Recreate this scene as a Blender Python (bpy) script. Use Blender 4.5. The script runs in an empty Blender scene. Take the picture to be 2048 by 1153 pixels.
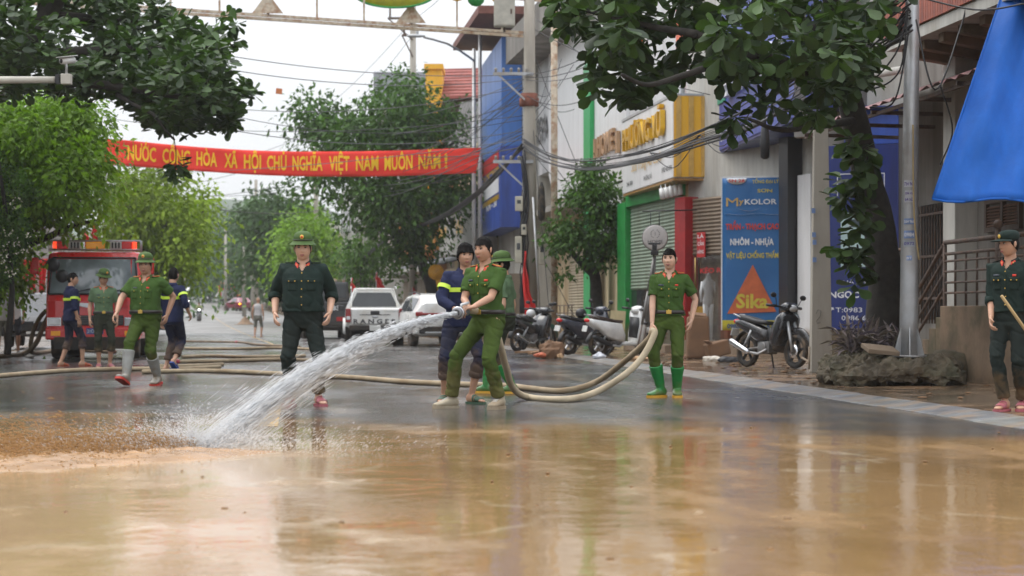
import bpy, bmesh, math, random
import numpy as np
from mathutils import Vector, Matrix, Euler, noise
from mathutils.bvhtree import BVHTree
R = math.radians
SC = bpy.context.scene
COL = SC.collection
random.seed(7); RNG = np.random.default_rng(7)

# ------------------------------------------------------------------ camera, sky, sun, exposure
CAMH, FPX, HOR = 0.93, 70/36*2048, 632.0
cam = bpy.data.cameras.new('camera'); cam.lens = 70; cam.sensor_width = 36
cam.shift_y = (HOR-576.5)/2048; cam.clip_start = .3; cam.clip_end = 3000
cam.dof.use_dof = True; cam.dof.focus_distance = 20.4; cam.dof.aperture_fstop = 3.2
cam_o = bpy.data.objects.new('camera', cam); COL.objects.link(cam_o)
cam_o.location = (0, 0, CAMH); cam_o.rotation_euler = (R(90), 0, 0)
SC.camera = cam_o
SUN_EL, SUN_AZ = R(62), R(-60)
world = bpy.data.worlds.new('World'); SC.world = world; world.use_nodes = True
wn = world.node_tree.nodes; wl = world.node_tree.links; wn.clear()
_out = wn.new('ShaderNodeOutputWorld'); _bg = wn.new('ShaderNodeBackground')
_sky = wn.new('ShaderNodeTexSky'); _sky.sky_type = 'NISHITA'; _sky.sun_disc = False
_sky.sun_elevation = SUN_EL; _sky.sun_rotation = SUN_AZ; _sky.air_density = 1.2; _sky.dust_density = 4
_tc = wn.new('ShaderNodeTexCoord'); _nz = wn.new('ShaderNodeTexNoise'); _nz.inputs['Scale'].default_value = 1.6
_nz.inputs['Detail'].default_value = 5
_rp = wn.new('ShaderNodeValToRGB'); _rp.color_ramp.elements[0].position = .3; _rp.color_ramp.elements[1].position = .7
_rp.color_ramp.elements[0].color = (7.4, 7.75, 8.3, 1); _rp.color_ramp.elements[1].color = (8.5, 8.6, 8.75, 1)
_mx = wn.new('ShaderNodeMix'); _mx.data_type = 'RGBA'; _mx.inputs[0].default_value = .9
wl.new(_tc.outputs['Generated'], _nz.inputs['Vector']); wl.new(_nz.outputs['Fac'], _rp.inputs['Fac'])
wl.new(_sky.outputs['Color'], _mx.inputs[6]); wl.new(_rp.outputs['Color'], _mx.inputs[7])
_sx = wn.new('ShaderNodeSeparateXYZ'); _m1 = wn.new('ShaderNodeMath'); _m1.operation = 'MAXIMUM'; _m1.inputs[1].default_value = 0
_m2 = wn.new('ShaderNodeMath'); _m2.operation = 'MULTIPLY_ADD'; _m2.inputs[1].default_value = 1.7; _m2.inputs[2].default_value = .84   # an overcast sky is brightest overhead
_vm = wn.new('ShaderNodeVectorMath'); _vm.operation = 'SCALE'
wl.new(_tc.outputs['Generated'], _sx.inputs[0]); wl.new(_sx.outputs[2], _m1.inputs[0]); wl.new(_m1.outputs[0], _m2.inputs[0])
wl.new(_mx.outputs[2], _vm.inputs[0]); wl.new(_m2.outputs[0], _vm.inputs['Scale']); wl.new(_vm.outputs[0], _bg.inputs['Color']); _bg.inputs['Strength'].default_value = .1
wl.new(_bg.outputs[0], _out.inputs['Surface'])
sun = bpy.data.lights.new('sun', 'SUN'); sun.energy = 1.1; sun.angle = R(35); sun.color = (1, .96, .9)
sun_o = bpy.data.objects.new('sun', sun); COL.objects.link(sun_o)
sun_o.rotation_euler = (R(90)-SUN_EL, 0, R(180)-SUN_AZ); sun_o.location = (0, 0, 40)
SC.view_settings.view_transform = 'Standard'; SC.view_settings.look = 'None'
SC.view_settings.gamma = 1; SC.view_settings.use_curve_mapping = False
SC.view_settings.exposure = 0.35
SC.render.engine = 'CYCLES'
SC.cycles.use_denoising = True; SC.cycles.max_bounces = 7; SC.cycles.diffuse_bounces = 3
SC.cycles.glossy_bounces = 3; SC.cycles.transparent_max_bounces = 24; SC.cycles.transmission_bounces = 3
SC.cycles.caustics_reflective = False; SC.cycles.caustics_refractive = False
SC.cycles.sample_clamp_indirect = 6

# ------------------------------------------------------------------ helpers
def W(px, py, z):
    """a point seen at photo pixel (px, py) at z metres along the street"""
    return Vector(((px-1024)*z/FPX, z, CAMH+(HOR-py)*z/FPX))
def G(px, py, h=0.0):
    """the ground point (height h) under a photo pixel"""
    z = (CAMH-h)*FPX/(py-HOR); return W(px, py, z)

class MB:
    def __init__(s): s.v = []; s.f = []; s.m = []; s.s = []
    def add(s, vs, fs, mi=0, sm=False):
        o = len(s.v); s.v += [tuple(v) for v in vs]
        for f in fs: s.f.append([i+o for i in f]); s.m.append(mi); s.s.append(sm)
        return s
    def box(s, c, d, rot=None, mi=0, tp=1.0, ty=None):
        ty = tp if ty is None else ty
        x, y, z = d[0]/2, d[1]/2, d[2]/2
        vs = [Vector((a*x*(tp if k > 0 else 1), b*y*(ty if k > 0 else 1), k*z)) for k in (-1, 1) for a, b in ((-1,-1),(1,-1),(1,1),(-1,1))]
        if rot is not None:
            m = rot if isinstance(rot, Matrix) else Euler(rot).to_matrix()
            vs = [m @ v for v in vs]
        c = Vector(c)
        return s.add([v+c for v in vs], [(3,2,1,0),(4,5,6,7),(0,1,5,4),(1,2,6,5),(2,3,7,6),(3,0,4,7)], mi)
    def box2(s, a, b, mi=0):
        return s.box([(a[i]+b[i])/2 for i in range(3)], [abs(b[i]-a[i]) for i in range(3)], None, mi)
    def bar(s, a, b, w, h, mi=0):
        a, b = Vector(a), Vector(b); d = b-a; q = d.to_track_quat('Y', 'Z').to_matrix()
        return s.box((a+b)/2, (w, d.length, h), q, mi)
    def loft(s, rings, mi=0, sm=True, cap=True, closed=False):
        n = len(rings[0]); o = len(s.v); vs = [v for r in rings for v in r]; fs = []
        for i in range(len(rings)-1 + (1 if closed else 0)):
            j = (i+1) % len(rings)
            for k in range(n):
                l = (k+1) % n; fs.append((i*n+k, i*n+l, j*n+l, j*n+k))
        if cap and not closed:
            fs.append(tuple(range(n))[::-1]); fs.append(tuple(range((len(rings)-1)*n, len(rings)*n)))
        return s.add(vs, fs, mi, sm)
    def tube(s, pts, rad, n=8, mi=0, cap=True, flat=1.0, sm=True, closed=False, up=None):
        pts = [Vector(p) for p in pts]
        if not hasattr(rad, '__len__'): rad = [rad]*len(pts)
        rings = []; nrm = None
        for i, p in enumerate(pts):
            if closed: t = pts[(i+1) % len(pts)]-pts[i-1]
            else: t = pts[min(i+1, len(pts)-1)]-pts[max(i-1, 0)]
            t = t.normalized() if t.length > 1e-9 else Vector((0,0,1))
            if nrm is None:
                a = Vector(up) if up is not None else (Vector((0,0,1)) if abs(t.z) < .9 else Vector((0,1,0)))
                nrm = (a-t*a.dot(t)).normalized()
            else:
                nrm = nrm-t*nrm.dot(t)
                nrm = nrm.normalized() if nrm.length > 1e-6 else t.orthogonal().normalized()
            b = t.cross(nrm)
            rings.append([p+(nrm*math.cos(2*math.pi*k/n)*flat+b*math.sin(2*math.pi*k/n))*rad[i] for k in range(n)])
        return s.loft(rings, mi, sm, cap, closed)
    def cyl(s, a, b, r, r2=None, n=12, mi=0, sm=True): return s.tube([a, b], [r, r if r2 is None else r2], n, mi, True, 1, sm)
    def lathe(s, prof, c=(0,0,0), n=24, mi=0, sx=1, sy=1, rot=None, sm=True):
        c = Vector(c); rings = []
        for r, z in prof:
            rg = [Vector((r*math.cos(2*math.pi*k/n)*sx, r*math.sin(2*math.pi*k/n)*sy, z)) for k in range(n)]
            if rot is not None: rg = [rot @ v for v in rg]
            rings.append([v+c for v in rg])
        return s.loft(rings, mi, sm)
    def ball(s, c, r, n=12, mi=0, rot=None):
        r = (r, r, r) if not hasattr(r, '__len__') else r; c = Vector(c); rings = []
        for i in range(n//2+1):
            a = -math.pi/2+math.pi*max(.03, min(n//2-.03, i))/(n//2); rg = []
            for k in range(n):
                t = 2*math.pi*k/n; v = Vector((math.cos(a)*math.cos(t)*r[0], math.cos(a)*math.sin(t)*r[1], math.sin(a)*r[2]))
                rg.append((rot @ v if rot is not None else v)+c)
            rings.append(rg)
        return s.loft(rings, mi, True)
    def prism(s, poly, y0, y1, axis='y', mi=0, sc0=1, sc1=1, sm=False):
        """2-D outline extruded along an axis"""
        cx = sum(p[0] for p in poly)/len(poly); cy = sum(p[1] for p in poly)/len(poly)
        def mk(p, y, k):
            a, b = cx+(p[0]-cx)*k, cy+(p[1]-cy)*k
            return (a, y, b) if axis == 'y' else ((y, a, b) if axis == 'x' else (a, b, y))
        return s.loft([[mk(p, y0, sc0) for p in poly], [mk(p, y1, sc1) for p in poly]], mi, sm)
    def prism3(s, poly, ys, scs, mi=0, sm=True):
        cx = sum(p[0] for p in poly)/len(poly); cy = sum(p[1] for p in poly)/len(poly)
        return s.loft([[(cx+(p[0]-cx)*k, y, cy+(p[1]-cy)*k) for p in poly] for y, k in zip(ys, scs)], mi, sm)
    def torus(s, c, R0, r, axis='y', n=28, m=8, mi=0, fl=1.0):
        pts = []
        for k in range(n):
            t = 2*math.pi*k/n; a, b = math.cos(t)*R0, math.sin(t)*R0
            pts.append(Vector(c)+Vector((a, 0, b) if axis == 'y' else ((0, a, b) if axis == 'x' else (a, b, 0))))
        return s.tube(pts, r, m, mi, False, fl, True, True)
    def xf(s, m):
        s.v = [tuple(m @ Vector(v)) for v in s.v]; return s
    def mesh(s, name, mats):
        me = bpy.data.meshes.new(name); me.from_pydata(s.v, [], s.f)
        for m in (mats if isinstance(mats, (list, tuple)) else [mats]): me.materials.append(m)
        me.polygons.foreach_set('material_index', s.m); me.polygons.foreach_set('use_smooth', s.s); me.update()
        return me
    def build(s, name, mats, parent=None, bevel=0, fix=True, **k):
        me = s.mesh(name, mats)
        if fix:
            b = bmesh.new(); b.from_mesh(me); bmesh.ops.recalc_face_normals(b, faces=b.faces); b.to_mesh(me); b.free()
        o = link(name, me, parent, **k)
        if bevel:
            md = o.modifiers.new('bevel', 'BEVEL'); md.width = bevel; md.segments = 2; md.limit_method = 'ANGLE'; md.angle_limit = R(35)
        return o

def link(name, data, parent=None, loc=None, rz=None, label=None, cat=None, group=None, kind=None, rot=None):
    o = bpy.data.objects.new(name, data); COL.objects.link(o)
    if parent is not None: o.parent = parent
    if loc is not None: o.location = loc
    if rz is not None: o.rotation_euler = (0, 0, rz)
    if rot is not None: o.rotation_euler = rot
    if label: o['label'] = label
    if cat: o['category'] = cat
    if group: o['group'] = group
    if kind: o['kind'] = kind
    return o
def thing(name, label, cat, loc=(0,0,0), rz=0, group=None): return link(name, None, None, loc, rz, label, cat, group)
def copy_tree(o, parent=None):
    c = o.copy(); COL.objects.link(c); c.parent = parent
    for ch in list(o.children): copy_tree(ch, c)
    return c
def np_mesh(name, V, F, mat, smooth=False):
    V = np.asarray(V, np.float32).reshape(-1, 3); F = np.asarray(F, np.int32); k = F.shape[1]
    me = bpy.data.meshes.new(name); me.vertices.add(len(V)); me.vertices.foreach_set('co', V.ravel())
    me.loops.add(F.size); me.loops.foreach_set('vertex_index', F.ravel())
    me.polygons.add(len(F)); me.polygons.foreach_set('loop_start', np.arange(0, F.size, k, dtype=np.int32))
    me.polygons.foreach_set('loop_total', np.full(len(F), k, np.int32))
    if smooth: me.polygons.foreach_set('use_smooth', np.ones(len(F), bool))
    me.update(calc_edges=True); me.validate(); me.materials.append(mat); return me

_MATS = {}
def nd(t, typ, **k):
    n = t.nodes.new(typ)
    for a, b in k.items():
        if a in n.inputs: n.inputs[a].default_value = b
        else: setattr(n, a, b)
    return n
def mixc(t, fac, a, b, mode='MIX'):
    m = t.nodes.new('ShaderNodeMix'); m.data_type = 'RGBA'; m.blend_type = mode
    for i, x in ((0, fac), (6, a), (7, b)):
        if hasattr(x, 'is_output'): t.links.new(x, m.inputs[i])
        else: m.inputs[i].default_value = x if i == 0 else (*x[:3], 1)
    return m.outputs[2]
def mth(t, op, a, b=None, c=None, clamp=False):
    m = t.nodes.new('ShaderNodeMath'); m.operation = op; m.use_clamp = clamp
    for i, x in enumerate((a, b, c)):
        if x is None: continue
        if hasattr(x, 'is_output'): t.links.new(x, m.inputs[i])
        else: m.inputs[i].default_value = x
    return m.outputs[0]
def nois(t, vec, scale, detail=5, rough=.55, stretch=None):
    if stretch is not None:
        mp = t.nodes.new('ShaderNodeMapping'); mp.inputs['Scale'].default_value = stretch
        t.links.new(vec, mp.inputs['Vector']); vec = mp.outputs[0]
    n = nd(t, 'ShaderNodeTexNoise', Scale=scale, Detail=detail, Roughness=rough); t.links.new(vec, n.inputs['Vector'])
    return n.outputs['Fac']
def sstep(t, x, a, b):
    m = t.nodes.new('ShaderNodeMapRange'); m.interpolation_type = 'SMOOTHSTEP'
    t.links.new(x, m.inputs[0]); m.inputs[1].default_value = a; m.inputs[2].default_value = b
    return m.outputs[0]
def newmat(name):
    m = bpy.data.materials.new(name); m.use_nodes = True; t = m.node_tree
    return m, t, t.nodes['Principled BSDF']
def bumpn(t, p, h, strength, dist=.01):
    b = nd(t, 'ShaderNodeBump', Strength=strength, Distance=dist); t.links.new(h, b.inputs['Height']); t.links.new(b.outputs[0], p.inputs['Normal'])
def M(name, col, rough=.6, metal=0, var=.12, scale=5, bump=0, bscale=40, spec=.5, dirt=None, da=.4, dscale=1.5, coat=0, isl=0, trl=0, emit=0, ior=None, streak=False):
    if name in _MATS: return _MATS[name]
    m, t, p = newmat(name); vec = nd(t, 'ShaderNodeTexCoord').outputs['Object']
    st = (1, 1, .18) if streak else None
    n = nois(t, vec, scale, stretch=st)
    lo = [c*(1-var) for c in col]; hi = [min(1, c*(1+var)) for c in col]
    c = mixc(t, sstep(t, n, .3, .7), lo, hi)
    if isl:
        g = nd(t, 'ShaderNodeNewGeometry').outputs['Random Per Island']
        oi = nd(t, 'ShaderNodeObjectInfo').outputs['Random']
        v = mth(t, 'MULTIPLY_ADD', mth(t, 'FRACT', mth(t, 'ADD', g, oi)), 2*isl, 1-isl)
        cc = nd(t, 'ShaderNodeCombineXYZ'); t.links.new(v, cc.inputs[0]); t.links.new(v, cc.inputs[1])
        t.links.new(mth(t, 'POWER', v, .6), cc.inputs[2]); c = mixc(t, 1.0, c, cc.outputs[0], 'MULTIPLY')
    if dirt:
        d = nois(t, vec, dscale, 7, .65, stretch=st)
        f = mth(t, 'MULTIPLY', sstep(t, d, .42, .68), da); c = mixc(t, f, c, dirt)
        t.links.new(mth(t, 'MULTIPLY_ADD', f, .35*(1-rough), rough, clamp=True), p.inputs['Roughness'])
    else: p.inputs['Roughness'].default_value = rough
    t.links.new(c, p.inputs['Base Color']); p.inputs['Metallic'].default_value = metal
    p.inputs['Specular IOR Level'].default_value = spec; p.inputs['Coat Weight'].default_value = coat
    p.inputs['Coat Roughness'].default_value = .08
    if ior: p.inputs['IOR'].default_value = ior
    if bump: bumpn(t, p, nois(t, vec, bscale, 4), bump)
    if emit: t.links.new(c, p.inputs['Emission Color']); p.inputs['Emission Strength'].default_value = emit
    if trl:
        tr = nd(t, 'ShaderNodeBsdfTranslucent'); t.links.new(mixc(t, 1.0, c, (1.3, 1.5, .5), 'MULTIPLY'), tr.inputs['Color'])
        mx = nd(t, 'ShaderNodeMixShader', Fac=trl); t.links.new(p.outputs[0], mx.inputs[1]); t.links.new(tr.outputs[0], mx.inputs[2])
        t.links.new(mx.outputs[0], t.nodes['Material Output'].inputs['Surface'])
    _MATS[name] = m; return m
def glass(name, col=(.02,.025,.03), rough=.05, spec=.8):
    return M(name, col, rough, 0, .2, 1.5, spec=spec)

def text_mb(s, size=1.0, bold=.02, sx=1.0, align='CENTER', ext=.004, shear=0, rnd=0):
    """lettering as mesh data in the XZ plane, reading along +X, facing -Y"""
    c = bpy.data.curves.new('lettering', 'FONT'); c.body = s; c.size = 1; c.offset = bold; c.extrude = 0
    c.align_x = align; c.resolution_u = 2; c.shear = shear
    o = bpy.data.objects.new('lettering', c); COL.objects.link(o)
    dg = bpy.context.evaluated_depsgraph_get(); dg.update()
    me = bpy.data.meshes.new_from_object(o.evaluated_get(dg))
    vs = [(v.co.x*sx*size, -ext, v.co.y*size) for v in me.vertices]; fs = [tuple(p.vertices) for p in me.polygons]
    bpy.data.objects.remove(o); bpy.data.curves.remove(c); bpy.data.meshes.remove(me)
    mb = MB(); mb.add(vs, fs); return mb
def lettering(s, parent, loc, size, mat, bold=.02, sx=1.0, rz=0, align='CENTER', shear=0, depth=0, name='lettering', rot=None):
    mb = text_mb(s, size, bold, sx, align, 0, shear)
    o = mb.build(name, mat, parent, fix=False, loc=loc, rot=rot or (0, 0, rz))
    if depth:
        sd = o.modifiers.new('solid', 'SOLIDIFY'); sd.thickness = depth; sd.offset = 0
    return o

# colours used all over
white = M('white_paint', (.72,.72,.7), .5, var=.06, dirt=(.35,.31,.25), da=.35)
black = M('black_plastic', (.018,.018,.02), .45)
rubber = M('rubber', (.025,.024,.023), .8, dirt=(.2,.14,.08), da=.5, dscale=6)
steel = M('galvanised_steel', (.42,.43,.44), .45, .6, var=.1, dirt=(.3,.22,.15), da=.4)
chrome = M('chrome', (.6,.6,.62), .15, 1)
concrete = M('concrete', (.30,.285,.255), .85, var=.15, bump=.3, dirt=(.13,.11,.09), da=.6, streak=True)
# ------------------------------------------------------------------ the street's course: straight, then bending left and rising
H0, H1, UA, UB = -.107, -.164, 42., 72.
_us = np.arange(-80, 700, .5); _h = np.where(_us < UA, H0, np.where(_us > UB, H1, H0+(H1-H0)*np.clip((_us-UA)/(UB-UA), 0, 1)))
_cx = np.cumsum(np.sin(_h))*.5; _cy = np.cumsum(np.cos(_h))*.5
_i0 = int(np.argmin(abs(_us))); _cx -= _cx[_i0]; _cy -= _cy[_i0]
def hd(u): return float(np.interp(u, _us, _h))
def prof(u):
    if u < 60: return 0.
    if u < 440: return 5e-5*(u-60)**2
    return 7.22+.038*(u-440)
def pt(u, v, z=0):
    h = hd(u); return Vector((np.interp(u, _us, _cx)+v*math.cos(h), np.interp(u, _us, _cy)-v*math.sin(h), prof(u)+z))
def Uat(px, v):
    """distance along the (straight) street at which the line v metres right of its middle is seen at px"""
    t = (px-1024)/FPX; s, c = math.sin(-H0), math.cos(H0)
    return v*(c-s*t)/(s+c*t)
def Zat(px, py, v):
    u = Uat(px, v); y = u*math.cos(H0)+v*math.sin(-H0); return CAMH+(HOR-py)*y/FPX
def strip(vals, us, name, mat, kind='structure', mb=None, zf=None):
    mb = MB(); n = len(vals)
    for u in us:
        for (v, z) in vals: mb.v.append(tuple(pt(u, v, z)))
    for i in range(len(us)-1):
        for k in range(n-1):
            mb.f.append([i*n+k, i*n+k+1, (i+1)*n+k+1, (i+1)*n+k]); mb.m.append(0); mb.s.append(True)
    return mb.build(name, mat, None, fix=False, kind=kind)
US = [-60, -30, -15] + [i for i in range(-10, 42, 2)] + [i for i in range(42, 80, 2)] + [i for i in range(80, 470, 10)] + [520, 600, 690]

def wet_mat(name, mode):
    """wet asphalt that runs into a film of orange mud water near the camera"""
    m, t, p = newmat(name); vec = nd(t, 'ShaderNodeTexCoord').outputs['Object']
    sx = nd(t, 'ShaderNodeSeparateXYZ'); t.links.new(vec, sx.inputs[0]); Y = sx.outputs[1]; X = sx.outputs[0]
    rot = nd(t, 'ShaderNodeMapping'); rot.inputs['Rotation'].default_value = (0, 0, H0); t.links.new(vec, rot.inputs['Vector']); rv = rot.outputs[0]
    n1 = nois(t, vec, .3, 6, .62); n2 = nois(t, rv, 1.0, 6, .62, (1.1, .35, 1)); n3 = nois(t, vec, 9, 5, .6)
    edge = mth(t, 'ADD', mth(t, 'MULTIPLY_ADD', n1, 15.0, 6.9), mth(t, 'MULTIPLY', n2, 5.0))   # where the mud film ends
    edge = mth(t, 'MULTIPLY_ADD', sstep(t, X, .8, 4.6), -2.6, edge)
    mud = sstep(t, mth(t, 'SUBTRACT', edge, Y), -2.6, 2.0)
    mudc = mixc(t, sstep(t, nois(t, rv, .8, 6, .6, (1, .45, 1)), .3, .72), (.335,.205,.09), (.25,.148,.06))
    mudc = mixc(t, mth(t, 'MULTIPLY', sstep(t, n3, .58, .75), .3), mudc, (.5,.34,.18))
    mudc = mixc(t, mth(t, 'MULTIPLY', mth(t, 'MULTIPLY', sstep(t, X, -.2, -2.2), sstep(t, Y, 17, 11)), .5), mudc, (.6,.43,.27))
    asp = mixc(t, sstep(t, n3, .35, .7), (.045,.045,.045), (.078,.075,.07))
    dry = sstep(t, nois(t, rv, .9, 7, .65, (.9, .16, 1)), .52, .68)          # thin silt left in streaks along the street
    asp = mixc(t, mth(t, 'MULTIPLY', dry, .8), asp, (.20,.155,.11))
    asp = mixc(t, mth(t, 'MULTIPLY', sstep(t, Y, 45, 110), .75), asp, (.24,.23,.215))  # asphalt colour lightened with distance, standing for sky reflected at a grazing angle
    asp = mixc(t, mth(t, 'MULTIPLY', sstep(t, nois(t, rv, 1.4, 7, .7, (.35, 1.2, 1)), .66, .72), .5), asp, (.34,.29,.23))
    fl = mth(t, 'ABSOLUTE', mth(t, 'SUBTRACT', nois(t, rv, .55, 3, .5, (1, .55, 1)), .5))      # thin scum lines drawn out by the flow
    scum = mth(t, 'MULTIPLY', sstep(t, fl, .014, .0), sstep(t, nois(t, vec, 1.1, 5), .46, .6)); mudc = mixc(t, mth(t, 'MULTIPLY', scum, .6), mudc, (.52,.40,.26))
    silt = sstep(t, nois(t, rv, .7, 7, .7, (1, .5, 1)), .48, .66)
    c = mixc(t, mud, asp, mudc); t.links.new(c, p.inputs['Base Color'])
    wet = sstep(t, nois(t, rv, .5, 6, .6, (1, .4, 1)), .4, .62)
    ra = mth(t, 'MULTIPLY_ADD', wet, .22, .08)
    ra = mth(t, 'MULTIPLY_ADD', sstep(t, Y, 50, 120), .3, ra)
    rm = mth(t, 'MULTIPLY_ADD', silt, .20, .06)
    mr = nd(t, 'ShaderNodeMix'); mr.data_type = 'FLOAT'; t.links.new(mud, mr.inputs[0]); t.links.new(ra, mr.inputs[2]); t.links.new(rm, mr.inputs[3])
    t.links.new(mr.outputs[0], p.inputs['Roughness']); p.inputs['IOR'].default_value = 1.33
    rip = mth(t, 'ADD', mth(t, 'MULTIPLY', nois(t, rv, 1.3, 3, .5, (1, .8, 1)), 1.0), mth(t, 'MULTIPLY', mth(t, 'MULTIPLY', nois(t, vec, 9, 4, .6, (1, .7, 1)), sstep(t, nois(t, rv, .5, 4), .36, .62)), .75))
    grit = mth(t, 'MULTIPLY', nois(t, vec, 70, 3, .6), .35)
    hh = nd(t, 'ShaderNodeMix'); hh.data_type = 'FLOAT'; t.links.new(mud, hh.inputs[0])
    t.links.new(mth(t, 'ADD', grit, mth(t, 'MULTIPLY', rip, .5)), hh.inputs[2]); t.links.new(rip, hh.inputs[3])
    bumpn(t, p, hh.outputs[0], .3, .016)
    return m
road_m = wet_mat('wet_road', 0)
pave_m = M('muddy_paving', (.10,.075,.052), .13, var=.4, scale=1.2, bump=.16, bscale=6, dirt=(.24,.13,.055), da=.85, dscale=.7, spec=.6)
ground_m = M('bare_earth', (.16,.13,.09), .9, var=.3, scale=.5, bump=.3, bscale=3)
strip([(-420, -.06), (-60, -.06), (0, -.06), (60, -.06), (420, -.06)], US, 'ground', ground_m)
VL, VR = -6.5, 5.9
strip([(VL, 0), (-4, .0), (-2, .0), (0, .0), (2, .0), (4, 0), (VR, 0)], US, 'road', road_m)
strip([(VR+.42, .045), (8, .05), (10.6, .06), (30, .06)], US, 'pavement', pave_m)
strip([(-30, .06), (-10, .06), (VL-.4, .045)], US, 'pavement', pave_m)
# muddy water: a film lying on the road in front, with a ragged far edge
mw = MB(); cols = 60; rows = 12
for j in range(rows+1):
    for i in range(cols+1):
        x = -7.5+i*14.2/cols; far = 11.2+1.6*noise.noise((x*.45, 3.1, 0))+.6*noise.noise((x*1.7, 9, 0))
        y = 1.0+(far-1.0)*j/rows
        mw.v.append((x, y, .005))
for j in range(rows):
    for i in range(cols):
        a = j*(cols+1)+i
        if max(abs(mw.v[q][0]*math.cos(H0)-mw.v[q][1]*math.sin(H0)*-1) for q in (a, a+1)) < 99:
            vv = [mw.v[q][0]*math.cos(H0)+mw.v[q][1]*math.sin(-H0) for q in (a, a+1)]
            if VL+.05 < vv[0] and vv[1] < VR-.05: mw.f.append([a, a+1, a+cols+2, a+cols+1]); mw.m.append(0); mw.s.append(True)
mw.build('muddy_water', road_m, None, fix=False, kind='structure')
# small mud clods stuck up through the film
cl = MB()
for k in range(90):
    y = random.uniform(7.3, 17); x = random.uniform(-4.6, 4.6)*y/17
    r = random.choice((.004, .005, .007, .011))
    cl.ball((x, y, .004+r*.2), (r*random.uniform(1, 2), r, r*.6), 6)
cl.build('mud_clods', M('mud_clod', (.2,.11,.045), .6), None, kind='stuff')

# kerbs of sloping stones
kst = M('kerb_stone', (.17,.175,.175), .3, var=.3, scale=3, bump=.3, bscale=14, dirt=(.24,.15,.075), da=.75, dscale=2.2, isl=.16)
def kerb(v0, sgn, u0, u1, stones, name):
    root = link(name, None, None, kind='structure'); u = u0; rest = MB(); L = 1.0; n = 0
    while u < u1:
        a, b = u+.006, u+L-.006; dz = random.uniform(-.004, .004)
        q = [pt(a, v0, -.05), pt(b, v0, -.05), pt(b, v0, .008+dz), pt(a, v0, .008+dz)]
        w = [pt(a, v0+sgn*.43, -.05), pt(b, v0+sgn*.43, -.05), pt(b, v0+sgn*.43, .052+dz), pt(a, v0+sgn*.43, .052+dz)]
        mb = MB() if n < stones else rest
        mb.add(q+w, [(0,1,2,3),(7,6,5,4),(3,2,6,7),(0,3,7,4),(1,5,6,2),(0,4,5,1)])
        if n < stones: mb.build('kerb_stone', kst, root, bevel=.006)
        n += 1; u += L
    rest.build('kerb_stones', kst, root, kind='stuff')
kerb(VR, 1, 3, 400, 55, 'kerb'); kerb(VL, -1, 3, 400, 0, 'kerb')

# worn yellow middle line, in dashes
yl = M('road_yellow', (.52,.30,.035), .3, var=.3, scale=14, bump=.2, dirt=(.10,.085,.065), da=.97, dscale=3)
def dash(u0, u1, v, w=.16):
    mb = MB(); n = max(2, int((u1-u0)/2)+1)
    for i in range(n):
        u = u0+(u1-u0)*i/(n-1); mb.v += [tuple(pt(u, v-w/2, .004)), tuple(pt(u, v+w/2, .004))]
    for i in range(n-1): mb.f.append([2*i, 2*i+1, 2*i+3, 2*i+2]); mb.m.append(0); mb.s.append(False)
    mb.build('road_marking', yl, None, fix=False, kind='structure')
dash(16.8, 23.2, -.25)
u = 62
while u < 200: dash(u, u+12, -.3, .07); u += 13
# mud heap on the far road
hp = MB(); c = W(490, 650, 138)
prf = [(.0, 1.0), (.12, .92), (.4, .62), (.75, .3), (1.1, .09), (1.6, .0)][::-1]
hp.lathe([(a*.5, b*.62) for a, b in prf], c, 22); hp.v = [(x+.07*noise.noise((x*4, y*4, z*4)), y, z+.06*noise.noise((x*6, y*5, 0))) for x, y, z in hp.v]
hp.build('mud_heap', M('mud_dark', (.2,.125,.07), .8, bump=.5, bscale=20), None, label='cone shaped heap of brown mud on the grey road', cat='mud heap')
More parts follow.
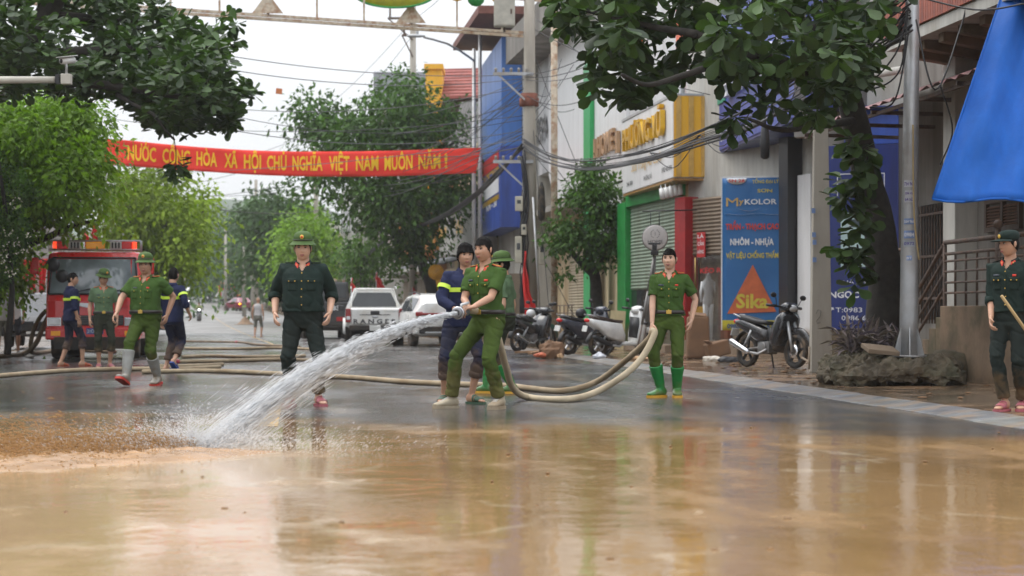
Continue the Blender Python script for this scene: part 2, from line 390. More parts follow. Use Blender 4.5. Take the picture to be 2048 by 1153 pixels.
# ------------------------------------------------------------------ buildings along the right pavement
class Pan:
    """a wall plane between two plan points; x runs along it (left to right as seen), y goes into it, z up"""
    def __init__(s, pxl, zl, pxr, zr):
        s.a = W(pxl, HOR, zl); s.a.z = 0; b = W(pxr, HOR, zr); b.z = 0
        d = (b-s.a); s.L = d.length; s.d = d.normalized(); s.n = Vector((-s.d.y, s.d.x, 0))
        s.M = Matrix.Translation(s.a) @ Matrix(((s.d.x, s.n.x, 0, 0), (s.d.y, s.n.y, 0, 0), (0, 0, 1, 0), (0, 0, 0, 1)))
        s.rz = math.atan2(s.d.y, s.d.x)
    def X(s, px, y=0):
        """x on the plane (pushed y into the wall) where pixel column px hits it"""
        o = s.a+s.n*y; t = (px-1024)/FPX; den = s.d.x-t*s.d.y
        return (t*o.y-o.x)/den
    def Z(s, px, py, y=0):
        p = s.a+s.n*y+s.d*s.X(px, y); return CAMH+(HOR-py)*p.y/FPX
    def build(s, mb, name, mat, root, **k):
        m = Matrix.Translation(-root.location) @ s.M if root is not None else s.M
        mb.xf(m); return mb.build(name, mat, root, **k)
    def text(s, txt, root, px, py, h, mat, pxr=None, bold=.02, sx=1, y=-.02, align='CENTER', shear=0, depth=0, name='lettering', yy=0):
        mb = text_mb(txt, h, bold, sx, align, 0, shear)
        if pxr is not None:                                   # stretch to end at pxr
            x0, x1 = s.X(px, yy), s.X(pxr, yy); xs = [v[0] for v in mb.v]; k = (x1-x0)/(max(xs)-min(xs)); m0 = min(xs)
            mb.v = [((v[0]-m0)*k, v[1], v[2]) for v in mb.v]; xx = x0
        else: xx = s.X(px, yy)
        z = s.Z(px, py, yy); mb.v = [(v[0]+xx, y+yy, v[2]+z) for v in mb.v]
        if depth:
            n = len(mb.v); f0 = list(mb.f); mb.add([(v[0], v[1]+depth, v[2]) for v in mb.v], [])
            ed = {}
            for f in f0:
                for i in range(len(f)):
                    e = (f[i], f[(i+1) % len(f)]); ed[e] = 1
            for (a, b) in ed:
                if (b, a) not in ed: mb.f.append([a, b, b+n, a+n]); mb.m.append(0); mb.s.append(False)
        return s.build(mb, name, mat, root, fix=False)
    def root(s, name, label, cat='building', group=None):
        return thing(name, label, cat, s.a, 0, group)
def rect(mb, p, x0, x1, z0, z1, y0=0., y1=.1, mi=0): return mb.box2((x0, y0, z0), (x1, y1, z1), mi)

grey_ren = M('grey_render', (.23,.215,.195), .9, var=.22, scale=1.2, bump=.25, bscale=18, dirt=(.10,.09,.075), da=.75, dscale=.8, streak=True)
pale_ren = M('pale_render', (.50,.49,.45), .9, var=.12, bump=.15, dirt=(.24,.2,.15), da=.5, dscale=1, streak=True)
cream_ren = M('cream_render', (.52,.43,.27), .9, var=.14, bump=.15, dirt=(.30,.19,.09), da=.7, dscale=1.1, streak=True)
brown_ren = M('stained_terrace_wall', (.22,.15,.095), .85, var=.3, scale=1.6, bump=.3, bscale=12, dirt=(.06,.062,.03), da=.8, dscale=1.3)
orange_ren = M('orange_render', (.62,.27,.045), .8, var=.1, dirt=(.35,.18,.07), da=.4, streak=True)
yellow_ren = M('yellow_render', (.78,.42,.03), .75, var=.06, dirt=(.5,.3,.08), da=.25, streak=True)
blue_sign = M('blue_sign', (.012,.028,.17), .35, var=.15, dirt=(.02,.02,.05), da=.4, streak=True)
blue_lt = M('light_blue_sign', (.06,.19,.56), .4, var=.1, dirt=(.03,.06,.2), da=.4, streak=True)
blue_md = M('mid_blue_sign', (.03,.085,.42), .4, var=.1, dirt=(.02,.03,.12), da=.5, streak=True)
white_sign = M('white_sign', (.76,.76,.76), .35, var=.04, dirt=(.45,.43,.40), da=.2, streak=True)
silver = M('silver_panel', (.45,.46,.47), .4, .3, var=.06, dirt=(.3,.28,.24), da=.3, streak=True)
gold = M('gold_letter', (.72,.42,.03), .3, .4, var=.1)
tan_l = M('tan_letter', (.42,.25,.13), .4)
lwhite = M('letter_white', (.75,.76,.78), .5, var=.03)
green_fr = M('green_panel', (.015,.27,.05), .45, var=.1, dirt=(.03,.12,.04), da=.4)
red_fr = M('red_panel', (.36,.012,.016), .4, var=.1, dirt=(.2,.02,.02), da=.4)
shut_g = M('shutter_green', (.27,.34,.26), .5, .1, var=.1, dirt=(.2,.2,.14), da=.5, streak=True)
shut_b = M('shutter_brown', (.22,.17,.12), .55, .1, var=.12, dirt=(.13,.09,.06), da=.5, streak=True)
shut_c = M('shutter_cream', (.44,.38,.27), .6, var=.1, dirt=(.3,.22,.13), da=.5, streak=True)
dk = M('dark_interior', (.02,.018,.016), .9)
dkglass = glass('shop_glass', (.03,.034,.036), .06)
rust = M('rusty_iron', (.115,.085,.07), .7, .2, var=.3, scale=12, dirt=(.2,.1,.05), da=.5, dscale=5)
rooft = M('red_roof_tile', (.28,.075,.06), .8, var=.2, bump=.4, dirt=(.12,.05,.04), da=.5)
wood = M('pale_wood', (.42,.28,.14), .6, var=.25, scale=3, streak=True, bump=.2)

def flood(m, top=.75):
    t = m.node_tree; p = t.nodes['Principled BSDF']; l = p.inputs['Base Color'].links[0].from_socket
    g_ = nd(t, 'ShaderNodeNewGeometry').outputs['Position']; sz = nd(t, 'ShaderNodeSeparateXYZ'); t.links.new(g_, sz.inputs[0])
    h = mth(t, 'MULTIPLY_ADD', nois(t, g_, 1.6, 6, .65), -.5, mth(t, 'ADD', sz.outputs[2], .25)); t.links.new(mixc(t, mth(t, 'MULTIPLY', sstep(t, h, top, top-.22), .72), l, (.19,.115,.055)), p.inputs['Base Color'])
for m_ in (pale_ren, cream_ren, shut_g, shut_b, shut_c, green_fr, red_fr, concrete, white_sign, conc_p0 := M('black_tile', (.02,.021,.025), .3)): flood(m_)
def shutter(p, root, x0, x1, z0, z1, y, mat, step=.085):
    mb = MB(); n = int((z1-z0)/step)
    for i in range(n):
        z = z0+i*step; mb.add([(x0,y+.02,z),(x1,y+.02,z),(x1,y-.012,z+step*.5),(x0,y-.012,z+step*.5),(x0,y+.02,z+step),(x1,y+.02,z+step)], [(0,1,2,3),(3,2,5,4)])
    p.build(mb, 'roller_shutter', mat, root, fix=False)

# --- old house with terrace, balcony and tarpaulin (far right)
pa = Pan(1812, 34.5, 2330, 24.5); r = pa.root('old_house', 'old grey house with railed terrace and shuttered window behind a blue tarpaulin')
mb = MB(); rect(mb, pa, 0, pa.L, 0, 11, 0, .3); pa.build(mb, 'wall', grey_ren, r)
xa = lambda px, y=0: pa.X(px, y)
mb = MB(); rect(mb, pa, xa(1912, -.9), xa(1936, -.9), 0, 5.6, -1.1, -.75); pa.build(mb, 'column', pale_ren, r, bevel=.015)
mb = MB(); x0 = xa(1910, -1); rect(mb, pa, x0, pa.L, 4.75, 5.35, -1.12, -.8)
pa.build(mb, 'beam', M('stained_beam', (.36,.27,.18), .9, var=.25, bump=.3, dirt=(.12,.08,.05), da=.7, dscale=2), r)
for k in range(5):
    x = x0+.5+k*.85; mb = MB(); rect(mb, pa, x, x+.45, 4.98, 5.14, -1.135, -1.1); pa.build(mb, 'vent_slot', dk, r)
# balcony slab, brackets, tiled parapet
yb = -1.9; xb = xa(1772, yb); zb = pa.Z(1800, 92, yb)
mb = MB(); rect(mb, pa, xb, pa.L, zb, zb+.16, yb, 0); pa.build(mb, 'balcony_slab', pale_ren, r)
k = 0
while xb+.3+k*.8 < pa.L:
    x = xb+.3+k*.8; mb = MB(); mb.prism([(yb+.15, zb), (-.01, zb), (-.01, zb-.4), (yb+.15, zb-.12)], x, x+.2, 'x'); pa.build(mb, 'bracket', brown_ren, r); k += 1
rail_t = M('red_parapet_tile', (.36,.085,.045), .5, var=.25, isl=.25, dirt=(.12,.05,.04), da=.4)
tl = MB().box((0,0,0), (.085,.03,.62)).mesh('parapet_tile', rail_t); x = xb+.05; k = 0
while x < xb+8 and k < 90:
    q = pa.M @ Vector((x, yb-.02, zb+.49)); link('parapet_tile', tl, r, q-r.location, pa.rz); x += .1; k += 1
mb = MB(); rect(mb, pa, xb, pa.L, zb+.165, zb+.8, yb+.01, yb+.1); pa.build(mb, 'parapet', brown_ren, r)
# corrugated canopy
cm = MB(); x0, x1 = xa(1722, -.6), xa(2060, -1.5); n = 60
for i in range(n+1):
    x = x0+(x1-x0)*i/n; w = .03*math.sin(i*2.2)
    cm.v += [(x, -1.75, 4.15+w), (x, -.05, 4.75+w)]
for i in range(n): cm.f.append([2*i, 2*i+2, 2*i+3, 2*i+1]); cm.m.append(0); cm.s.append(True)
pa.build(cm, 'canopy', M('faded_red_sheet', (.26,.13,.13), .7, var=.2, dirt=(.09,.07,.06), da=.7, dscale=2), r, fix=False)
mb = MB()
for k in range(6): x = x0+.3+k*(x1-x0-.5)/5; mb.bar((x, -.02, 4.05), (x, -1.7, 4.08), .05, .06)
mb.bar((x0, -1.6, 4.06), (x1, -1.6, 4.06), .05, .05); pa.build(mb, 'canopy_frame', rust, r)
mb = MB(); mb.tube([(xa(1700), -.1, pa.Z(1760, 136)), (xa(1838), -.1, pa.Z(1838, 136))], .07, 10); pa.build(mb, 'pipe', pale_ren, r)
# door opening with iron gate, shuttered window
mb = MB(); rect(mb, pa, xa(1842), xa(1903), pa.Z(1870, 640), pa.Z(1870, 408), -.01, .05); pa.build(mb, 'doorway', dk, r)
mb = MB(); xs = np.linspace(xa(1842), xa(1903), 12)
for x in xs: mb.cyl((x, -.04, .8), (x, -.04, pa.Z(1870, 410)), .014, n=6)
for z in (1.2, 1.9, 2.6): mb.box2((xs[0], -.055, z), (xs[-1], -.03, z+.04))
pa.build(mb, 'iron_gate', rust, r)
mb = MB(); x0, x1 = xa(1976), xa(2046); z0, z1 = pa.Z(2010, 462), pa.Z(2010, 395)
frm = MB(); brown_w = M('brown_wood', (.075,.05,.035), .7, var=.25, streak=True)
for (c, d, e, f) in ((x0, x0+.07, z0, z1), (x1-.07, x1, z0, z1), (x0, x1, z0, z0+.07), (x0, x1, z1-.07, z1), ((x0+x1)/2-.05, (x0+x1)/2+.05, z0, z1)):
    frm.box2((c, -.06-.002*random.random(), e), (d, .02, f))
fo = pa.build(frm, 'window', brown_w, r)
z = z0+.1; sl = M('shutter_slat', (.15,.075,.045), .6, var=.2)
while z < z1-.1:
    mb = MB(); mb.box(((x0+x1)/2, -.03, z), (x1-x0-.15, .05, .012), (.6, 0, 0))
    pa.build(mb, 'slat', sl, r).parent = r; z += .045
# terrace: stained base wall with stairs on its left end
yt = -1.75; xt0 = xa(1880, yt); zt = pa.Z(1930, 612, yt)
mb = MB(); rect(mb, pa, xt0, pa.L, 0, zt, yt, -.01); 
for k in range(6): rect(mb, pa, xt0-.28*(k+1), xt0-.28*k+.002, 0, zt-.155*(k+1), yt+.03, -.3)
pa.build(mb, 'terrace', brown_ren, r, bevel=.01)
rl = thing('iron_railing', 'rusty iron pipe railing on the stained terrace of the old grey house', 'railing', pa.M @ Vector((xt0, yt, zt)))
zr = pa.Z(1960, 478, yt+.06)
def rb(a, b, rr, nm='rail'):
    mb = MB(); mb.cyl(a, b, rr, n=8); pa.build(mb, nm, rust, rl)
yr = yt+.07; xe = min(pa.L, xa(2150, yr))
for z in (zr, zr-.16): rb((xt0, yr, z), (xe, yr, z), .032 if z == zr else .022, 'handrail' if z == zr else 'rail')
for f in (.25, .45, .66, .86): z = zt+(zr-.16-zt)*f; rb((xt0, yr, z), (xe, yr, z), .016)
x = xt0
while x < xe: rb((x, yr, zt-.02), (x, yr, zr-.16), .018, 'baluster'); x += .42
xp = xa(1996, yr); rb((xp, yr, zt), (xp, yr, zr+.12), .04, 'post')
mb = MB(); mb.ball((xp, yr, zr+.16), .065, 12); pa.build(mb, 'finial', rust, rl)
rb((xt0, yr, 0.1), (xt0, yr, zr+.02), .03, 'post')
for k in range(4): rb((xt0, yr-.01, zr-.03-.2*k), (xt0-1.75, yr-.01, zr-1.0-.2*k), .022 if k else .03, 'stair_rail')
xg = xt0-1.75; rb((xg, yr, .1), (xg, yr, zr-.05), .035, 'post')
rb((xg, yr, zr-.05), (xg-.5, yr, zr-.02), .03, 'handrail')
rb((xg-.5, yr, .9), (xg-.5, yr, zr-.02), .03, 'post')
for k in range(4): rb((xg, yr, zr-.3-.25*k), (xg-.5, yr, zr-.3-.25*k), .018)

# --- house whose side wall carries the dark blue board
pb = Pan(1580, 37.2, 1850, 36.4); r = pb.root('corner_house', 'grey concrete house whose side wall carries a dark blue board')
mb = MB(); x1 = pb.X(1655); rect(mb, pb, x1, pb.L, 0, 11, 0, .3); rect(mb, pb, 0, pb.L+8, 4.3, 11, .4, .7); pb.build(mb, 'wall', grey_ren, r)
mb = MB(); rect(mb, pb, pb.X(1735), pb.L+9, 4.6, 7.2, -.05, -.01); pb.build(mb, 'render_patch', pale_ren, r)
mb = MB(); rect(mb, pb, x1-.02, pb.L+.02, .0, pb.Z(1700, 664), -.12, -.01); pb.build(mb, 'plinth', brown_ren, r)
bd = thing('blue_board', 'tall dark blue shop board with white phone numbers beside the tree trunk', 'sign', pb.M @ Vector((x1, -.1, 0)))
z0, z1, zm = pb.Z(1700, 660), pb.Z(1700, 218), pb.Z(1700, 292)
mb = MB(); rect(mb, pb, x1+.005, pb.X(1798), z0, zm, -.1, -.03); pb.build(mb, 'panel', blue_sign, bd, bevel=.008)
mb = MB(); rect(mb, pb, pb.X(1690), pb.X(1798), zm+.01, z1, -.1, -.03); pb.build(mb, 'upper_panel', blue_md, bd, bevel=.008)
mb = MB(); x0f, x1f, zf0, zf1 = pb.X(1676), pb.X(1771), pb.Z(1700, 393), pb.Z(1700, 350)
for a in ((x0f, x1f, zf1, zf1+.015), (x0f, x0f+.015, zf0, zf1), (x1f-.015, x1f, zf0, zf1)): mb.box2((a[0], -.106, a[2]), (a[1], -.102, a[3]))
pb.build(mb, 'printed_frame', lwhite, bd)
for s, a, b, y, h, bo in (('NHÀ PH', 1676, 1733, 568, .085, -.005), ('NGỌC L', 1661, 1736, 596, .155, .03), ('ĐT:0983 0', 1659, 1742, 625, .125, .0), ('0986 6', 1685, 1734, 641, .125, .0)):
    pb.text(s, bd, a, y, h, lwhite, b, bo, y=-.106)
pst = thing('paper_poster', 'pale blue green poster hanging beside the tree trunk on the dark blue board', 'poster', pb.M @ Vector((pb.X(1690), -.13, 1.5)))
mb = MB(); rect(mb, pb, pb.X(1684), pb.X(1752), pb.Z(1700, 535), pb.Z(1700, 425), -.14, -.125); pb.build(mb, 'sheet', M('poster_paper', (.42,.56,.55), .6, var=.15, scale=3), pst)
mb = MB(); rect(mb, pb, pb.X(1700), pb.X(1735), pb.Z(1700, 455), pb.Z(1700, 440), -.146, -.142); pb.build(mb, 'dark_label', M('poster_ink', (.04,.06,.07), .6), pst)
pb.text('E', pst, 1702, 453, .09, lwhite, None, .02, y=-.15); pb.text('FERMI', pst, 1706, 466, .07, M('poster_ink', (.04,.06,.07), .6), 1740, .01, y=-.146)
# recessed entrance left of it
pc = Pan(1568, 42.5, 1658, 40.5); r = pc.root('glass_entrance_shop', 'shop with a pale narrow entrance between the paint banner and the concrete post')
mb = MB(); rect(mb, pc, -.3, pc.L+.4, 0, 4.8, .25, .4); pc.build(mb, 'wall', pale_ren, r)
mb = MB(); rect(mb, pc, pc.X(1566), pc.X(1584), 0, 4.8, -.1, .24); pc.build(mb, 'dark_column', M('black_tile', (.02,.021,.025), .3), r)
mb = MB(); rect(mb, pc, pc.X(1586), pc.X(1612), .5, 3.9, .1, .2); rect(mb, pc, pc.X(1618), pc.X(1652), .5, 3.9, .1, .2); pc.build(mb, 'door_frame', white_sign, r, bevel=.01)
mb = MB(); rect(mb, pc, pc.X(1612)+.002, pc.X(1618)-.002, .5, 3.9, .15, .2); pc.build(mb, 'door_glass', M('frosted_glass', (.36,.38,.38), .2), r)
mb = MB(); rect(mb, pc, -.3, pc.L+.3, 0, .5, -.12, .24); pc.build(mb, 'step', concrete, r, bevel=.01)
# overhanging blue sign above
ps = Pan(1408, 48.4, 1645, 36.2); r = ps.root('overhanging_blue_sign', 'broad violet blue sign box overhanging the shops with white lettering', 'sign')
zb = ps.Z(1640, 212)
mb = MB(); mb.box2((0, 0, zb), (ps.L, .35, zb+3.4)); ps.build(mb, 'sign_box', M('violet_blue_sign', (.055,.085,.36), .4, var=.12, dirt=(.03,.035,.14), da=.4, streak=True), r, bevel=.02)
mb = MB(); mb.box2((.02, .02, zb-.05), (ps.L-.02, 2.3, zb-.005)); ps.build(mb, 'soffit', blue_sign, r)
for k in range(4):
    mb = MB(); mb.lathe([(.08,-.065),(.09,-.05)], (1.5+k*3.1, .9, zb), 12); ps.build(mb, 'downlight', white, r)
mb = MB(); mb.box2((ps.X(1404), -.03, ps.Z(1425, 218)), (ps.X(1452), -.005, ps.Z(1425, 150))); ps.build(mb, 'green_panel', M('teal_panel', (.02,.27,.17), .45), r)
for i, (s, y) in enumerate((('CHUYÊN CỬA', 172), ('0214 666 6668', 184), ('Số nhà 100 Phường', 205))): ps.text(s if i else 'CỬA NHÔM', r, 1410, y, .16, lwhite, 1448, .0, y=-.036)
ps.text('EUROLEN', r, 1458, 196, .85, lwhite, 1568, .01, y=-.16, depth=.12)
ps.text('SỐ 02 ĐIỆN BIÊN', r, 1409, 284, .16, lwhite, 1470, .01, y=-.01)
ps.text('ĐT: 0986 511 568', r, 1409, 300, .16, lwhite, 1470, .01, y=-.01); ps.text('0986 511 568', r, 1490, 262, .16, lwhite, 1560, .01, y=-.01)

# --- paint shop: hanging banner, glass front
pd = Pan(1362, 47.6, 1570, 43.2); r = pd.root('paint_shop', 'glass fronted shop with brown shutter and red column under the white signs')
mb = MB(); rect(mb, pd, -.1, pd.L+.05, 3.3, 9, .25, .5); rect(mb, pd, pd.X(1445), pd.L, 0, 3.3, .25, .5); pd.build(mb, 'wall', pale_ren, r)
mb = MB(); rect(mb, pd, pd.X(1380), pd.X(1445), .35, 3.2, .28, .32); pd.build(mb, 'back_wall', M('shop_inside', (.2,.17,.14), .8, var=.3), r)
mb = MB(); rect(mb, pd, pd.X(1358), pd.X(1379), 0, 3.75, -.12, .24); pd.build(mb, 'red_column', red_fr, r, bevel=.01)
shutter(pd, r, pd.X(1379)+.01, pd.X(1446), 2.35, 3.7, .08, shut_b, .09)
mb = MB(); rect(mb, pd, pd.X(1379)+.01, pd.X(1446)-.01, .36, 2.34, .02, .035)
gm, t, p = newmat('clear_shop_glass'); p.inputs['Transmission Weight'].default_value = 1; p.inputs['Roughness'].default_value = .02; p.inputs['Base Color'].default_value = (.8,.85,.84,1)
n_ = nois(t, nd(t, 'ShaderNodeTexCoord').outputs['Object'], 2); t.links.new(mth(t, 'MULTIPLY_ADD', n_, .05, .0), p.inputs['Roughness'])
tb = nd(t, 'ShaderNodeBsdfTransparent'); ms = nd(t, 'ShaderNodeMixShader', Fac=.75); t.links.new(p.outputs[0], ms.inputs[1]); t.links.new(tb.outputs[0], ms.inputs[2]); t.links.new(ms.outputs[0], t.nodes['Material Output'].inputs['Surface'])
pd.build(mb, 'glass_front', gm, r)
mb = MB(); rect(mb, pd, -.1, pd.L+.05, 0, .35, -.2, .24); pd.build(mb, 'step', concrete, r, bevel=.012)
mb = MB(); mb.cyl((pd.X(1393), -.03, 1.35), (pd.X(1393), -.03, 2.3), .02); pd.build(mb, 'door_handle', M('brass', (.3,.2,.07), .35, .8), r)
red_l = M('red_letter', (.45,.02,.02), .5)
pd.text('KÉO R', r, 1400, 547, .16, red_l, 1443, .03, y=.0)
mb = MB(); rect(mb, pd, pd.X(1394), pd.X(1410), pd.Z(1400, 515), pd.Z(1400, 465), -.004, .016); pd.build(mb, 'red_poster', red_l, r)
for k, y in enumerate((477, 492, 508)): pd.text(('LÀ', 'CẦN', 'HÀNG')[k], r, 1396, y, .12, lwhite, 1408, .01, y=-.01)
mb = MB(); rect(mb, pd, pd.X(1383), pd.X(1400), .4, 1.15, .1, .2); pd.build(mb, 'yellow_panel', yellow_ren, r)
mb = MB(); rect(mb, pd, pd.X(1432), pd.X(1446), .4, 1.9, .12, .22); pd.build(mb, 'red_shelf', red_fr, r)
mn = M('mannequin_white', (.66,.66,.65), .35, var=.04); mq = thing('mannequin', 'white headless mannequin standing behind the shop glass beside the red letters', 'mannequin', pd.M @ Vector((pd.X(1417, .14), .14, .35)))
mb = MB()
mb.loft([[Vector((rx*math.cos(a), .6*rx*math.sin(a), z)) for a in np.linspace(0, 2*math.pi, 13)[:-1]] for z, rx in ((.78,.10),(.86,.15),(.95,.155),(1.08,.115),(1.25,.14),(1.38,.15),(1.46,.07),(1.55,.045),(1.6,.03))])
for s in (-1, 1): mb.tube([(s*.07,0,.85),(s*.075,-.01,.45),(s*.07,0,.08),(s*.07,-.05,.02)], [.082,.055,.035,.03], 10); mb.tube([(s*.15,0,1.38),(s*.2,.01,1.12),(s*.2,-.04,.9)], [.045,.035,.02], 8)
mb.lathe([(.16,0),(.16,.015)], (0,0,0), 16); mb.v = [(v[0]*.9, v[1]*.55, v[2]) for v in mb.v]
mb.build('body', mn, mq)

def cloth_sheet(pts_fn, nx, nz, mat, name, parent=None, thick=.004, **k):
    mb = MB()
    for j in range(nz+1):
        for i in range(nx+1): mb.v.append(tuple(pts_fn(i/nx, j/nz)))
    for j in range(nz):
        for i in range(nx):
            a = j*(nx+1)+i; mb.f.append([a, a+1, a+nx+2, a+nx+1]); mb.m.append(0); mb.s.append(True)
    o = mb.build(name, mat, parent, fix=False, **k)
    if thick: sd = o.modifiers.new('solid', 'SOLIDIFY'); sd.thickness = thick; sd.offset = 1
    return o
pn = Pan(1446, 43.6, 1568, 43.3); ban = thing('paint_banner', 'tall blue hanging banner with an orange triangle and white lettering behind the motorbike', 'banner', pn.M @ Vector((0, 0, .9)))
bz0, bz1 = pn.Z(1500, 661), pn.Z(1500, 357)
ban_m, t, p = newmat('printed_banner'); vec = nd(t, 'ShaderNodeTexCoord').outputs['Object']
sp = nd(t, 'ShaderNodeSeparateXYZ'); t.links.new(vec, sp.inputs[0])
c = mixc(t, nois(t, vec, 1.5), (.012,.10,.30), (.02,.16,.40)); c = mixc(t, mth(t, 'LESS_THAN', sp.outputs[2], bz0-.9+.22), c, (.55,.47,.035))
t.links.new(c, p.inputs['Base Color']); p.inputs['Roughness'].default_value = .45; bumpn(t, p, nois(t, vec, 3, 4), .3, .03)
def sheetpt(a, b):
    q = pn.M @ Vector((a*pn.L, -.12+.02*noise.noise((a*3, b*5, 1)), bz0+(bz1-bz0)*b)); return q-ban.location
cloth_sheet(sheetpt, 12, 26, ban_m, 'sheet', ban)
mb = MB()
for a in ((-.03, .0, bz0, bz1), (pn.L, pn.L+.03, bz0, bz1)): rect(mb, pn, a[0], a[1], a[2], a[3], -.12, -.07)
rect(mb, pn, -.03, pn.L+.03, bz1+.002, bz1+.04, -.12, -.07); pn.build(mb, 'frame', white, ban)
mb = MB(); mb.add([(pn.X(a), -.15, pn.Z(a, b)) for a, b in ((1456, 628), (1554, 624), (1507, 530))], [(0, 1, 2)])
pn.build(mb, 'orange_triangle', M('print_orange', (.55,.12,.035), .5, var=.12), ban, fix=False)
py_ = M('print_yellow', (.62,.50,.05), .5); pr_ = M('print_red', (.55,.05,.04), .5); pw_ = M('print_white', (.68,.7,.72), .5); po_ = M('print_gold', (.55,.36,.1), .5); pb_ = M('print_blue', (.03,.09,.22), .5)
mb = MB(); mb.lathe([(.22, -.001), (.22, .001)], (pn.X(1475), -.152, bz1-.02), 24, rot=Euler((R(90),0,0)).to_matrix()); mb.v = [v for v in mb.v]
mb.v = [(v[0], v[1], min(bz1-.005, bz1-.02+(v[2]-bz1+.02)*.55)) for v in mb.v]; pn.build(mb, 'print_oval', pw_, ban)
for s, a, b, y, h, m_, bo, yo in (('SN 28', 1459, 1491, 366, .09, pr_, .03, -.158), ('TỔNG ĐẠI LÝ', 1506, 1559, 368, .1, py_, .02, -.15), ('SƠN', 1516, 1546, 386, .1, py_, .02, -.15),
        ('M', 1454, 1478, 414, .27, po_, .0, -.15), ('y', 1479, 1489, 409, .17, po_, .02, -.15), ('KOLOR', 1491, 1555, 410, .16, pw_, .02, -.15),
        ('TRẦN - THẠCH CAO', 1453, 1560, 460, .17, pr_, .05, -.15), ('NHÔM - NHỰA', 1462, 1549, 491, .19, pw_, .04, -.15), ('VẬT LIỆU CHỐNG THẤM', 1454, 1558, 517, .15, py_, .03, -.15),
        ('Sika', 1474, 1538, 616, .42, py_, .03, -.158), ('0986.61', 1456, 1492, 657, .14, pb_, .03, -.15), ('1368.88', 1518, 1556, 657, .14, pb_, .03, -.15)):
    pn.text(s, ban, a, y, h, m_, b, bo, y=yo)
mb = MB(); mb.tube([(pn.X(1474)+i*.055, -.152, pn.Z(1474, 417)-.07*math.sin(i/10*math.pi)) for i in range(11)], [.004+.016*math.sin(i/10*math.pi) for i in range(11)], 6, flat=.1)
pn.build(mb, 'print_swash', po_, ban)
mb = MB(); mb.tube([(pn.X(1450)+i*.12, -.15, pn.Z(1474, 430)+.015*math.cos(i)) for i in range(11)], .012, 6, flat=.1); pn.build(mb, 'print_line', pw_, ban)

# --- hairdresser/gold sign house: white sign box with gold letters, shutters under it
pe = Pan(1245, 53.4, 1345, 47); r = pe.root('gold_letter_sign', 'white sign box with raised gold lettering and yellow end panel', 'sign')
zb, zt = pe.Z(1345, 356), pe.Z(1345, 193)
mb = MB(); mb.box2((0, 0, zb), (pe.L, 1.6, zt)); pe.build(mb, 'sign_box', white_sign, r, bevel=.02)
mb = MB(); mb.box2((pe.L+.004, .03, zb+.02), (pe.L+.03, 1.58, zt+.02)); pe.build(mb, 'end_panel', yellow_ren, r)
for k in range(5): mb = MB(); mb.box2((pe.L+.034, .08+k*.3, zb+.03), (pe.L+.06, .2+k*.3, zt)); pe.build(mb, 'end_slat', M('ochre_slat', (.55,.33,.08), .5), r)
mb = MB(); mb.box2((-.03, -.02, zt+.004), (pe.L+.03, 1.6, zt+.07)); pe.build(mb, 'top_trim', silver, r)
mb = MB(); mb.box2((.02, .02, zb-.06), (pe.L, 2.6, zb-.004)); pe.build(mb, 'soffit', M('varnished_wood', (.38,.2,.06), .35, var=.2, streak=True), r)
pe.text('PHƯƠNG VŨ', r, 1254, 303, .78, gold, 1332, .02, y=-.14, depth=.12)
pe.text('Sửa Trang Áo Cưới', r, 1265, 345, .34, gold, 1325, .0, y=-.03, shear=.25)
for s, a, b, y in (('ⓕ', 1251, 1254, 376), ('246 888', 1254, 1266, 374), ('PHƯƠNG VŨ', 1288, 1304, 362), ('0982 405 898', 1324, 1344, 346)):
    if s != 'ⓕ': pe.text(s, r, a, y, .16, M('dark_print', (.06,.06,.06), .6), b, .01, y=-.012)
for k in range(5):
    px = 1323+k*9; l = thing('spotlight', 'white cylinder spotlights under the gold letter sign', 'lamp', W(px, 388+k*-2, 47.6), 0, 'spotlights under the gold letter sign')
    mb = MB(); mb.cyl((0,0,.12), (.02,-.05,-.13), .06, .062, 12); mb.build('lamp_body', white, l); mb = MB(); mb.cyl((0,.02,.1), (0,.25,.22), .012, n=6); mb.build('lamp_arm', steel, l)
pe2 = Pan(1250, 57.2, 1412, 48.2); r = pe2.root('white_shop_house', 'tall white panelled shop house with green roller shutter and red column')
m_pan = M('white_panel', (.62,.62,.62), .45, var=.04, dirt=(.4,.39,.36), da=.35, streak=True)
x = 0
while x < pe2.L:
    mb = MB(); rect(mb, pe2, x+.006, min(pe2.L, x+1.2)-.006, 4.6, 12.5, -.03, .3); pe2.build(mb, 'panel', m_pan, r); x += 1.2
mb = MB(); rect(mb, pe2, 0, pe2.L, 0, 12, .35, .6); pe2.build(mb, 'wall', pale_ren, r)
for a_, b_, c_, d_ in ((1361, 1372, 192, 20), (1280, 1290, 130, 70)): mb = MB(); rect(mb, pe2, pe2.X(a_), pe2.X(b_), pe2.Z(a_, c_), pe2.Z(a_, d_), -.12, -.035); pe2.build(mb, 'orange_strip', M('coral_strip', (.75,.15,.06), .5), r)
mb = MB(); mb.tube([(pe2.X(1392), -.5, 4.2), (pe2.X(1392), -.5, 7.2)], .5, 20, flat=.35); pe2.build(mb, 'silver_panel', silver, r)
psh = Pan(1252, 54, 1362, 48.3)
mb = MB(); rect(mb, psh, 0, psh.L, 0, 4.1, .12, .3); psh.build(mb, 'shop_wall', cream_ren, r)
shutter(psh, r, psh.X(1257), psh.X(1358), psh.Z(1300, 578), psh.Z(1300, 396), .06, shut_g, .09)
mb = MB(); rect(mb, psh, psh.X(1257), psh.X(1358), .15, psh.Z(1300, 579), .08, .1); psh.build(mb, 'doorway', dkglass, r)
mb = MB(); rect(mb, psh, psh.X(1240), psh.X(1256), 0, 4.0, -.08, .12); rect(mb, psh, psh.X(1256), psh.X(1362), psh.Z(1300, 405), psh.Z(1300, 380), -.07, .12); psh.build(mb, 'green_frame', green_fr, r, bevel=.01)
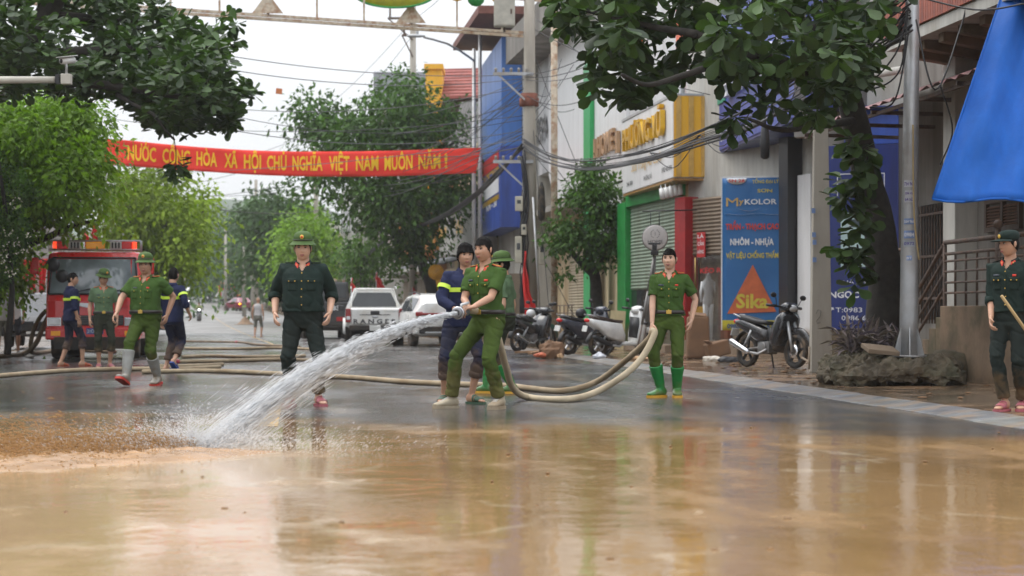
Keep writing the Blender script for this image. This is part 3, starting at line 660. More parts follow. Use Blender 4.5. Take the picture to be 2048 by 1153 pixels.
mb = MB(); rect(mb, psh, -.5, psh.L, 0, .22, -.4, .12); psh.build(mb, 'step', concrete, r, bevel=.01)
# round hanging sign
hs = thing('round_sign', 'round pale hanging sign with a wreath and dark letters over the tripod', 'sign', W(1310, 476, 46.5))
rx = Euler((R(90),0,0)).to_matrix()
mb = MB(); mb.lathe([(.265,-.06),(.29,-.05),(.29,.05),(.265,.06)], (0,0,0), 32, rot=rx); mb.build('disc', M('sign_disc', (.52,.48,.45), .5, var=.05), hs)
mb = MB(); mb.torus((0,0,0), .29, .018, 'y', 32); mb.build('rim', M('grey_rim', (.16,.15,.15), .4), hs)
dkp = M('dark_print', (.06,.06,.06), .6)
mb = text_mb('HOME', .11, 0, 1.15); mb.v = [(v[0], -.066, v[2]-.13) for v in mb.v]; mb.build('lettering', dkp, hs, fix=False)
mb = text_mb('1', .12, 0, .8); mb.v = [(v[0], -.066, v[2]+.05) for v in mb.v]; mb.build('lettering', dkp, hs, fix=False)
mb = MB()
for s in (-1, 1):
    for k in range(6): a = R(-70+k*26)*s+R(0 if s > 0 else 180); a = R(-60+k*24); mb.ball((s*.1*math.cos(a), -.064, .09+.1*math.sin(a)), (.016, .004, .009), 6)
mb.build('wreath', dkp, hs)
mb = MB(); mb.cyl((-.1,0,.28), (-.1,0,.62), .012, n=6); mb.cyl((.1,0,.28), (.1,0,.62), .012, n=6); mb.cyl((-.3,0,.62), (1.0,.2,.66), .015, n=6); mb.build('hanger', black, hs)

# --- white facade with green strip, "1 HOME"
pf = Pan(1180, 63.5, 1252, 56.5); r = pf.root('green_strip_house', 'white shop house with a vertical green strip and dark raised letters')
mb = MB(); rect(mb, pf, 0, pf.L, 3.4, 12.5, 0, .4); pf.build(mb, 'upper_wall', white_sign, r)
mb = MB(); rect(mb, pf, 0, pf.L, 0, 3.39, .6, .8); pf.build(mb, 'wall', cream_ren, r)
mb = MB(); rect(mb, pf, pf.X(1176), pf.X(1189), 0, pf.Z(1182, 128), -.15, -.01); pf.build(mb, 'green_strip', M('bright_green', (.02,.36,.10), .4, var=.06), r)
pf.text('1 HOME', r, 1194, 318, .85, tan_l, 1233, .03, y=-.12, depth=.1); pf.text('I', r, 1238, 306, .85, tan_l, 1242, .03, y=-.12, depth=.1)
pf2 = Pan(1187, 62, 1292, 53.5); zb, zt = pf2.Z(1187, 446), pf2.Z(1187, 350)
mb = MB(); mb.box2((0, 0, zb), (pf2.L, 1.0, zt)); pf2.build(mb, 'lower_sign', white_sign, r, bevel=.02)
pf2.text('123 Điện Biên', r, 1190, 437, .22, dkp, 1225, .01, y=-.012); pf2.text('0983 555 288', r, 1252, 409, .2, dkp, 1288, .01, y=-.012)
mb = MB(); mb.box2((-.1, -.06, zb-.12), (pf2.L, -.01, zb-.005)); pf2.build(mb, 'green_trim', green_fr, r)

# --- slab fronted house with grey picture
pg = Pan(1074, 76, 1184, 64); r = pg.root('white_slab_house', 'house with a huge blank white slab front behind the utility pole')
poly = [(pg.X(1097), pg.Z(1097, 352)), (pg.X(1108), pg.Z(1108, 398)), (pg.X(1176), pg.Z(1176, 402)), (pg.X(1184), pg.Z(1184, 392)), (pg.X(1184), 14.5), (pg.X(1097), 13)]
mb = MB(); mb.prism(poly, 0, .5); pg.build(mb, 'slab', white_sign, r, bevel=.03)
mb = MB(); rect(mb, pg, 0, pg.X(1097)-.03, pg.Z(1080, 350), 13, .05, .5); pg.build(mb, 'grey_picture', M('grey_picture', (.33,.34,.35), .5, var=.35, scale=.5, dirt=(.6,.6,.6), da=.8, dscale=.4), r)
pg.text('SPA', r, 1074, 288, 1.3, dkp, 1096, .02, y=-.02)
mb = MB(); rect(mb, pg, 0, pg.L+.3, 0, 13, .7, 1); pg.build(mb, 'wall', cream_ren, r)
shutter(pg, r, pg.X(1136, .6), pg.X(1180, .6), .2, 3.3, .62, shut_c, .1)
for px in (1160,): mb = MB(); rect(mb, pg, pg.X(px), pg.X(px+8), 0, 4.3, .2, .5); pg.build(mb, 'white_pillar', white, r)
mb = MB(); mb.box2((0, -.6, 4.55), (pg.L, .69, 4.75)); pg.build(mb, 'eave', concrete, r)
mb = MB()
for k in range(7): mb.box2((pg.X(1096+k*8, -.7), -.72, .15), (pg.X(1096+k*8, -.7)+.03, -.69, 1.25))
for z in (.3, .65, 1.0, 1.25): mb.box2((pg.X(1094, -.7), -.735, z), (pg.X(1150, -.7), -.722, z+.035))
gr = thing('low_iron_gate', 'low grey iron grating in front of the cream house beside the small tree', 'gate', pg.a); pg.build(mb, 'grating', rust, gr)
mb = MB(); rect(mb, pg, .0, pg.L+2, 10.5, 10.7, -1.2, 1); mb.box2((.0, -1.2, 10.7), (pg.L+1, -1.15, 11.6)); pg.build(mb, 'roof_balcony', grey_ren, r)

# --- blue sign tower
ph = Pan(964, 88, 1003, 79); r = ph.root('blue_sign_tower', 'tall blue sign tower with white and red printed boards beyond the lamp post')
z0, z1 = ph.Z(1003, 455), ph.Z(1003, 74); zm = ph.Z(1003, 292)
mb = MB(); mb.box2((0, 0, zm), (ph.L, .82, z1)); ph.build(mb, 'light_blue_box', blue_lt, r, bevel=.02)
mb = MB(); mb.box2((-.05, -.04, z0), (ph.L+.04, .82, zm-.01)); ph.build(mb, 'dark_blue_box', blue_md, r, bevel=.02)
for a, b, y0, y1, m_ in ((966, 1000, 330, 300, red_l), (966, 1000, 344, 332, gold), (966, 1000, 384, 352, lwhite), (966, 1000, 398, 388, gold)):
    mb = MB(); za, zb_ = ph.Z(1000, y0), ph.Z(1000, y1); mb.box2((ph.X(a), -.06, za), (ph.X(b), -.045, zb_)); ph.build(mb, 'printed_band', m_, r)
for s, a, b, y in (('SỮA TƯƠI', 967, 999, 380), ): ph.text(s, r, a, y, 1.5*.35, blue_md, b, .03, y=-.066)
ph.text('GIÁ RẺ NHẤT', r, 970, 403, .33, lwhite, 998, .03, y=-.05); ph.text('KM - 30', r, 975, 424, .5, lwhite, 996, .03, y=-.05)
mb = MB(); mb.box2((-1, .83, 0), (ph.L+3, 3, 12.6)); ph.build(mb, 'house_body', pale_ren, r)
mb = MB(); mb.prism([(ph.L+3.4, 12.4), (ph.L+3.4, 12.7), (-1.2, 13.1), (-1.2, 12.8)], -1.2, 3.4); ph.build(mb, 'eaves', M('brown_eaves', (.16,.06,.045), .8, var=.2), r)
mb = MB(); mb.box2((-.5, .3, 0), (ph.L+.3, .82, 2.6)); ph.build(mb, 'shop_front', shut_b, r)
# ------------------------------------------------------------------ farther buildings, hill
def far_house(u0, u1, v, h, wall, shut, label, floors=2, sgn=1, roof=None, winc=None):
    """a shop house beside the street between u0 and u1; its front stands v metres right of the middle line"""
    a, b = pt(u0, v), pt(u1, v); z0 = min(a.z, b.z)-.3; a.z = b.z = z0; d = (b-a); L = d.length; d.normalize()
    n = Vector((d.y, -d.x, 0))*sgn                       # into the building
    r = thing('shop_house', label, 'building', a)
    m = Matrix(((d.x, n.x, 0, 0), (d.y, n.y, 0, 0), (0, 0, 1, 0), (0, 0, 0, 1)))
    mb = MB().box2((0, 0, 0), (L, 9, h)); mb.box2((-.05, -.12, h+.002), (L+.05, 9, h+.35)); mb.xf(m).build('wall', wall, r)
    mb = MB().box2((.3, -.03, .3), (L-.3, .1, 3.1)); mb.xf(m).build('roller_shutter', shut, r)
    mb = MB().box2((0, -1.1, 3.3), (L, -.002, 3.45)); mb.xf(m).build('canopy', roof or grey_ren, r)
    if floors > 1:
        fh = (h-3.6)/(floors-1); nw = max(1, int(L/2.4))
        for f in range(floors-1):
            for k in range(nw):
                x = (k+.5)*L/nw; z = 3.9+fh*f
                mb = MB().box2((x-.62, -.05, z), (x+.62, .05, z+min(1.9, fh-.6))); w = mb.xf(m).build('window', white, r)
                mb = MB().box2((x-.54, -.08, z+.08), (x+.54, -.055, z+min(1.82, fh-.68))); mb.xf(m).build('pane', winc or dkglass, w)
    # end wall windows facing down the street
    return r
far_house(104, 116, 9.5, 7.5, pale_ren, shut_b, 'pale two storey house just beyond the orange shop', 2)
far_house(118, 128, 9, 9.5, white, shut_c, 'white three storey house half hidden behind the dark tree', 3)
far_house(130, 143, 9, 7, grey_ren, shut_b, 'grey two storey house with brown shutter far along the right side', 2, roof=rooft)
far_house(146, 156, 9, 10, pale_ren, shut_c, 'tall pale house far along the right side with cream shutter', 3)
far_house(160, 176, 9, 7, cream_ren, shut_g, 'cream house with green shutter far along the right side', 2, roof=rooft)
far_house(180, 200, 9, 8.5, white, shut_b, 'white house beside the distant red truck', 3)
far_house(205, 235, 9, 7, grey_ren, shut_c, 'low grey row house far up the hill on the right', 2)
far_house(240, 300, 9, 7.5, pale_ren, shut_b, 'pale row house at the top of the hill on the right', 2, roof=rooft)
far_house(48, 60, -13, 8.5, pale_ren, shut_b, 'pale house on the left behind the fire engine', 2, -1)
far_house(64, 78, -13, 10, white, shut_c, 'white tall house on the left behind the yellow green tree', 3, -1)
far_house(84, 104, -12.5, 11.5, pale_ren, shut_b, 'pale tall house left of the yellow green tree', 3, -1)
far_house(150, 180, -12, 7, grey_ren, shut_c, 'grey row house far along the left side', 2, -1)
far_house(190, 240, -12, 6.5, cream_ren, shut_b, 'cream row house far along the left side', 2, -1)
far_house(20, 44, -15, 7.5, grey_ren, shut_b, 'grey house hidden behind the left street trees', 2, -1)
# row across the road's far end
for k, (px0, px1, m_, h, lab) in enumerate(((372, 392, M('teal_wall', (.10,.22,.19), .7, var=.2), 9, 'teal fronted shop at the far end of the road'), (392, 407, pale_ren, 12, 'pale narrow house at the far end of the road'),
        (407, 424, shut_b, 9, 'brown shuttered house at the far end of the road'), (424, 432, white, 13, 'white pillar like house at the far end of the road'), (432, 470, red_fr, 8, 'red fronted house with green roof at the far end of the road'), (300, 371, cream_ren, 9, 'cream house at the far end of the road behind the yellow green tree'), (470, 560, grey_ren, 10, 'grey house at the far end of the road behind the red truck'))):
    a, b = W(px0, 580, 432), W(px1, 580, 432); z0 = 5.8
    r = thing('end_house', lab, 'building', (a.x, 432, z0)); w = b.x-a.x
    MB().box2((.02, 0, -2), (w-.02, 8, h)).build('wall', m_, r)
    MB().box2((w*.15, -.06, 0), (w*.85, -.01, 3)).build('doorway', dk, r)
    MB().prism([(-.1, h), (w+.1, h), (w*.5, h+1.6)], -.5, 8.2).build('roof', rooft if k != 4 else green_fr, r)
# orange shop and cream shop with gold letters, beyond the blue tower
po = Pan(773, 128, 868, 96); r = po.root('orange_shop', 'orange shop house with projecting upper storey behind the white pickup')
mb = MB(); mb.box2((0, 0, 4.1), (po.L, 3, 7.2)); po.build(mb, 'upper_storey', orange_ren, r, bevel=.03)
mb = MB(); mb.box2((0, -.05, 5.2), (po.L, -.003, 5.3)); po.build(mb, 'ledge', pale_ren, r)
mb = MB(); mb.box2((0, 1.2, 0), (po.L, 6, 4.09)); po.build(mb, 'wall', shut_b, r)
for k in range(5): mb = MB(); mb.box2((k*po.L/5+.05, .9, 0), (k*po.L/5+.8, 1.19, 4.09)); po.build(mb, 'pillar', M('brown_orange', (.33,.15,.05), .8), r)
for k in range(5): shutter(po, r, k*po.L/5+.85, (k+1)*po.L/5, .2, 3.4, 1.1, shut_c, .14)
mb = MB(); mb.box2((-.5, -.02, 4.3), (-.01, .6, 5.4)); po.build(mb, 'blue_sign', blue_lt, r)
pq = Pan(869, 97, 952, 89); r = pq.root('cream_letter_shop', 'cream shop with worn gold lettering and a grey awning behind the two hose men')
z0, z1 = pq.Z(869, 516), pq.Z(869, 400)
mb = MB(); mb.box2((0, 0, z0), (pq.L, 1, z1)); pq.build(mb, 'sign_box', M('cream_sign', (.5,.49,.45), .5, dirt=(.3,.27,.2), da=.4, streak=True), r, bevel=.03)
pq.text('Quang', r, 874, 478, 1.0, gold, 895, .04, y=-.06); pq.text('Vũ', r, 911, 468, .9, gold, 928, .04, y=-.06)
mb = MB(); mb.prism([(-1.7, z0-.55), (-1.66, z0-.5), (0, z0-.05), (0, z0-.1)], 0, pq.L+1, 'x'); pq.build(mb, 'awning', M('grey_awning', (.13,.14,.155), .6), r)
mb = MB(); mb.box2((0, 1.01, 0), (pq.L+2, 7, 9)); pq.build(mb, 'wall', cream_ren, r)
shutter(pq, r, .3, pq.L*.55, .2, 2.9, .9, shut_c, .14)
ysg = thing('round_orange_sign', 'round orange sign with dark figure under the grey awning', 'sign', W(872, 545, 86))
mb = MB(); mb.lathe([(.34, -.03), (.34, .03)], (0,0,0), 24, rot=rx); mb.build('disc', M('orange_disc', (.6,.3,.02), .5), ysg)
mb = MB(); mb.lathe([(.23, -.034), (.25, -.032), (.25, -.033)], (0,0,0), 24, rot=rx); mb.bar((-.12,-.036,-.1), (.1,-.036,.12), .05, .004); mb.bar((.02,-.036,0), (-.08,-.036,.14), .05, .004); mb.build('figure', dk, ysg)
# yellow tower, tile roof, lattice and dark roof above the middle trees
r = thing('yellow_tower_house', 'house with a yellow tower and red tiled roof above the middle tree', 'building', W(885, 632, 104))
o = Matrix.Translation(-r.location)
def bxw(px0, px1, py0, py1, z, dep, nm, m_, rt, bev=0):
    a, b = W(px0, py1, z), W(px1, py0, z); mb = MB().box2((a.x, z, a.z), (b.x, z+dep, b.z)); return mb.xf(Matrix.Translation(-rt.location)).build(nm, m_, rt, bevel=bev)
bxw(851, 884, 130, 600, 103, 3, 'yellow_tower', yellow_ren, r, .04); bxw(848, 886, 128, 138, 102.8, 3.4, 'tower_cap', yellow_ren, r)
bxw(884, 960, 195, 600, 104, 8, 'wall', M('dark_brick', (.07,.05,.045), .8), r)
mb = MB(); a, b = W(884, 192, 102.5), W(972, 190, 101); c, d = W(884, 138, 110), W(972, 136, 108)
mb.add([a, b, d, c, a-Vector((0,0,.15)), b-Vector((0,0,.15)), d-Vector((0,0,.15)), c-Vector((0,0,.15))], [(0,1,2,3),(7,6,5,4),(0,4,5,1),(1,5,6,2),(2,6,7,3),(3,7,4,0)])
mb.xf(o).build('red_roof', rooft, r)
for k in range(9):
    mb = MB(); t = (k+.5)/9; mb.bar(a.lerp(c, t)+Vector((0,0,.03)), b.lerp(d, t)+Vector((0,0,.03)), .05, .05); mb.xf(o).build('roof_course', rooft, r)
mb = MB()
for k in range(15): mb.bar(W(885+k*5, 335, 96), W(925+k*5, 205, 100), .1, .05)
mb.xf(o).build('lattice_screen', M('grey_slat', (.13,.125,.12), .8), r)
r = thing('dark_roof_house', 'house with dark slate roof left of the yellow tower', 'building', W(800, 632, 118))
bxw(752, 850, 205, 600, 118, 8, 'wall', pale_ren, r); mb = MB(); a, b = W(747, 215, 116), W(853, 215, 116); c, d = W(747, 148, 124), W(853, 148, 124)
mb.add([a, b, d, c], [(0,1,2,3)]); sl_ = mb.xf(Matrix.Translation(-r.location)).build('slate_roof', M('slate', (.06,.065,.075), .7, var=.2, bump=.4, bscale=8), r); sd = sl_.modifiers.new('s', 'SOLIDIFY'); sd.thickness = .12
for k in range(7): mb = MB(); t = (k+.5)/7; mb.bar(a.lerp(c, t)+Vector((0,0,.08)), b.lerp(d, t)+Vector((0,0,.08)), .12, .05); mb.xf(Matrix.Translation(-r.location)).build('roof_course', M('slate', (.06,.065,.075)), r)
# white house fragments left
r = thing('white_gable_house', 'white house corner showing left of the yellow green tree under the banner', 'building', W(225, 632, 108))
bxw(196, 240, 345, 665, 108, 6, 'wall', white, r); bxw(226, 236, 370, 400, 107.9, .2, 'window', dkglass, r)
# wooded hill beyond
hb = MB(); nx, nz = 90, 26
for j in range(nz+1):
    for i in range(nx+1):
        x = -420+i*840/nx; t = j/nz; y = 620+t*260
        pk = 22*math.exp(-((x+115)/70)**2)+8*math.exp(-((x-110)/190)**2)+20
        z = 8+pk*(1-(1-t)**2)*.95+4*noise.noise((x*.06, y*.06, 2))+3*noise.noise((x*.2, y*.2, 5))*min(1, t*4)
        hb.v.append((x, y, z if t > 0 else -2))
for j in range(nz):
    for i in range(nx): a = j*(nx+1)+i; hb.f.append([a, a+1, a+nx+2, a+nx+1]); hb.m.append(0); hb.s.append(True)
hb.build('hill', M('wooded_hill', (.035,.06,.03), .9, var=.5, scale=.09, bump=.8, bscale=.3), None, fix=False, kind='structure')

# ------------------------------------------------------------------ poles, lamps, camera arm
conc_p = M('pole_concrete', (.36,.33,.28), .85, var=.12, scale=2, bump=.2, dirt=(.18,.15,.12), da=.5, dscale=1.2, streak=True)
def pole_pts(px0, py0, px1, py1, z): return W(px0, py0, z), W(px1, py1, z)
b0 = W(1061, 690, 57); p1 = thing('utility_pole', 'big concrete utility pole hung with cable bundles and meter boxes', 'utility pole', b0)
tp = W(1058, -160, 57)-b0
MB().tube([(0,0,-.1), tp*.5, tp], [.22, .175, .14], 18).build('shaft', conc_p, p1)
for py, w in ((150, 52), (325, 40)):
    c = W(1058, py, 57)-b0; mb = MB(); mb.box((c.x-.45, -.22, c.z), (1.15, .07, .09)); mb.bar((c.x-.9, -.2, c.z), (c.x-.1, -.18, c.z-.75), .05, .05)
    ca = mb.build('cross_arm', steel, p1)
    for k in range(5):
        mb = MB(); mb.lathe([(.02,.0),(.045,.02),(.03,.05),(.05,.08),(.03,.12),(.0,.13)], (c.x-.95+k*.22, -.22, c.z+.045), 10); mb.build('insulator', M('insulator', (.25,.23,.2), .3), ca)
c = W(1058, 205, 57)-b0; mb = MB(); mb.lathe([(.2,-.12),(.28,-.12),(.28,.12),(.2,.12)], c, 4); mb.lathe([(.2,-.05),(.24,-.05),(.24,.3),(.2,.3)], c+Vector((0,0,-.05)), 12); mb.build('rusty_clamp', M('red_rust', (.2,.07,.045), .8, var=.3), p1)
boxm = M('meter_box', (.5,.47,.38), .6, dirt=(.3,.25,.18), da=.4)
for px, py, w, h in ((1038, 408, .22, .42), (1082, 415, .2, .5), (1037, 500, .2, .75), (1084, 505, .18, .7), (1048, 460, .15, .3)):
    c = W(px, py, 56.6)-b0; mb = MB(); mb.box(c, (w, .18, h)); bo = mb.build('meter_box', boxm, p1, bevel=.02)
    mb = MB(); mb.box(c+Vector((0,-.094,h*.12)), (w*.5,.01,h*.25)); mb.build('dial_window', dkglass, bo)
for k in range(7):
    x0 = random.uniform(-.25, -.12); mb = MB(); zt_ = random.uniform(3.2, 5.6)
    mb.tube([(x0+.06*math.sin(i*1.3+k), -.24+.04*math.cos(i+k), .9+(zt_-.9)*i/9) for i in range(10)], random.choice((.02,.03,.05)), 6); mb.build('drop_cable', black, p1)
mb = MB(); mb.lathe([(.02,0),(.09,.05),(.12,.4),(.09,.9),(.03,1.1)], W(1083, 400, 56.5)-b0+Vector((0,0,-.6)), 10); mb.build('black_wrap', rubber, p1)
# twin steel lamp poles right of the banner
for px, lab, arm in ((948, 'thin steel lamp post with a long curved lamp arm', True), (960, 'plain steel post beside the curved lamp post, the red banner tied to it', False)):
    z = 80; b = pt(78, 5.6); b = W(px, 660, z); b.z = 0; r = thing('lamp_post', lab, 'lamp post', b)
    tz = W(px, 98 if arm else 68, z).z; MB().tube([(0,0,0),(0,0,tz)], [.11,.07], 12).build('shaft', steel, r)
    if arm:
        pts = [W(x, y, z-i*.6)-b for i, (x, y) in enumerate(((948, 122), (940, 116), (920, 102), (895, 88), (865, 79), (848, 75)))]
        MB().tube(pts, .045, 8).build('lamp_arm', steel, r)
        c = pts[-1]+Vector((-.25, -.1, .04)); mb = MB(); mb.loft([[c+Vector((x, .13*math.cos(a)*w, .07*math.sin(a)*w)) for a in np.linspace(0, 2*math.pi, 11)[:-1]] for x, w in ((-.42,.3),(-.3,1),(.1,.9),(.3,.4))]); mb.build('lamp_head', silver, r)
        MB().box(c+Vector((.0,0,.12)), (.1,.08,.14)).build('sensor', steel, r)
# rectangular concrete post by the motorbike; round steel post on the stone mound
b = W(1641, 738, 31); b.z = .1; r = thing('concrete_post', 'square grey concrete post with black paint mark and small stickers beside the motorbike', 'post', b)
mb = MB(); tz = W(1641, 255, 31).z
mb.loft([[(-w*x, -d*y, z) for x, y in ((-1,-1),(.25,-1),(.3,-.8),(1,-.8),(1,1),(-1,1))] for z, w, d in ((-.05,.165,.14),(tz*.5,.135,.115),(tz,.105,.09))], sm=False); mb.build('shaft', conc_p, r, bevel=.008)
MB().tube([W(x, y, 30.84)-b for x, y in ((1632,628),(1636,620),(1642,622),(1641,632),(1633,643),(1634,647),(1641,646))], .008, 6, flat=.4).build('paint_mark', black, r)
stk = M('sticker_blue', (.2,.3,.55), .5, var=.3)
for px, py in ((1627, 422), (1628, 470), (1629, 485), (1629, 520)): MB().box(W(px, py, 30.845)-b, (.06,.004,.075)).build('sticker', stk, r)
mb = MB(); mb.cyl((-.17,0,.0), (-.17,.0,.35), .02); mb.build('pipe', pale_ren, r)
b = W(1818, 712, 25.6); r = thing('steel_post', 'tall round galvanised post with blue stickers standing on the stone mound', 'post', b)
mb = MB(); tz = W(1818, -80, 25.6).z-b.z; mb.tube([(0,0,-.1),(0,0,.5),(.02,0,tz*.5),(.05,0,tz)], [.125,.12,.105,.085], 20); mb.build('shaft', steel, r)
for k in range(6):
    a = R(60*k+20); mb = MB(); mb.add([(.11*math.cos(a),.11*math.sin(a),0),(.22*math.cos(a),.22*math.sin(a),0),(.11*math.cos(a),.11*math.sin(a),.4)], [(0,1,2)]); o_ = mb.build('gusset', steel, r, fix=False); sd = o_.modifiers.new('s','SOLIDIFY'); sd.thickness = .012
MB().lathe([(.23,-.02),(.23,.01)], (0,0,0), 16).build('base_plate', steel, r)
def curved_label(txt, pz, h, w, m_, bg, root, rad, ang0=R(-100)):
    n = 6; mb = MB()
    for i in range(n+1):
        a = ang0-w/rad/2+w/rad*i/n
        for z in (-h/2, h/2): mb.v.append((rad*math.cos(a), rad*math.sin(a), pz+z))
    for i in range(n): mb.f.append([2*i, 2*i+2, 2*i+3, 2*i+1]); mb.m.append(0); mb.s.append(True)
    o = mb.build('sticker', bg, root, fix=False)
    t = text_mb(txt, h*.7, .02); xs = [v[0] for v in t.v]; k = w*.9/(max(xs)-min(xs)); c = (max(xs)+min(xs))/2
    t.v = [((rad+.002)*math.cos(ang0+(v[0]-c)*k/rad), (rad+.002)*math.sin(ang0+(v[0]-c)*k/rad), pz-h*.26+v[2]) for v in t.v]
    t.build('sticker_text', m_, o, fix=False)
pw2 = M('sticker_white', (.55,.56,.6), .6, var=.1); pu2 = M('sticker_purple', (.10,.06,.3), .6)
for txt, py, h, w, bgm, tm in (('734 966', 369, .085, .14, pw2, pu2), ('094 HV', 388, .07, .11, pw2, pu2), ('64163', 400, .08, .12, pw2, pu2), ('564 966', 444, .075, .14, stk, lwhite), ('0984', 470, .1, .14, stk, lwhite), ('BT', 517, .06, .07, stk, lwhite), ('0972', 488, .08, .15, M('sticker_pale', (.4,.45,.5), .6, var=.3), pu2)):
    curved_label(txt, W(1818, py, 25.6).z-b.z, h, w, tm, bgm, r, .122)
# distant poles
for px, py1, z, lab, arms in ((826, -60, 92, 'tall concrete pole with a double cross arm rising above the middle tree', 1), (632, 255, 130, 'distant concrete pole with cross arms left of the middle tree', 1), (488, 430, 190, 'distant pale pole right of the far red truck', 0), (505, 470, 178, 'thin grey far pole behind the helmeted man in black', 0), (451, 440, 230, 'faint far pole on the left of the hill road', 0), (512, 360, 165, 'slim far pole standing behind the middle trees', 0)):
    b = W(px, 632, z); b.z = 0; r = thing('utility_pole', lab, 'utility pole', b); tz = W(px, py1, z).z
    MB().tube([(0,0,0),(0,0,tz)], [.2,.13], 10).build('shaft', conc_p, r)
    if arms:
        for py, l in ((38 if z < 100 else 262, -1.15), (72 if z < 100 else 285, -.5)):
            zz = W(px, py, z).z; mb = MB(); mb.box((l/2, -.15, zz), (abs(l), .1, .1)); mb.bar((l, -.15, zz), (0, -.15, zz-1.0), .06, .06); mb.cyl((l+.1, -.15, zz), (l+.1,-.15,zz+.55), .045); mb.build('cross_arm', rust, r)
# traffic camera arm, top left
b = W(0, 160, 30); r = thing('camera_arm', 'pale horizontal pole arm with a small traffic camera at the upper left', 'camera')
mb = MB(); mb.tube([W(-420, 162, 30.5), W(110, 160, 30)], [.075, .05], 14); mb.build('arm', M('cream_metal', (.5,.47,.4), .5), r)
MB().box(W(116, 159, 30), (.06, .12, .14)).build('dark_band', black, r)
MB().box(W(133, 159, 30), (.15, .14, .155)).build('junction_box', M('cream_metal', (.5,.47,.4)), r, bevel=.01)
MB().tube([W(133, 148, 30), W(133, 132, 30), W(131, 125, 30)], .02, 8).build('bracket', steel, r)
mb = MB(); c = W(131, 121, 30); mb.cyl(c+Vector((.1,.12,.02)), c+Vector((-.05,-.06,-.02)), .05, .05, 14); hh_ = mb.build('camera_body', white, r); mb = MB(); mb.cyl(c+Vector((-.05,-.06,-.02)), c+Vector((-.055,-.066,-.021)), .034, .034, 14); mb.build('lens', black, hh_)
mb = MB(); mb.bar(c+Vector((.12,.12,.085)), c+Vector((-.08,-.12,.03)), .12, .012); mb.build('sun_shield', white, hh_)
mb = MB(); mb.tube([(W(-420,162,30.5).x, 30.5, 0), (W(-420,162,30.5).x, 30.5, 6)], [.12,.08], 12); mb.build('post', steel, r)

# ------------------------------------------------------------------ truss gate across the street top
g0, g1 = W(-260, -22, 49.5), W(1046, 66, 57); gt = thing('street_gate', 'rusty pale steel lattice beam spanning the street at the top', 'gate', (g1.x, g1.y, 0))
gm_ = M('rusty_cream_steel', (.55,.47,.36), .6, .1, var=.15, scale=8, dirt=(.3,.13,.05), da=.8, dscale=5)
og = Matrix.Translation(-gt.location); up = Vector((0,0,.95))
for nm, a, b in (('bottom_chord', g0, g1), ('top_chord', g0+up, g1+up+Vector((.8,.3,0)))): MB().bar(a, b, .075, .075).xf(og).build(nm, gm_, gt)
for dy in (.7,): MB().bar(g0+Vector((0,dy,.0)), g1+Vector((0,dy,0)), .08, .08).xf(og).build('rear_chord', gm_, gt)
for px in (20, 142, 244, 341, 439, 536, 634, 728, 822, 914, 1004):
    t = (px+260)/1306; t = t*49.5/(57+t*(49.5-57)) if False else t; p = g0.lerp(g1, t); x = (px-1024)/FPX
    lo_, hi_ = 0, 1
    for _ in range(30):
        m2 = (lo_+hi_)/2; q = g0.lerp(g1, m2)
        if q.x/q.y < x: lo_ = m2
        else: hi_ = m2
    p = g0.lerp(g1, lo_); big = px in (244, 536, 822)
    MB().bar(p, p+up, .07 if big else .05, .07 if big else .05).xf(og).build('upright', rust if big else gm_, gt)
    if big:
        mb = MB(); mb.prism([(p.x-.42, p.z+.05), (p.x+.42, p.z+.05), (p.x+.08, p.z+.5), (p.x-.08, p.z+.5)], p.y-.09, p.y-.06); mb.xf(og).build('gusset_plate', gm_, gt)
    if px in (634, 914):
        MB().lathe([(.26,-.03),(.26,.03)], p+up+Vector((0,-.1,.06)), 16, rot=rx).xf(og).build('yellow_disc', yellow_ren, gt)
c = W(790, -14, 55.3); mb = MB(); mb.lathe([(1.1,-.05),(1.12,0),(1.1,.05)], c, 36, rot=rx); mb.v = [(v[0], v[1], c.z+(v[2]-c.z)*.36) for v in mb.v]
mb.xf(og).build('yellow_oval', M('yellow_green_disc', (.55,.52,.05), .5, var=.1), gt)
mb = MB(); mb.tube([(c.x+1.14*math.cos(a), c.y-.06, c.z+.42*math.sin(a)) for a in np.linspace(0, 6.283, 48)[:-1]], .03, 6, closed=True, cap=False); mb.xf(og).build('oval_rim', green_fr, gt)
for px, py, m_ in ((952, -4, green_fr), (1000, -8, yellow_ren)): MB().lathe([(.25,-.03),(.25,.03)], W(px, py, 56), 12, rot=rx).xf(og).build('ornament', m_, gt)
cb = thing('cable_cabinet', 'beige metal cabinet on the steel beam beside the big utility pole', 'electric box', W(1009, 56, 55.9))
w = 42*55.9/FPX; MB().box((0, -.2, .42), (w, .35, .85)).build('body', M('beige_metal', (.40,.38,.32), .5), cb, bevel=.02)
MB().box((.0, -.382, .42), (w-.06, .02, .79)).build('door', M('beige_metal', (.40,.38,.32)), cb, bevel=.008); MB().box((w*.32, -.396, .4), (.05, .012, .14)).build('latch', rust, cb); MB().cyl((0,-.1,.02), (0,-.1,-.14), .03).build('conduit', rust, cb)
for x in (g0.x, g1.x+.9): MB().cyl((x, 50 if x < 0 else 57.3, 0), (x, 50 if x < 0 else 57.3, 10.2), .1, .1, 10).xf(og).build('gate_post', gm_, gt)

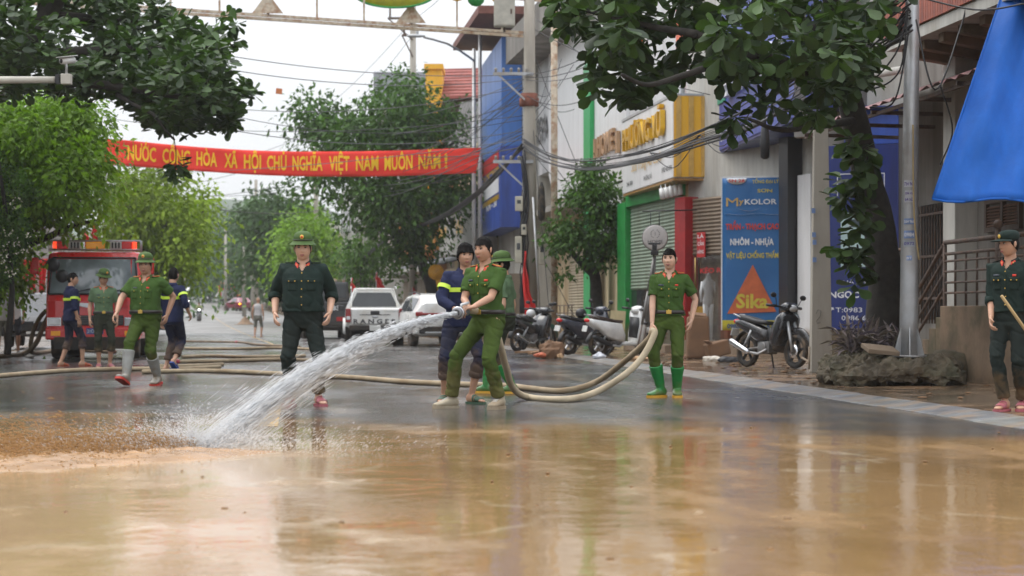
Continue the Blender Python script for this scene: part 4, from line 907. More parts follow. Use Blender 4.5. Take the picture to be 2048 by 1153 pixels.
# ------------------------------------------------------------------ red slogan banner
tx = [0, .2, .45, .75, 1]; ty_ = [275, 292, 304, 303, 295]; by_ = [328, 340, 353, 354, 346]
def bpt(a, b, off=0.0):
    px = 203+759*a; sg = np.interp(a, np.linspace(0, 1, 41), np.convolve(np.interp(np.linspace(-.1, 1.1, 49), tx, ty_), np.ones(9)/9, 'valid')); sb = np.interp(a, np.linspace(0, 1, 41), np.convolve(np.interp(np.linspace(-.1, 1.1, 49), tx, by_), np.ones(9)/9, 'valid'))
    py = sb+(sg-sb)*b; z = 77+1.2*a+.10*noise.noise((a*9, b*1.2, 4))+.05*noise.noise((a*26, b*2.5, 1))
    e = max(0, a-.93)/.07; z += .09*math.sin(b*16)*e
    return W(px+e*(-10+10*b), py, z+off)
red_c = M('red_cloth', (.80,.034,.018), .75, var=.06, scale=1, bump=.15, bscale=6)
sb_ = thing('slogan_banner', 'long red cloth banner with yellow slogan strung across the street', 'banner', W(600, 330, 77))
cloth_sheet(lambda a, b: bpt(a, b)-sb_.location, 120, 8, red_c, 'cloth', sb_)
ylw = M('yellow_letter', (.88,.52,.01), .7, var=.04)
for s, x0, x1 in (('NƯỚC', 255, 312), ('CỘNG', 325, 380), ('HÒA', 393, 434), ('XÃ', 449, 475), ('HỘI', 488, 522), ('CHỦ', 534, 573), ('NGHĨA', 585, 645), ('VIỆT', 658, 699), ('NAM', 712, 757), ('MUÔN', 769, 825), ('NĂM', 837, 881), ('!', 889, 895)):
    t = text_mb(s, 1, .022); xs = [v[0] for v in t.v]; m0, k = min(xs), (x1-x0)/(max(xs)-min(xs))
    t.v = [tuple(bpt((x0+(v[0]-m0)*k-203)/759, .25+v[2]*.80, -.03-.02)-sb_.location) for v in t.v]; t.build('lettering', ylw, sb_, fix=False)

# ------------------------------------------------------------------ cables
def spline(P, n=8):
    P = [Vector(p) for p in P]; out = []
    for i in range(len(P)-1):
        a, b, c, d = P[max(0, i-1)], P[i], P[i+1], P[min(len(P)-1, i+2)]
        for k in range(n):
            t = k/n; out.append(.5*((2*b)+(c-a)*t+(2*a-5*b+4*c-d)*t*t+(3*b-a-3*c+d)*t*t*t))
    return out+[P[-1]]
cab = M('cable_black', (.02,.02,.022), .6); cabg = M('cable_grey', (.10,.10,.105), .6)
NC = 0
def cable(P, r, label, group, m_=None, n=8, sag=0):
    if len(P) == 2 and sag: P = [Vector(P[0]).lerp(Vector(P[1]), t)-Vector((0,0,sag*4*t*(1-t))) for t in np.linspace(0, 1, 7)]
    MB().tube(spline(P, n), r, 5).build('cable', m_ or cab, None, fix=False, label=label, cat='cable', group=group)
mainb = [(1046,285,57),(1100,318,52),(1180,327,47),(1300,306,40),(1400,270,36),(1500,225,32.5),(1600,165,29.5),(1700,95,27.5),(1816,8,25.6)]
for k in range(16):
    P = []; o1, o2 = random.uniform(-.12, .12), random.uniform(-.16, .14)
    for i, (x, y, z) in enumerate(mainb):
        s = 1 if i < 5 else 1+.5*(i-4); P.append(W(x, y, z)+Vector((random.uniform(-.04,.04), o1*s+random.uniform(-.05,.05), (o2+random.uniform(-.05,.05))*s)))
    cable(P, random.choice((.008,.011,.014,.02)), 'black cable in the thick bundle sagging from the big utility pole to the steel post', 'cables of the sagging bundle', random.choice((cab, cab, cabg)), 6)
lb = [(1044,290,56.8),(1000,345,62),(940,400,70),(870,440,80),(790,470,92),(740,505,102),(690,545,112)]
for k in range(6):
    P = [W(x, y, z)+Vector((random.uniform(-.07,.07), 0, random.uniform(-.1,.1))) for x, y, z in lb]
    cable(P, random.choice((.02,.03)), 'black cable in the bundle dropping from the big utility pole towards the far pole', 'cables of the dropping bundle', None, 5)
for k in range(10):
    i = random.choice((3,4,5,6)); x, y, z = mainb[i]; x2, y2, z2 = mainb[i+1]; a = W(x, y, z); b = W(x2, y2, z2); m1 = a.lerp(b, .5)-Vector((0,0,random.uniform(.15, .5)))
    cable([a, m1, b], .009, 'loose black cable loop hanging under the thick sagging bundle', 'loose cable loops', None, 6)
lines = [((1046,150,57),(-30,8,40),.5),((1046,158,57),(-30,22,40),.7),((1046,175,57),(100,150,60),.9),((1046,262,57),(-20,120,45),1.0),((1046,232,57),(200,235,75),.5),((1046,205,57),(585,258,130),.8),((1046,255,57),(590,290,130),2.0),((1046,268,57),(560,255,130),2.5),((1046,240,57),(240,160,60),.9),
    ((1046,280,57),(230,345,90),.3),((826,40,92),(585,262,130),.5),((826,70,92),(640,270,130),.4),((826,40,92),(940,-60,57),.1),((1050,150,57),(1290,40,40),.25),((1050,155,57),(1300,60,40),.3),((1052,160,57),(1310,70,40),.35),((1050,190,57),(1240,150,48),.5),
    ((1062,205,57),(1100,640,56),.02),((1068,110,57),(1190,420,58),.05),((1075,40,57),(1300,200,50),.1),((632,262,130),(420,330,170),.3),((632,285,130),(300,380,110),.5),((632,350,130),(330,395,100),.4),((632,370,130),(210,372,90),.6),((590,300,130),(200,330,80),.5),((1070,60,57),(1420,190,46),.2),((1062,470,57),(1160,655,57),.02),((690,410,115),(440,420,80),.3)]
for k in range(14): lines.append(((1046+random.uniform(-4,4), random.uniform(150, 300), 57), (random.uniform(640, 760), random.uniform(230, 420), random.uniform(95, 125)), random.uniform(.2, 1.6)))
for k in range(8): lines.append(((1050, random.uniform(150, 330), 57), (random.uniform(1075, 1190), random.uniform(60, 420), random.uniform(58, 66)), random.uniform(.02, .6)))
for a, b, sg in lines: cable([W(*a), W(*b)], .011 if a[2] < 100 else .016, 'thin dark overhead wire strung above the street', 'overhead wires', random.choice((cab, cabg)), 4, sg)
for P in ([(1816,20,25.5),(1790,110,25.5),(1720,175,26),(1650,150,27)],[(1816,15,25.5),(1800,140,25.4),(1745,178,26),(1700,165,27)],[(1818,60,25.5),(1790,200,25.4),(1740,215,26.5)],[(2048,8,23),(1950,20,24.5),(1820,-10,25.5)],[(1832,40,25.4),(1870,180,25),(1920,60,26),(1940,-20,26)],[(1826,250,25.4),(1828,420,25.3),(1838,520,25.3)],[(1880,170,27),(1905,260,27),(1880,330,27)]):
    cable([W(*p) for p in P], .012, 'loose black cable hanging off the round steel post', 'loose cables at the steel post', None if P[0][1] != 250 else M('yellow_cord', (.4,.3,.15), .7))
for k in range(12):
    P = [W(1816+random.uniform(-6,6), random.uniform(-15, 40), 25.5), W(1760, 60+random.uniform(-30,50), 26.3), W(1700+random.uniform(-30,20), 110+random.uniform(-40,40), 27.2), W(1600, 160+random.uniform(-30,30), 29.5)]
    cable(P, random.choice((.009,.013,.018)), 'black cable in the thick bundle sagging from the big utility pole to the steel post', 'cables of the sagging bundle', None, 5)
mbx = thing('cable_splice', 'black cylindrical cable splice box hanging below the sagging bundle', 'splice box', W(1530, 300, 31.5))
mb = MB(); mb.lathe([(.03,-.15),(.07,-.12),(.075,.1),(.06,.35),(.02,.42),(.012,.9)], (0,0,0), 12); mb.build('casing', black, mbx)
tag_ = MB(); tag_.box(W(558, 183, 70), (.22,.02,.2), (0,.1,.1)); tag_.build('cable_tag', M('tag_orange', (.5,.16,.05), .6), None, label='small square orange tag clipped to a wire over the street', cat='tag')
# ------------------------------------------------------------------ trees and plants
bark = M('bark', (.05,.04,.03), .95, var=.35, scale=9, bump=.7, bscale=22, dirt=(.085,.075,.055), da=.6, dscale=4, streak=True)
bark_d = M('dark_bark', (.03,.026,.022), .95, var=.3, scale=9, bump=.6, bscale=25)
leaf_dk = M('leaf_dark', (.040,.080,.018), .55, var=.25, scale=.7, isl=.55, trl=.22)
leaf_md = M('leaf_mid', (.065,.13,.03), .6, spec=.2, var=.25, scale=.5, isl=.5, trl=.25)
leaf_yg = M('leaf_bright', (.15,.26,.025), .6, spec=.25, var=.25, scale=.6, isl=.4, trl=.3)
leaf_far = M('leaf_far', (.06,.115,.038), .7, spec=.15, var=.25, scale=.15, isl=.4, trl=.15)
leaf_yf = M('leaf_yellow_green', (.19,.27,.025), .65, spec=.2, var=.3, scale=.2, isl=.4, trl=.3)
# leaf outlines: (along, across, lift)
OBOV = np.array([(0,0,0),(.3,.13,.02),(.62,.27,.05),(.86,.22,.03),(1,0,-.02),(.86,-.22,.03),(.62,-.27,.05),(.3,-.13,.02),(.55,0,-.02)], float)
OB_F = [(0,1,8),(1,2,8),(2,3,8),(3,4,8),(4,5,8),(5,6,8),(6,7,8),(7,0,8)]
DIAM = np.array([(0,0,0),(.45,.26,.04),(1,0,-.05),(.45,-.26,.04)], float); DI_F = [(0,1,2),(0,2,3)]
def unit(a): return a/np.maximum(1e-9, np.linalg.norm(a, axis=-1, keepdims=True))
def leaf_frames(P, D, size, jit=.5):
    D = unit(D); up = np.tile((0, 0, 1.), (len(P), 1))+RNG.normal(0, jit, (len(P), 3)); S = unit(np.cross(up, D)); N = np.cross(D, S)
    return P, D, S, N, size
def leaf_mesh(name, fr, tpl, faces, mat):
    P, D, S, N, size = fr; sz = np.asarray(size).reshape(-1, 1, 1)*np.ones((len(P), 1, 1))
    V = P[:, None]+sz*(tpl[None, :, 0:1]*D[:, None]+tpl[None, :, 1:2]*S[:, None]+tpl[None, :, 2:3]*N[:, None])
    F = (np.array(faces)[None]+np.arange(len(P))[:, None, None]*len(tpl)).reshape(-1, 3)
    return np_mesh(name, V.reshape(-1, 3), F, mat)
def in_poly(x, y, poly):
    c = np.zeros(len(x), bool); n = len(poly)
    for i in range(n):
        x0, y0 = poly[i]; x1, y1 = poly[(i+1) % n]
        m = ((y0 > y) != (y1 > y)) & (x < (x1-x0)*(y-y0)/((y1-y0) or 1e-9)+x0); c ^= m
    return c
def edge_d(x, y, poly):
    d = np.full(len(x), 1e9); n = len(poly)
    for i in range(n):
        a = np.array(poly[i], float); b = np.array(poly[(i+1) % n], float); ab = b-a
        t = np.clip(((x-a[0])*ab[0]+(y-a[1])*ab[1])/max(1e-9, ab@ab), 0, 1)
        d = np.minimum(d, np.hypot(x-a[0]-t*ab[0], y-a[1]-t*ab[1]))
    return d
def crown_pts(poly, zc, zh, n, gap=.0, gs=1.0, soft=60, seed=0):
    """points through a crown whose outline is given where it stands; thinner towards its rim, with gaps"""
    xs = [p[0] for p in poly]; ys = [p[1] for p in poly]; out = []; tot = 0
    while tot < n:
        x = RNG.uniform(min(xs)-10, max(xs)+10, n); y = RNG.uniform(min(ys)-10, max(ys)+10, n)
        wob = np.array([noise.noise((a*.02, b*.02, seed)) for a, b in zip(x, y)])*30
        m = in_poly(x+wob, y-wob, poly); x, y = x[m], y[m]
        d = np.clip(edge_d(x, y, poly)/soft, .05, 1)**.5; z = zc+RNG.uniform(-1, 1, len(x))*zh*d
        P = np.stack([(x-1024)*z/FPX, z, CAMH+(HOR-y)*z/FPX], 1)
        k = np.array([noise.noise((p[0]*gs, p[1]*gs*.6, p[2]*gs+seed*3)) for p in P]); P = P[k > gap-.22]
        out.append(P); tot += len(P)
    return np.concatenate(out)[:n]
def rosettes(C, k, spread=.45, L=(.8, 1.1), droop=.25):
    n = len(C); a = RNG.uniform(0, 2*math.pi, (n, 1))+np.arange(k)[None]*2.4+RNG.normal(0, .2, (n, k))
    ax = unit(RNG.normal(0, .35, (n, 3))+np.array([0, -.1, .9])); t = unit(np.cross(ax, RNG.normal(0, 1, (n, 3)))); b = np.cross(ax, t)
    el = RNG.uniform(-droop, spread, (n, k))
    D = (np.cos(a)[..., None]*t[:, None]+np.sin(a)[..., None]*b[:, None])*np.cos(el)[..., None]+ax[:, None]*np.sin(el)[..., None]
    P = C[:, None]+D*.03+ax[:, None]*(np.arange(k)[None, :, None]*.012)
    return P.reshape(-1, 3), D.reshape(-1, 3), RNG.uniform(L[0], L[1], n*k)
def limb(mb, pts, r0, r1, n=8, wob=.03):
    P = spline(pts, 5); m = len(P)
    mb.tube([p+Vector((noise.noise(p*1.3), noise.noise(p*1.3+Vector((9,0,0))), 0))*wob*4 for p in P], [(r0+(r1-r0)*i/(m-1))*(1+.12*noise.noise(p*3)) for i, p in enumerate(P)], n)
def tree(name, label, base, trunk, rad, limbs, poly, zc, zh, n, leaf_mat, lsize, tpl='d', rosette=0, parts=0, bk=bark, cat='tree', group=None, gap=0, gs=.8, seed=1, spread=.5, jit=.5, soft=60, droop=.3, extra=None, clump=None):
    r = thing(name, label, cat, base, 0, group); o = Vector(base); off = np.array(base)
    mb = MB(); limb(mb, [p-o for p in trunk], rad[0], rad[1], 14); mb.build('trunk', bk, r)
    for l, a, b in limbs: mb = MB(); limb(mb, [p-o for p in l], a, b, 8); mb.build('branch', bk, r)
    C = crown_pts(poly, zc, zh, n if not rosette else n//rosette, gap, gs, soft, seed)
    if extra is not None: C = np.concatenate([C, np.array(extra)])
    if clump:
        K = crown_pts(poly, zc, zh, clump[0], gap, gs, soft, seed); w = RNG.integers(0, len(K), n); sg = clump[1]*RNG.uniform(.6, 1.35, len(K))[w][:, None]
        o2 = RNG.normal(0, 1, (n, 3))*np.array([1, 1, .55]); o2[:, 2] -= .25*(o2[:, 0]**2+o2[:, 1]**2); C = K[w]+o2*sg
        ob2 = o2
    if rosette: P, D, sz = rosettes(C, rosette, spread, (lsize*.75, lsize*1.12), droop)
    else:
        ctr = C.mean(0); D = (unit(C-ctr)*.6 if not clump else unit(ob2)*.9+np.array([0, 0, -.2]))+RNG.normal(0, .6, C.shape)+np.array([0, 0, -.25]); P = C; sz = RNG.uniform(.7, 1.25, len(C))*lsize
    P = P-off; T, F = (OBOV, OB_F) if tpl == 'o' else (DIAM, DI_F)
    fr = leaf_frames(P, D, sz, jit)
    if parts:
        q = np.linalg.norm(P+off-np.array([0, 0, CAMH]), axis=1)
        vis = np.abs((P+off)[:, 0]/(P+off)[:, 1]) < .26; vis &= ((P+off)[:, 2]-CAMH)/(P+off)[:, 1] < .157; q = np.where(vis, q, 1e6)
        idx = np.argsort(q)[:parts]; keep = np.ones(len(P), bool); keep[idx] = False
        lm = np_mesh('leaf', T, F, leaf_mat)
        for i in idx:
            D_, S_, N_ = fr[1][i], fr[2][i], fr[3][i]; s = sz[i]
            lo = link('leaf', lm, r); lo.matrix_local = Matrix([[D_[j]*s, S_[j]*s, N_[j]*s, P[i][j]] for j in range(3)]+[[0, 0, 0, 1]])
        fr = tuple(f[keep] for f in fr)
    link('crown', leaf_mesh('crown', fr, T, F, leaf_mat), r, kind='stuff' if parts else None)
    return r

# right: broad-leaved almond tree leaning over the pavement
b = W(1766, 700, 27); WW = lambda *a: [W(*p) for p in a]
shoot = [W(x+random.uniform(-28, 28), y+random.uniform(-26, 26), 26.2+random.uniform(-.25, .1)) for x, y in [(1722,300)]*5+[(1735,320)]*3+[(1708,370)]*5+[(1698,410)]*5+[(1712,450)]*3+[(1705,490)]*5+[(1718,520)]*4+[(1722,560)]*2+[(1690,70)]*4]
shoot += [W(x+random.uniform(-26, 26), y+random.uniform(-16, 16), 23.5+random.uniform(-.3, .3)) for x, y in [(1470,245)]*4+[(1520,200)]*3+[(1610,225)]*5+[(1650,180)]*3]
tree('almond_tree', 'leaning broad leaved tree with dark trunk rising from the stone mound, large leaves overhead', b,
     WW((1768,720,27),(1768,640,27),(1770,560,27),(1758,460,27),(1738,360,27),(1712,240,26.8),(1690,130,26.5),(1668,20,26),(1640,-120,25.5)), (.25,.14),
     [(WW((1700,180,26.7),(1620,150,25),(1520,110,24),(1400,70,23)), .1, .04), (WW((1520,110,24),(1400,140,22.6),(1300,170,22.2),(1240,150,22)), .05, .02), (WW((1400,70,23),(1290,50,23.5),(1160,20,24)), .05, .02), (WW((1690,120,26.5),(1600,40,25),(1500,-20,24)), .09, .04), (WW((1712,240,26.8),(1650,250,25.6),(1560,260,24),(1490,240,23)), .06, .02),(WW((1755,560,26.8),(1725,520,26.4),(1715,490,26.3)), .025, .012),(WW((1735,350,26.9),(1720,310,26.5)), .03, .012)],
     [(1095,-60),(1100,20),(1150,60),(1190,95),(1170,160),(1212,200),(1252,212),(1285,185),(1330,175),(1380,160),(1420,135),(1450,165),(1490,140),(1540,165),(1590,140),(1640,170),(1690,215),(1720,190),(1740,120),(1780,20),(1830,-30),(1860,-120),(1400,-200),(1100,-130)],
     24, 2.4, 3700, leaf_dk, .26, 'o', 8, 300, bark_d, gap=.06, gs=.7, seed=3, spread=.15, droop=.95, extra=shoot)
# left: the same kind over the road
tree('almond_tree', 'big spreading dark broad leaved tree over the left of the street, partly before the banner', W(-170, 718, 39),
     WW((-170,735,39),(-160,600,39),(-140,420,39),(-90,240,38.5),(0,130,38),(90,30,38),(160,-90,38)), (.38,.18),
     [(WW((-90,240,38.5),(60,170,37.5),(200,170,36.5),(330,190,36),(420,200,36)), .13, .03), (WW((0,130,38),(150,105,38),(300,100,38),(430,90,38)), .14, .04), (WW((230,190,36.5),(300,230,35.5),(350,280,35)), .05, .02), (WW((90,30,38),(240,40,39),(340,30,39)), .1, .03)],
     [(-80,-60),(340,-60),(345,12),(380,40),(470,48),(492,68),(462,112),(470,165),(512,185),(455,215),(470,250),(505,272),(440,245),(420,262),(352,266),(300,262),(258,250),(245,215),(190,205),(120,190),(60,185),(-80,195)],
     37.5, 4.2, 10400, leaf_dk, .25, 'o', 8, 300, bark_d, gap=.14, gs=.55, seed=5, spread=.5, droop=.35)
hang = [W(350+random.uniform(-12,12), 345+random.uniform(-22,15), 36) for k in range(9)]
fr = leaf_frames(*(lambda a: (a[0], a[1], a[2]))(rosettes(np.array(hang), 6, .3, (.18, .26), 1.0)))
tw = thing('leaf_spray', 'small drooping leaf spray hanging in front of the lower edge of the slogan banner', 'branch', W(350, 330, 36)); fr = (fr[0]-np.array(tw.location),)+fr[1:]
link('leaves', leaf_mesh('leaves', fr, OBOV, OB_F, leaf_dk), tw); MB().tube([W(345,262,36)-tw.location, W(352,300,36)-tw.location, W(351,352,36)-tw.location], .008, 5).build('twig', bark_d, tw)
# left: bright feathery tree beneath it
b = W(-40, 715, 45)
tree('feathery_tree', 'bright green feathery leaved tree at the left edge above the parked black car', b,
     WW((-40,720,45),(-25,640,45),(5,560,45),(45,480,45),(90,400,45),(110,320,45)), (.24,.1), [(WW((60,480,45),(20,420,44),(-30,330,44)), .14, .04), (WW((90,400,45),(150,370,44),(210,330,43.5)), .1, .03), (WW((60,490,45),(130,460,44),(190,440,44)), .1, .03)],
     [(-60,170),(60,178),(120,205),(165,195),(180,250),(205,312),(190,345),(210,385),(180,400),(170,425),(140,425),(105,430),(75,440),(45,490),(30,540),(10,580),(-60,600)], 44.5, 3.2, 30000, leaf_yg, .165, 'd', 0, 0, bark_d, gap=.08, gs=1.1, seed=8, jit=.45, clump=(230, .34))
b = W(15, 700, 41); r = thing('flowering_shrub', 'dark leaved climbing shrub with white flower sprays at the left edge', 'shrub', b)
P = crown_pts([(-70,260),(20,290),(55,350),(70,420),(60,470),(40,520),(20,570),(-70,620)], 41, 1.2, 7000, .05, 1.4, 40, 4)-np.array(b)
link('foliage', leaf_mesh('foliage', leaf_frames(P, RNG.normal(0, 1, P.shape)+np.array([.2,-.2,-.5]), RNG.uniform(.07,.13,len(P)), .5), DIAM, DI_F, leaf_md), r)
fm = M('flower_white', (.62,.60,.46), .7); Pf = np.concatenate([np.array(W(x, y, 39.9))+RNG.normal(0, .07, (16, 3)) for x, y in ((15,465),(35,490),(10,520),(48,505),(22,548),(60,470),(5,500),(30,410))])-np.array(b)
link('blossoms', leaf_mesh('blossoms', leaf_frames(Pf, RNG.normal(0, 1, Pf.shape), np.full(len(Pf), .06), .8), DIAM, DI_F, fm), r)
MB().tube([(0,0,-.1),(.1,0,1.2),(0,0,2.6),(-.2,0,4)], [.08,.06,.05,.03], 7).build('stem', bark_d, r)
# yellow-green street tree behind the fire engine
tree('street_tree', 'rounded yellow green tree behind the fire engine', W(318, 655, 92), WW((318,660,92),(318,590,92),(322,520,92),(330,440,92)), (.3,.12), [(WW((320,540,92),(270,470,92),(250,420,92)), .14, .04), (WW((320,540,92),(380,470,92),(405,420,92)), .14, .04)],
     [(232,350),(300,332),(370,338),(400,362),(412,405),(398,440),(415,485),(400,510),(375,530),(330,540),(280,535),(250,500),(212,470),(222,410)], 92, 4.2, 13000, leaf_yf, .3, 'd', 0, 0, bark, gap=.0, gs=.5, seed=11, soft=40, clump=(170, .62))
# big dark tree right of the middle
tree('street_tree', 'tall dark green tree with leaning dark trunk behind the white pickup', W(870, 655, 92), WW((872,655,92),(862,580,91),(842,520,90),(812,450,89),(790,370,88),(780,280,88)), (.3,.12),
     [(WW((812,450,89),(740,380,88),(680,330,88)), .15, .04), (WW((800,400,89),(860,330,88),(915,280,88)), .15, .04), (WW((790,340,88),(720,260,88),(640,230,88)), .12, .03), (WW((842,520,90),(850,440,90),(890,380,89)), .12, .04)],
     [(592,208),(640,192),(690,222),(735,190),(775,160),(818,150),(838,172),(870,218),(900,205),(915,240),(885,285),(930,330),(945,385),(885,430),(850,470),(820,515),(790,470),(745,445),(705,425),(660,395),(625,372),(612,330),(655,300),(655,260),(628,235)], 88, 4.5, 20000, M('leaf_green', (.055,.118,.022), .6, spec=.2, var=.25, scale=.5, isl=.5, trl=.22), .29, 'd', 0, 0, bark_d, gap=.12, gs=.45, seed=14, soft=50, clump=(210, .6))
# middle distance
tree('far_tree', 'broad dark green tree in the middle distance behind the helmeted man in black', W(590, 640, 150), WW((590,645,150),(588,560,150),(575,480,150)), (.4,.2), [(WW((588,560,150),(530,470,150),(490,430,150)), .2, .05)],
     [(470,420),(500,395),(550,388),(600,395),(635,420),(645,465),(632,520),(600,550),(560,540),(540,530),(525,490),(510,455),(480,445)], 150, 6, 9000, leaf_far, .5, 'd', 0, 0, bark_d, gap=.12, gs=.25, seed=17, soft=30, clump=(150, 1.0))
tree('far_tree', 'bright green tree just right of the helmeted man in black', W(630, 640, 130), WW((630,645,130),(625,560,130)), (.3,.15), [], [(575,470),(595,430),(630,425),(655,448),(658,495),(640,540),(605,540),(582,510)], 130, 5, 5500, leaf_yg, .38, 'd', 0, 0, bark_d, gap=.08, gs=.3, seed=19, soft=30, clump=(80, .8))
tree('far_tree', 'small green tree between the black truck and the orange shop', W(727, 640, 105), WW((727,645,105),(724,560,105),(720,500,105)), (.16,.07), [], [(680,520),(690,480),(730,470),(768,490),(775,540),(740,560),(700,555)], 105, 3, 2300, leaf_md, .28, 'd', 0, 0, bark_d, gap=.12, gs=.4, seed=21, soft=25, clump=(38, .5))
for i, (px, z, top, wd, m_, lab) in enumerate(((455, 330, 420, 40, leaf_far, 'hazy tree on the right of the hill road top'), (420, 300, 440, 45, leaf_far, 'hazy dark tree on the left of the hill road'), (500, 260, 440, 40, leaf_far, 'hazy tree behind the far red truck'), (250, 180, 400, 60, leaf_far, 'far tree left of the yellow green tree'), (560, 240, 420, 50, leaf_far, 'far tree behind the bright green tree'))):
    tree('far_tree', lab, W(px, 610, z), WW((px, 615, z), (px, 540, z)), (.3,.2), [], [(px-wd,555),(px-wd*.8,top+50),(px-wd*.3,top),(px+wd*.4,top+8),(px+wd,top+60),(px+wd*.9,555),(px,580)], z, 8, 2600, m_, .9, 'd', 0, 0, bark_d, gap=.05, gs=.12, seed=30+i, soft=30, clump=(60, 1.8))
# small gnarled tree by the scooters
b = W(1197, 672, 56); b.z = .1
tree('small_tree', 'small gnarled dark trunked tree behind the parked scooters', b, [b, *WW((1192,610,56),(1190,570,56),(1187,545,56))], (.19,.15),
     [(WW((1187,550,56),(1165,530,56),(1140,500,56),(1128,470,56)), .13, .04), (WW((1190,550,56),(1200,520,56),(1215,490,56),(1240,465,56)), .11, .04), (WW((1205,510,56),(1190,480,56),(1180,420,56),(1185,360,56)), .09, .03), (WW((1165,530,56),(1175,500,56),(1170,480,56)), .07, .03),(WW((1185,400,56),(1225,370,56),(1255,360,56)), .05, .02)],
     [(1092,495),(1112,440),(1145,425),(1175,432),(1180,405),(1135,395),(1140,345),(1190,330),(1240,350),(1285,385),(1280,420),(1225,410),(1205,430),(1250,455),(1270,500),(1245,525),(1205,520),(1165,545),(1120,530)], 56, 1.1, 5600, leaf_md, .17, 'd', 0, 0, bark_d, gap=.12, gs=1.4, seed=23, soft=22, clump=(85, .22))

# stone mound round the steel post and the tree, with purple plants
rock_m = M('mossy_rock', (.10,.078,.05), .85, var=.4, scale=3, bump=1, bscale=9, dirt=(.055,.055,.03), da=.8, dscale=2.2)
b = G(1790, 765, .1); md_ = thing('stone_mound', 'low mossy broken stone mound round the foot of the steel post', 'rock', b)
mb = MB(); n = 40; rings = []
for t, rr in ((0, 1.0), (.25, 1.03), (.55, .98), (.8, .9), (.95, .72), (1, .4), (1.02, .05)):
    rg = []
    for k in range(n):
        a = 2*math.pi*k/n; x, y = .84*math.copysign(abs(math.cos(a))**.6, math.cos(a))*rr, .95*math.copysign(abs(math.sin(a))**.6, math.sin(a))*rr
        w = .16*noise.noise((x*2, y*2, t*2))+.07*noise.noise((x*6, y*6, t*5)); h = .29+.1*noise.noise((x*1.5, y*1.5, 7))
        rg.append(Vector((.14+x*(1+w), 1.0+y*(1+w), t*h+.05*noise.noise((x*5, y*5, 3))*(t > .3))))
    rings.append(rg)
mb.loft(rings, sm=False); rk = mb.build('rock', rock_m, md_); sb2 = rk.modifiers.new('s', 'SUBSURF'); sb2.subdivision_type = 'SIMPLE'; sb2.levels = sb2.render_levels = 3
txr = bpy.data.textures.new('rock', 'VORONOI'); txr.noise_scale = .2; dm_ = rk.modifiers.new('d', 'DISPLACE'); dm_.texture = txr; dm_.strength = .22; dm_.mid_level = .45
tx2 = bpy.data.textures.new('rock2', 'CLOUDS'); tx2.noise_scale = .11; dm_ = rk.modifiers.new('d2', 'DISPLACE'); dm_.texture = tx2; dm_.strength = .13
for k in range(0):
    mb = MB(); a = random.uniform(-.9, 1.0); s = random.uniform(.08, .2)
    mb.ball((0,0,0), (s*1.3, s, s*.7), 10); mb.v = [tuple(Vector(v)*(1+.3*noise.noise(Vector(v)*9+Vector((k,0,0))))+Vector((a, .05+random.uniform(0,.001)+abs(a)*.1, s*.35))) for v in mb.v]; mb.build('stone', rock_m, md_)
mb = MB(); mb.box((-.1, .45, .4), (.42, .3, .06), (.25, .1, .2)); mb.build('broken_slab', concrete, md_, bevel=.01)
mb = MB(); bb = W(1895, 745, 26.5)-b
for k in range(2): mb = MB(); mb.ball((bb.x+.1*k, bb.y+.1, .1), (.28-.03*k, .25, .3-.03*k), 10); mb.v = [tuple(Vector(v)*(1)+Vector((.06,.06,.06))*noise.noise(Vector(v)*7)) for v in mb.v]; mb.build('broken_edge', rock_m, md_)
pl = thing('purple_plant', 'clump of grey purple strap leaved plants on the stone mound', 'plant', W(1735, 715, 26.4))
purp = M('leaf_purple', (.17,.135,.15), .55, var=.3, isl=.45, trl=.1)
LZ = np.array([(0,0,0),(.3,.055,.12),(.65,.06,.1),(1,0,-.12),(.65,-.06,.1),(.3,-.055,.12),(.5,0,.07)], float); LZF = [(0,1,6),(1,2,6),(2,3,6),(3,4,6),(4,5,6),(5,0,6)]
cs = np.array([W(1685+random.uniform(0, 120), 722-random.uniform(0, 42), 26.1+random.uniform(-.3, .4)) for k in range(34)])-np.array(pl.location)
P, D, sz = rosettes(cs, 9, 1.2, (.2, .36), .1); o_ = link('leaves', leaf_mesh('leaves', leaf_frames(P, D, sz, .3), LZ, LZF, purp), pl, kind='stuff')
# ------------------------------------------------------------------ vehicles
fire_red = M('fire_red', (.70,.016,.018), .25, var=.05, coat=.5, dirt=(.3,.08,.05), da=.2)
wscreen = M('windscreen', (.20,.235,.25), .06, var=.3, scale=1.2, spec=.9)  # pale base colour carries the reflected sky
amber = M('amber_lens', (.75,.30,.01), .2, emit=.15); red_lens = M('red_lens', (.55,.01,.01), .15, emit=.12); red_on = M('red_lamp_on', (.9,.06,.02), .2, emit=1.2)
clear_l = M('clear_lens', (.6,.62,.64), .1, .2, spec=.9); lamp_on = M('headlamp_on', (.95,.95,.9), .2, emit=6)
und = M('underbody', (.02,.019,.018), .8, dirt=(.12,.08,.05), da=.5)
plate_w = M('plate_white', (.65,.65,.62), .4); plate_b = M('plate_blue', (.02,.06,.3), .4)
tyre_m = M('tyre_mud', (.03,.028,.026), .85, var=.2, dirt=(.17,.11,.06), da=.7, dscale=4)
alloy = M('alloy', (.35,.35,.36), .35, .7, dirt=(.2,.14,.09), da=.4)
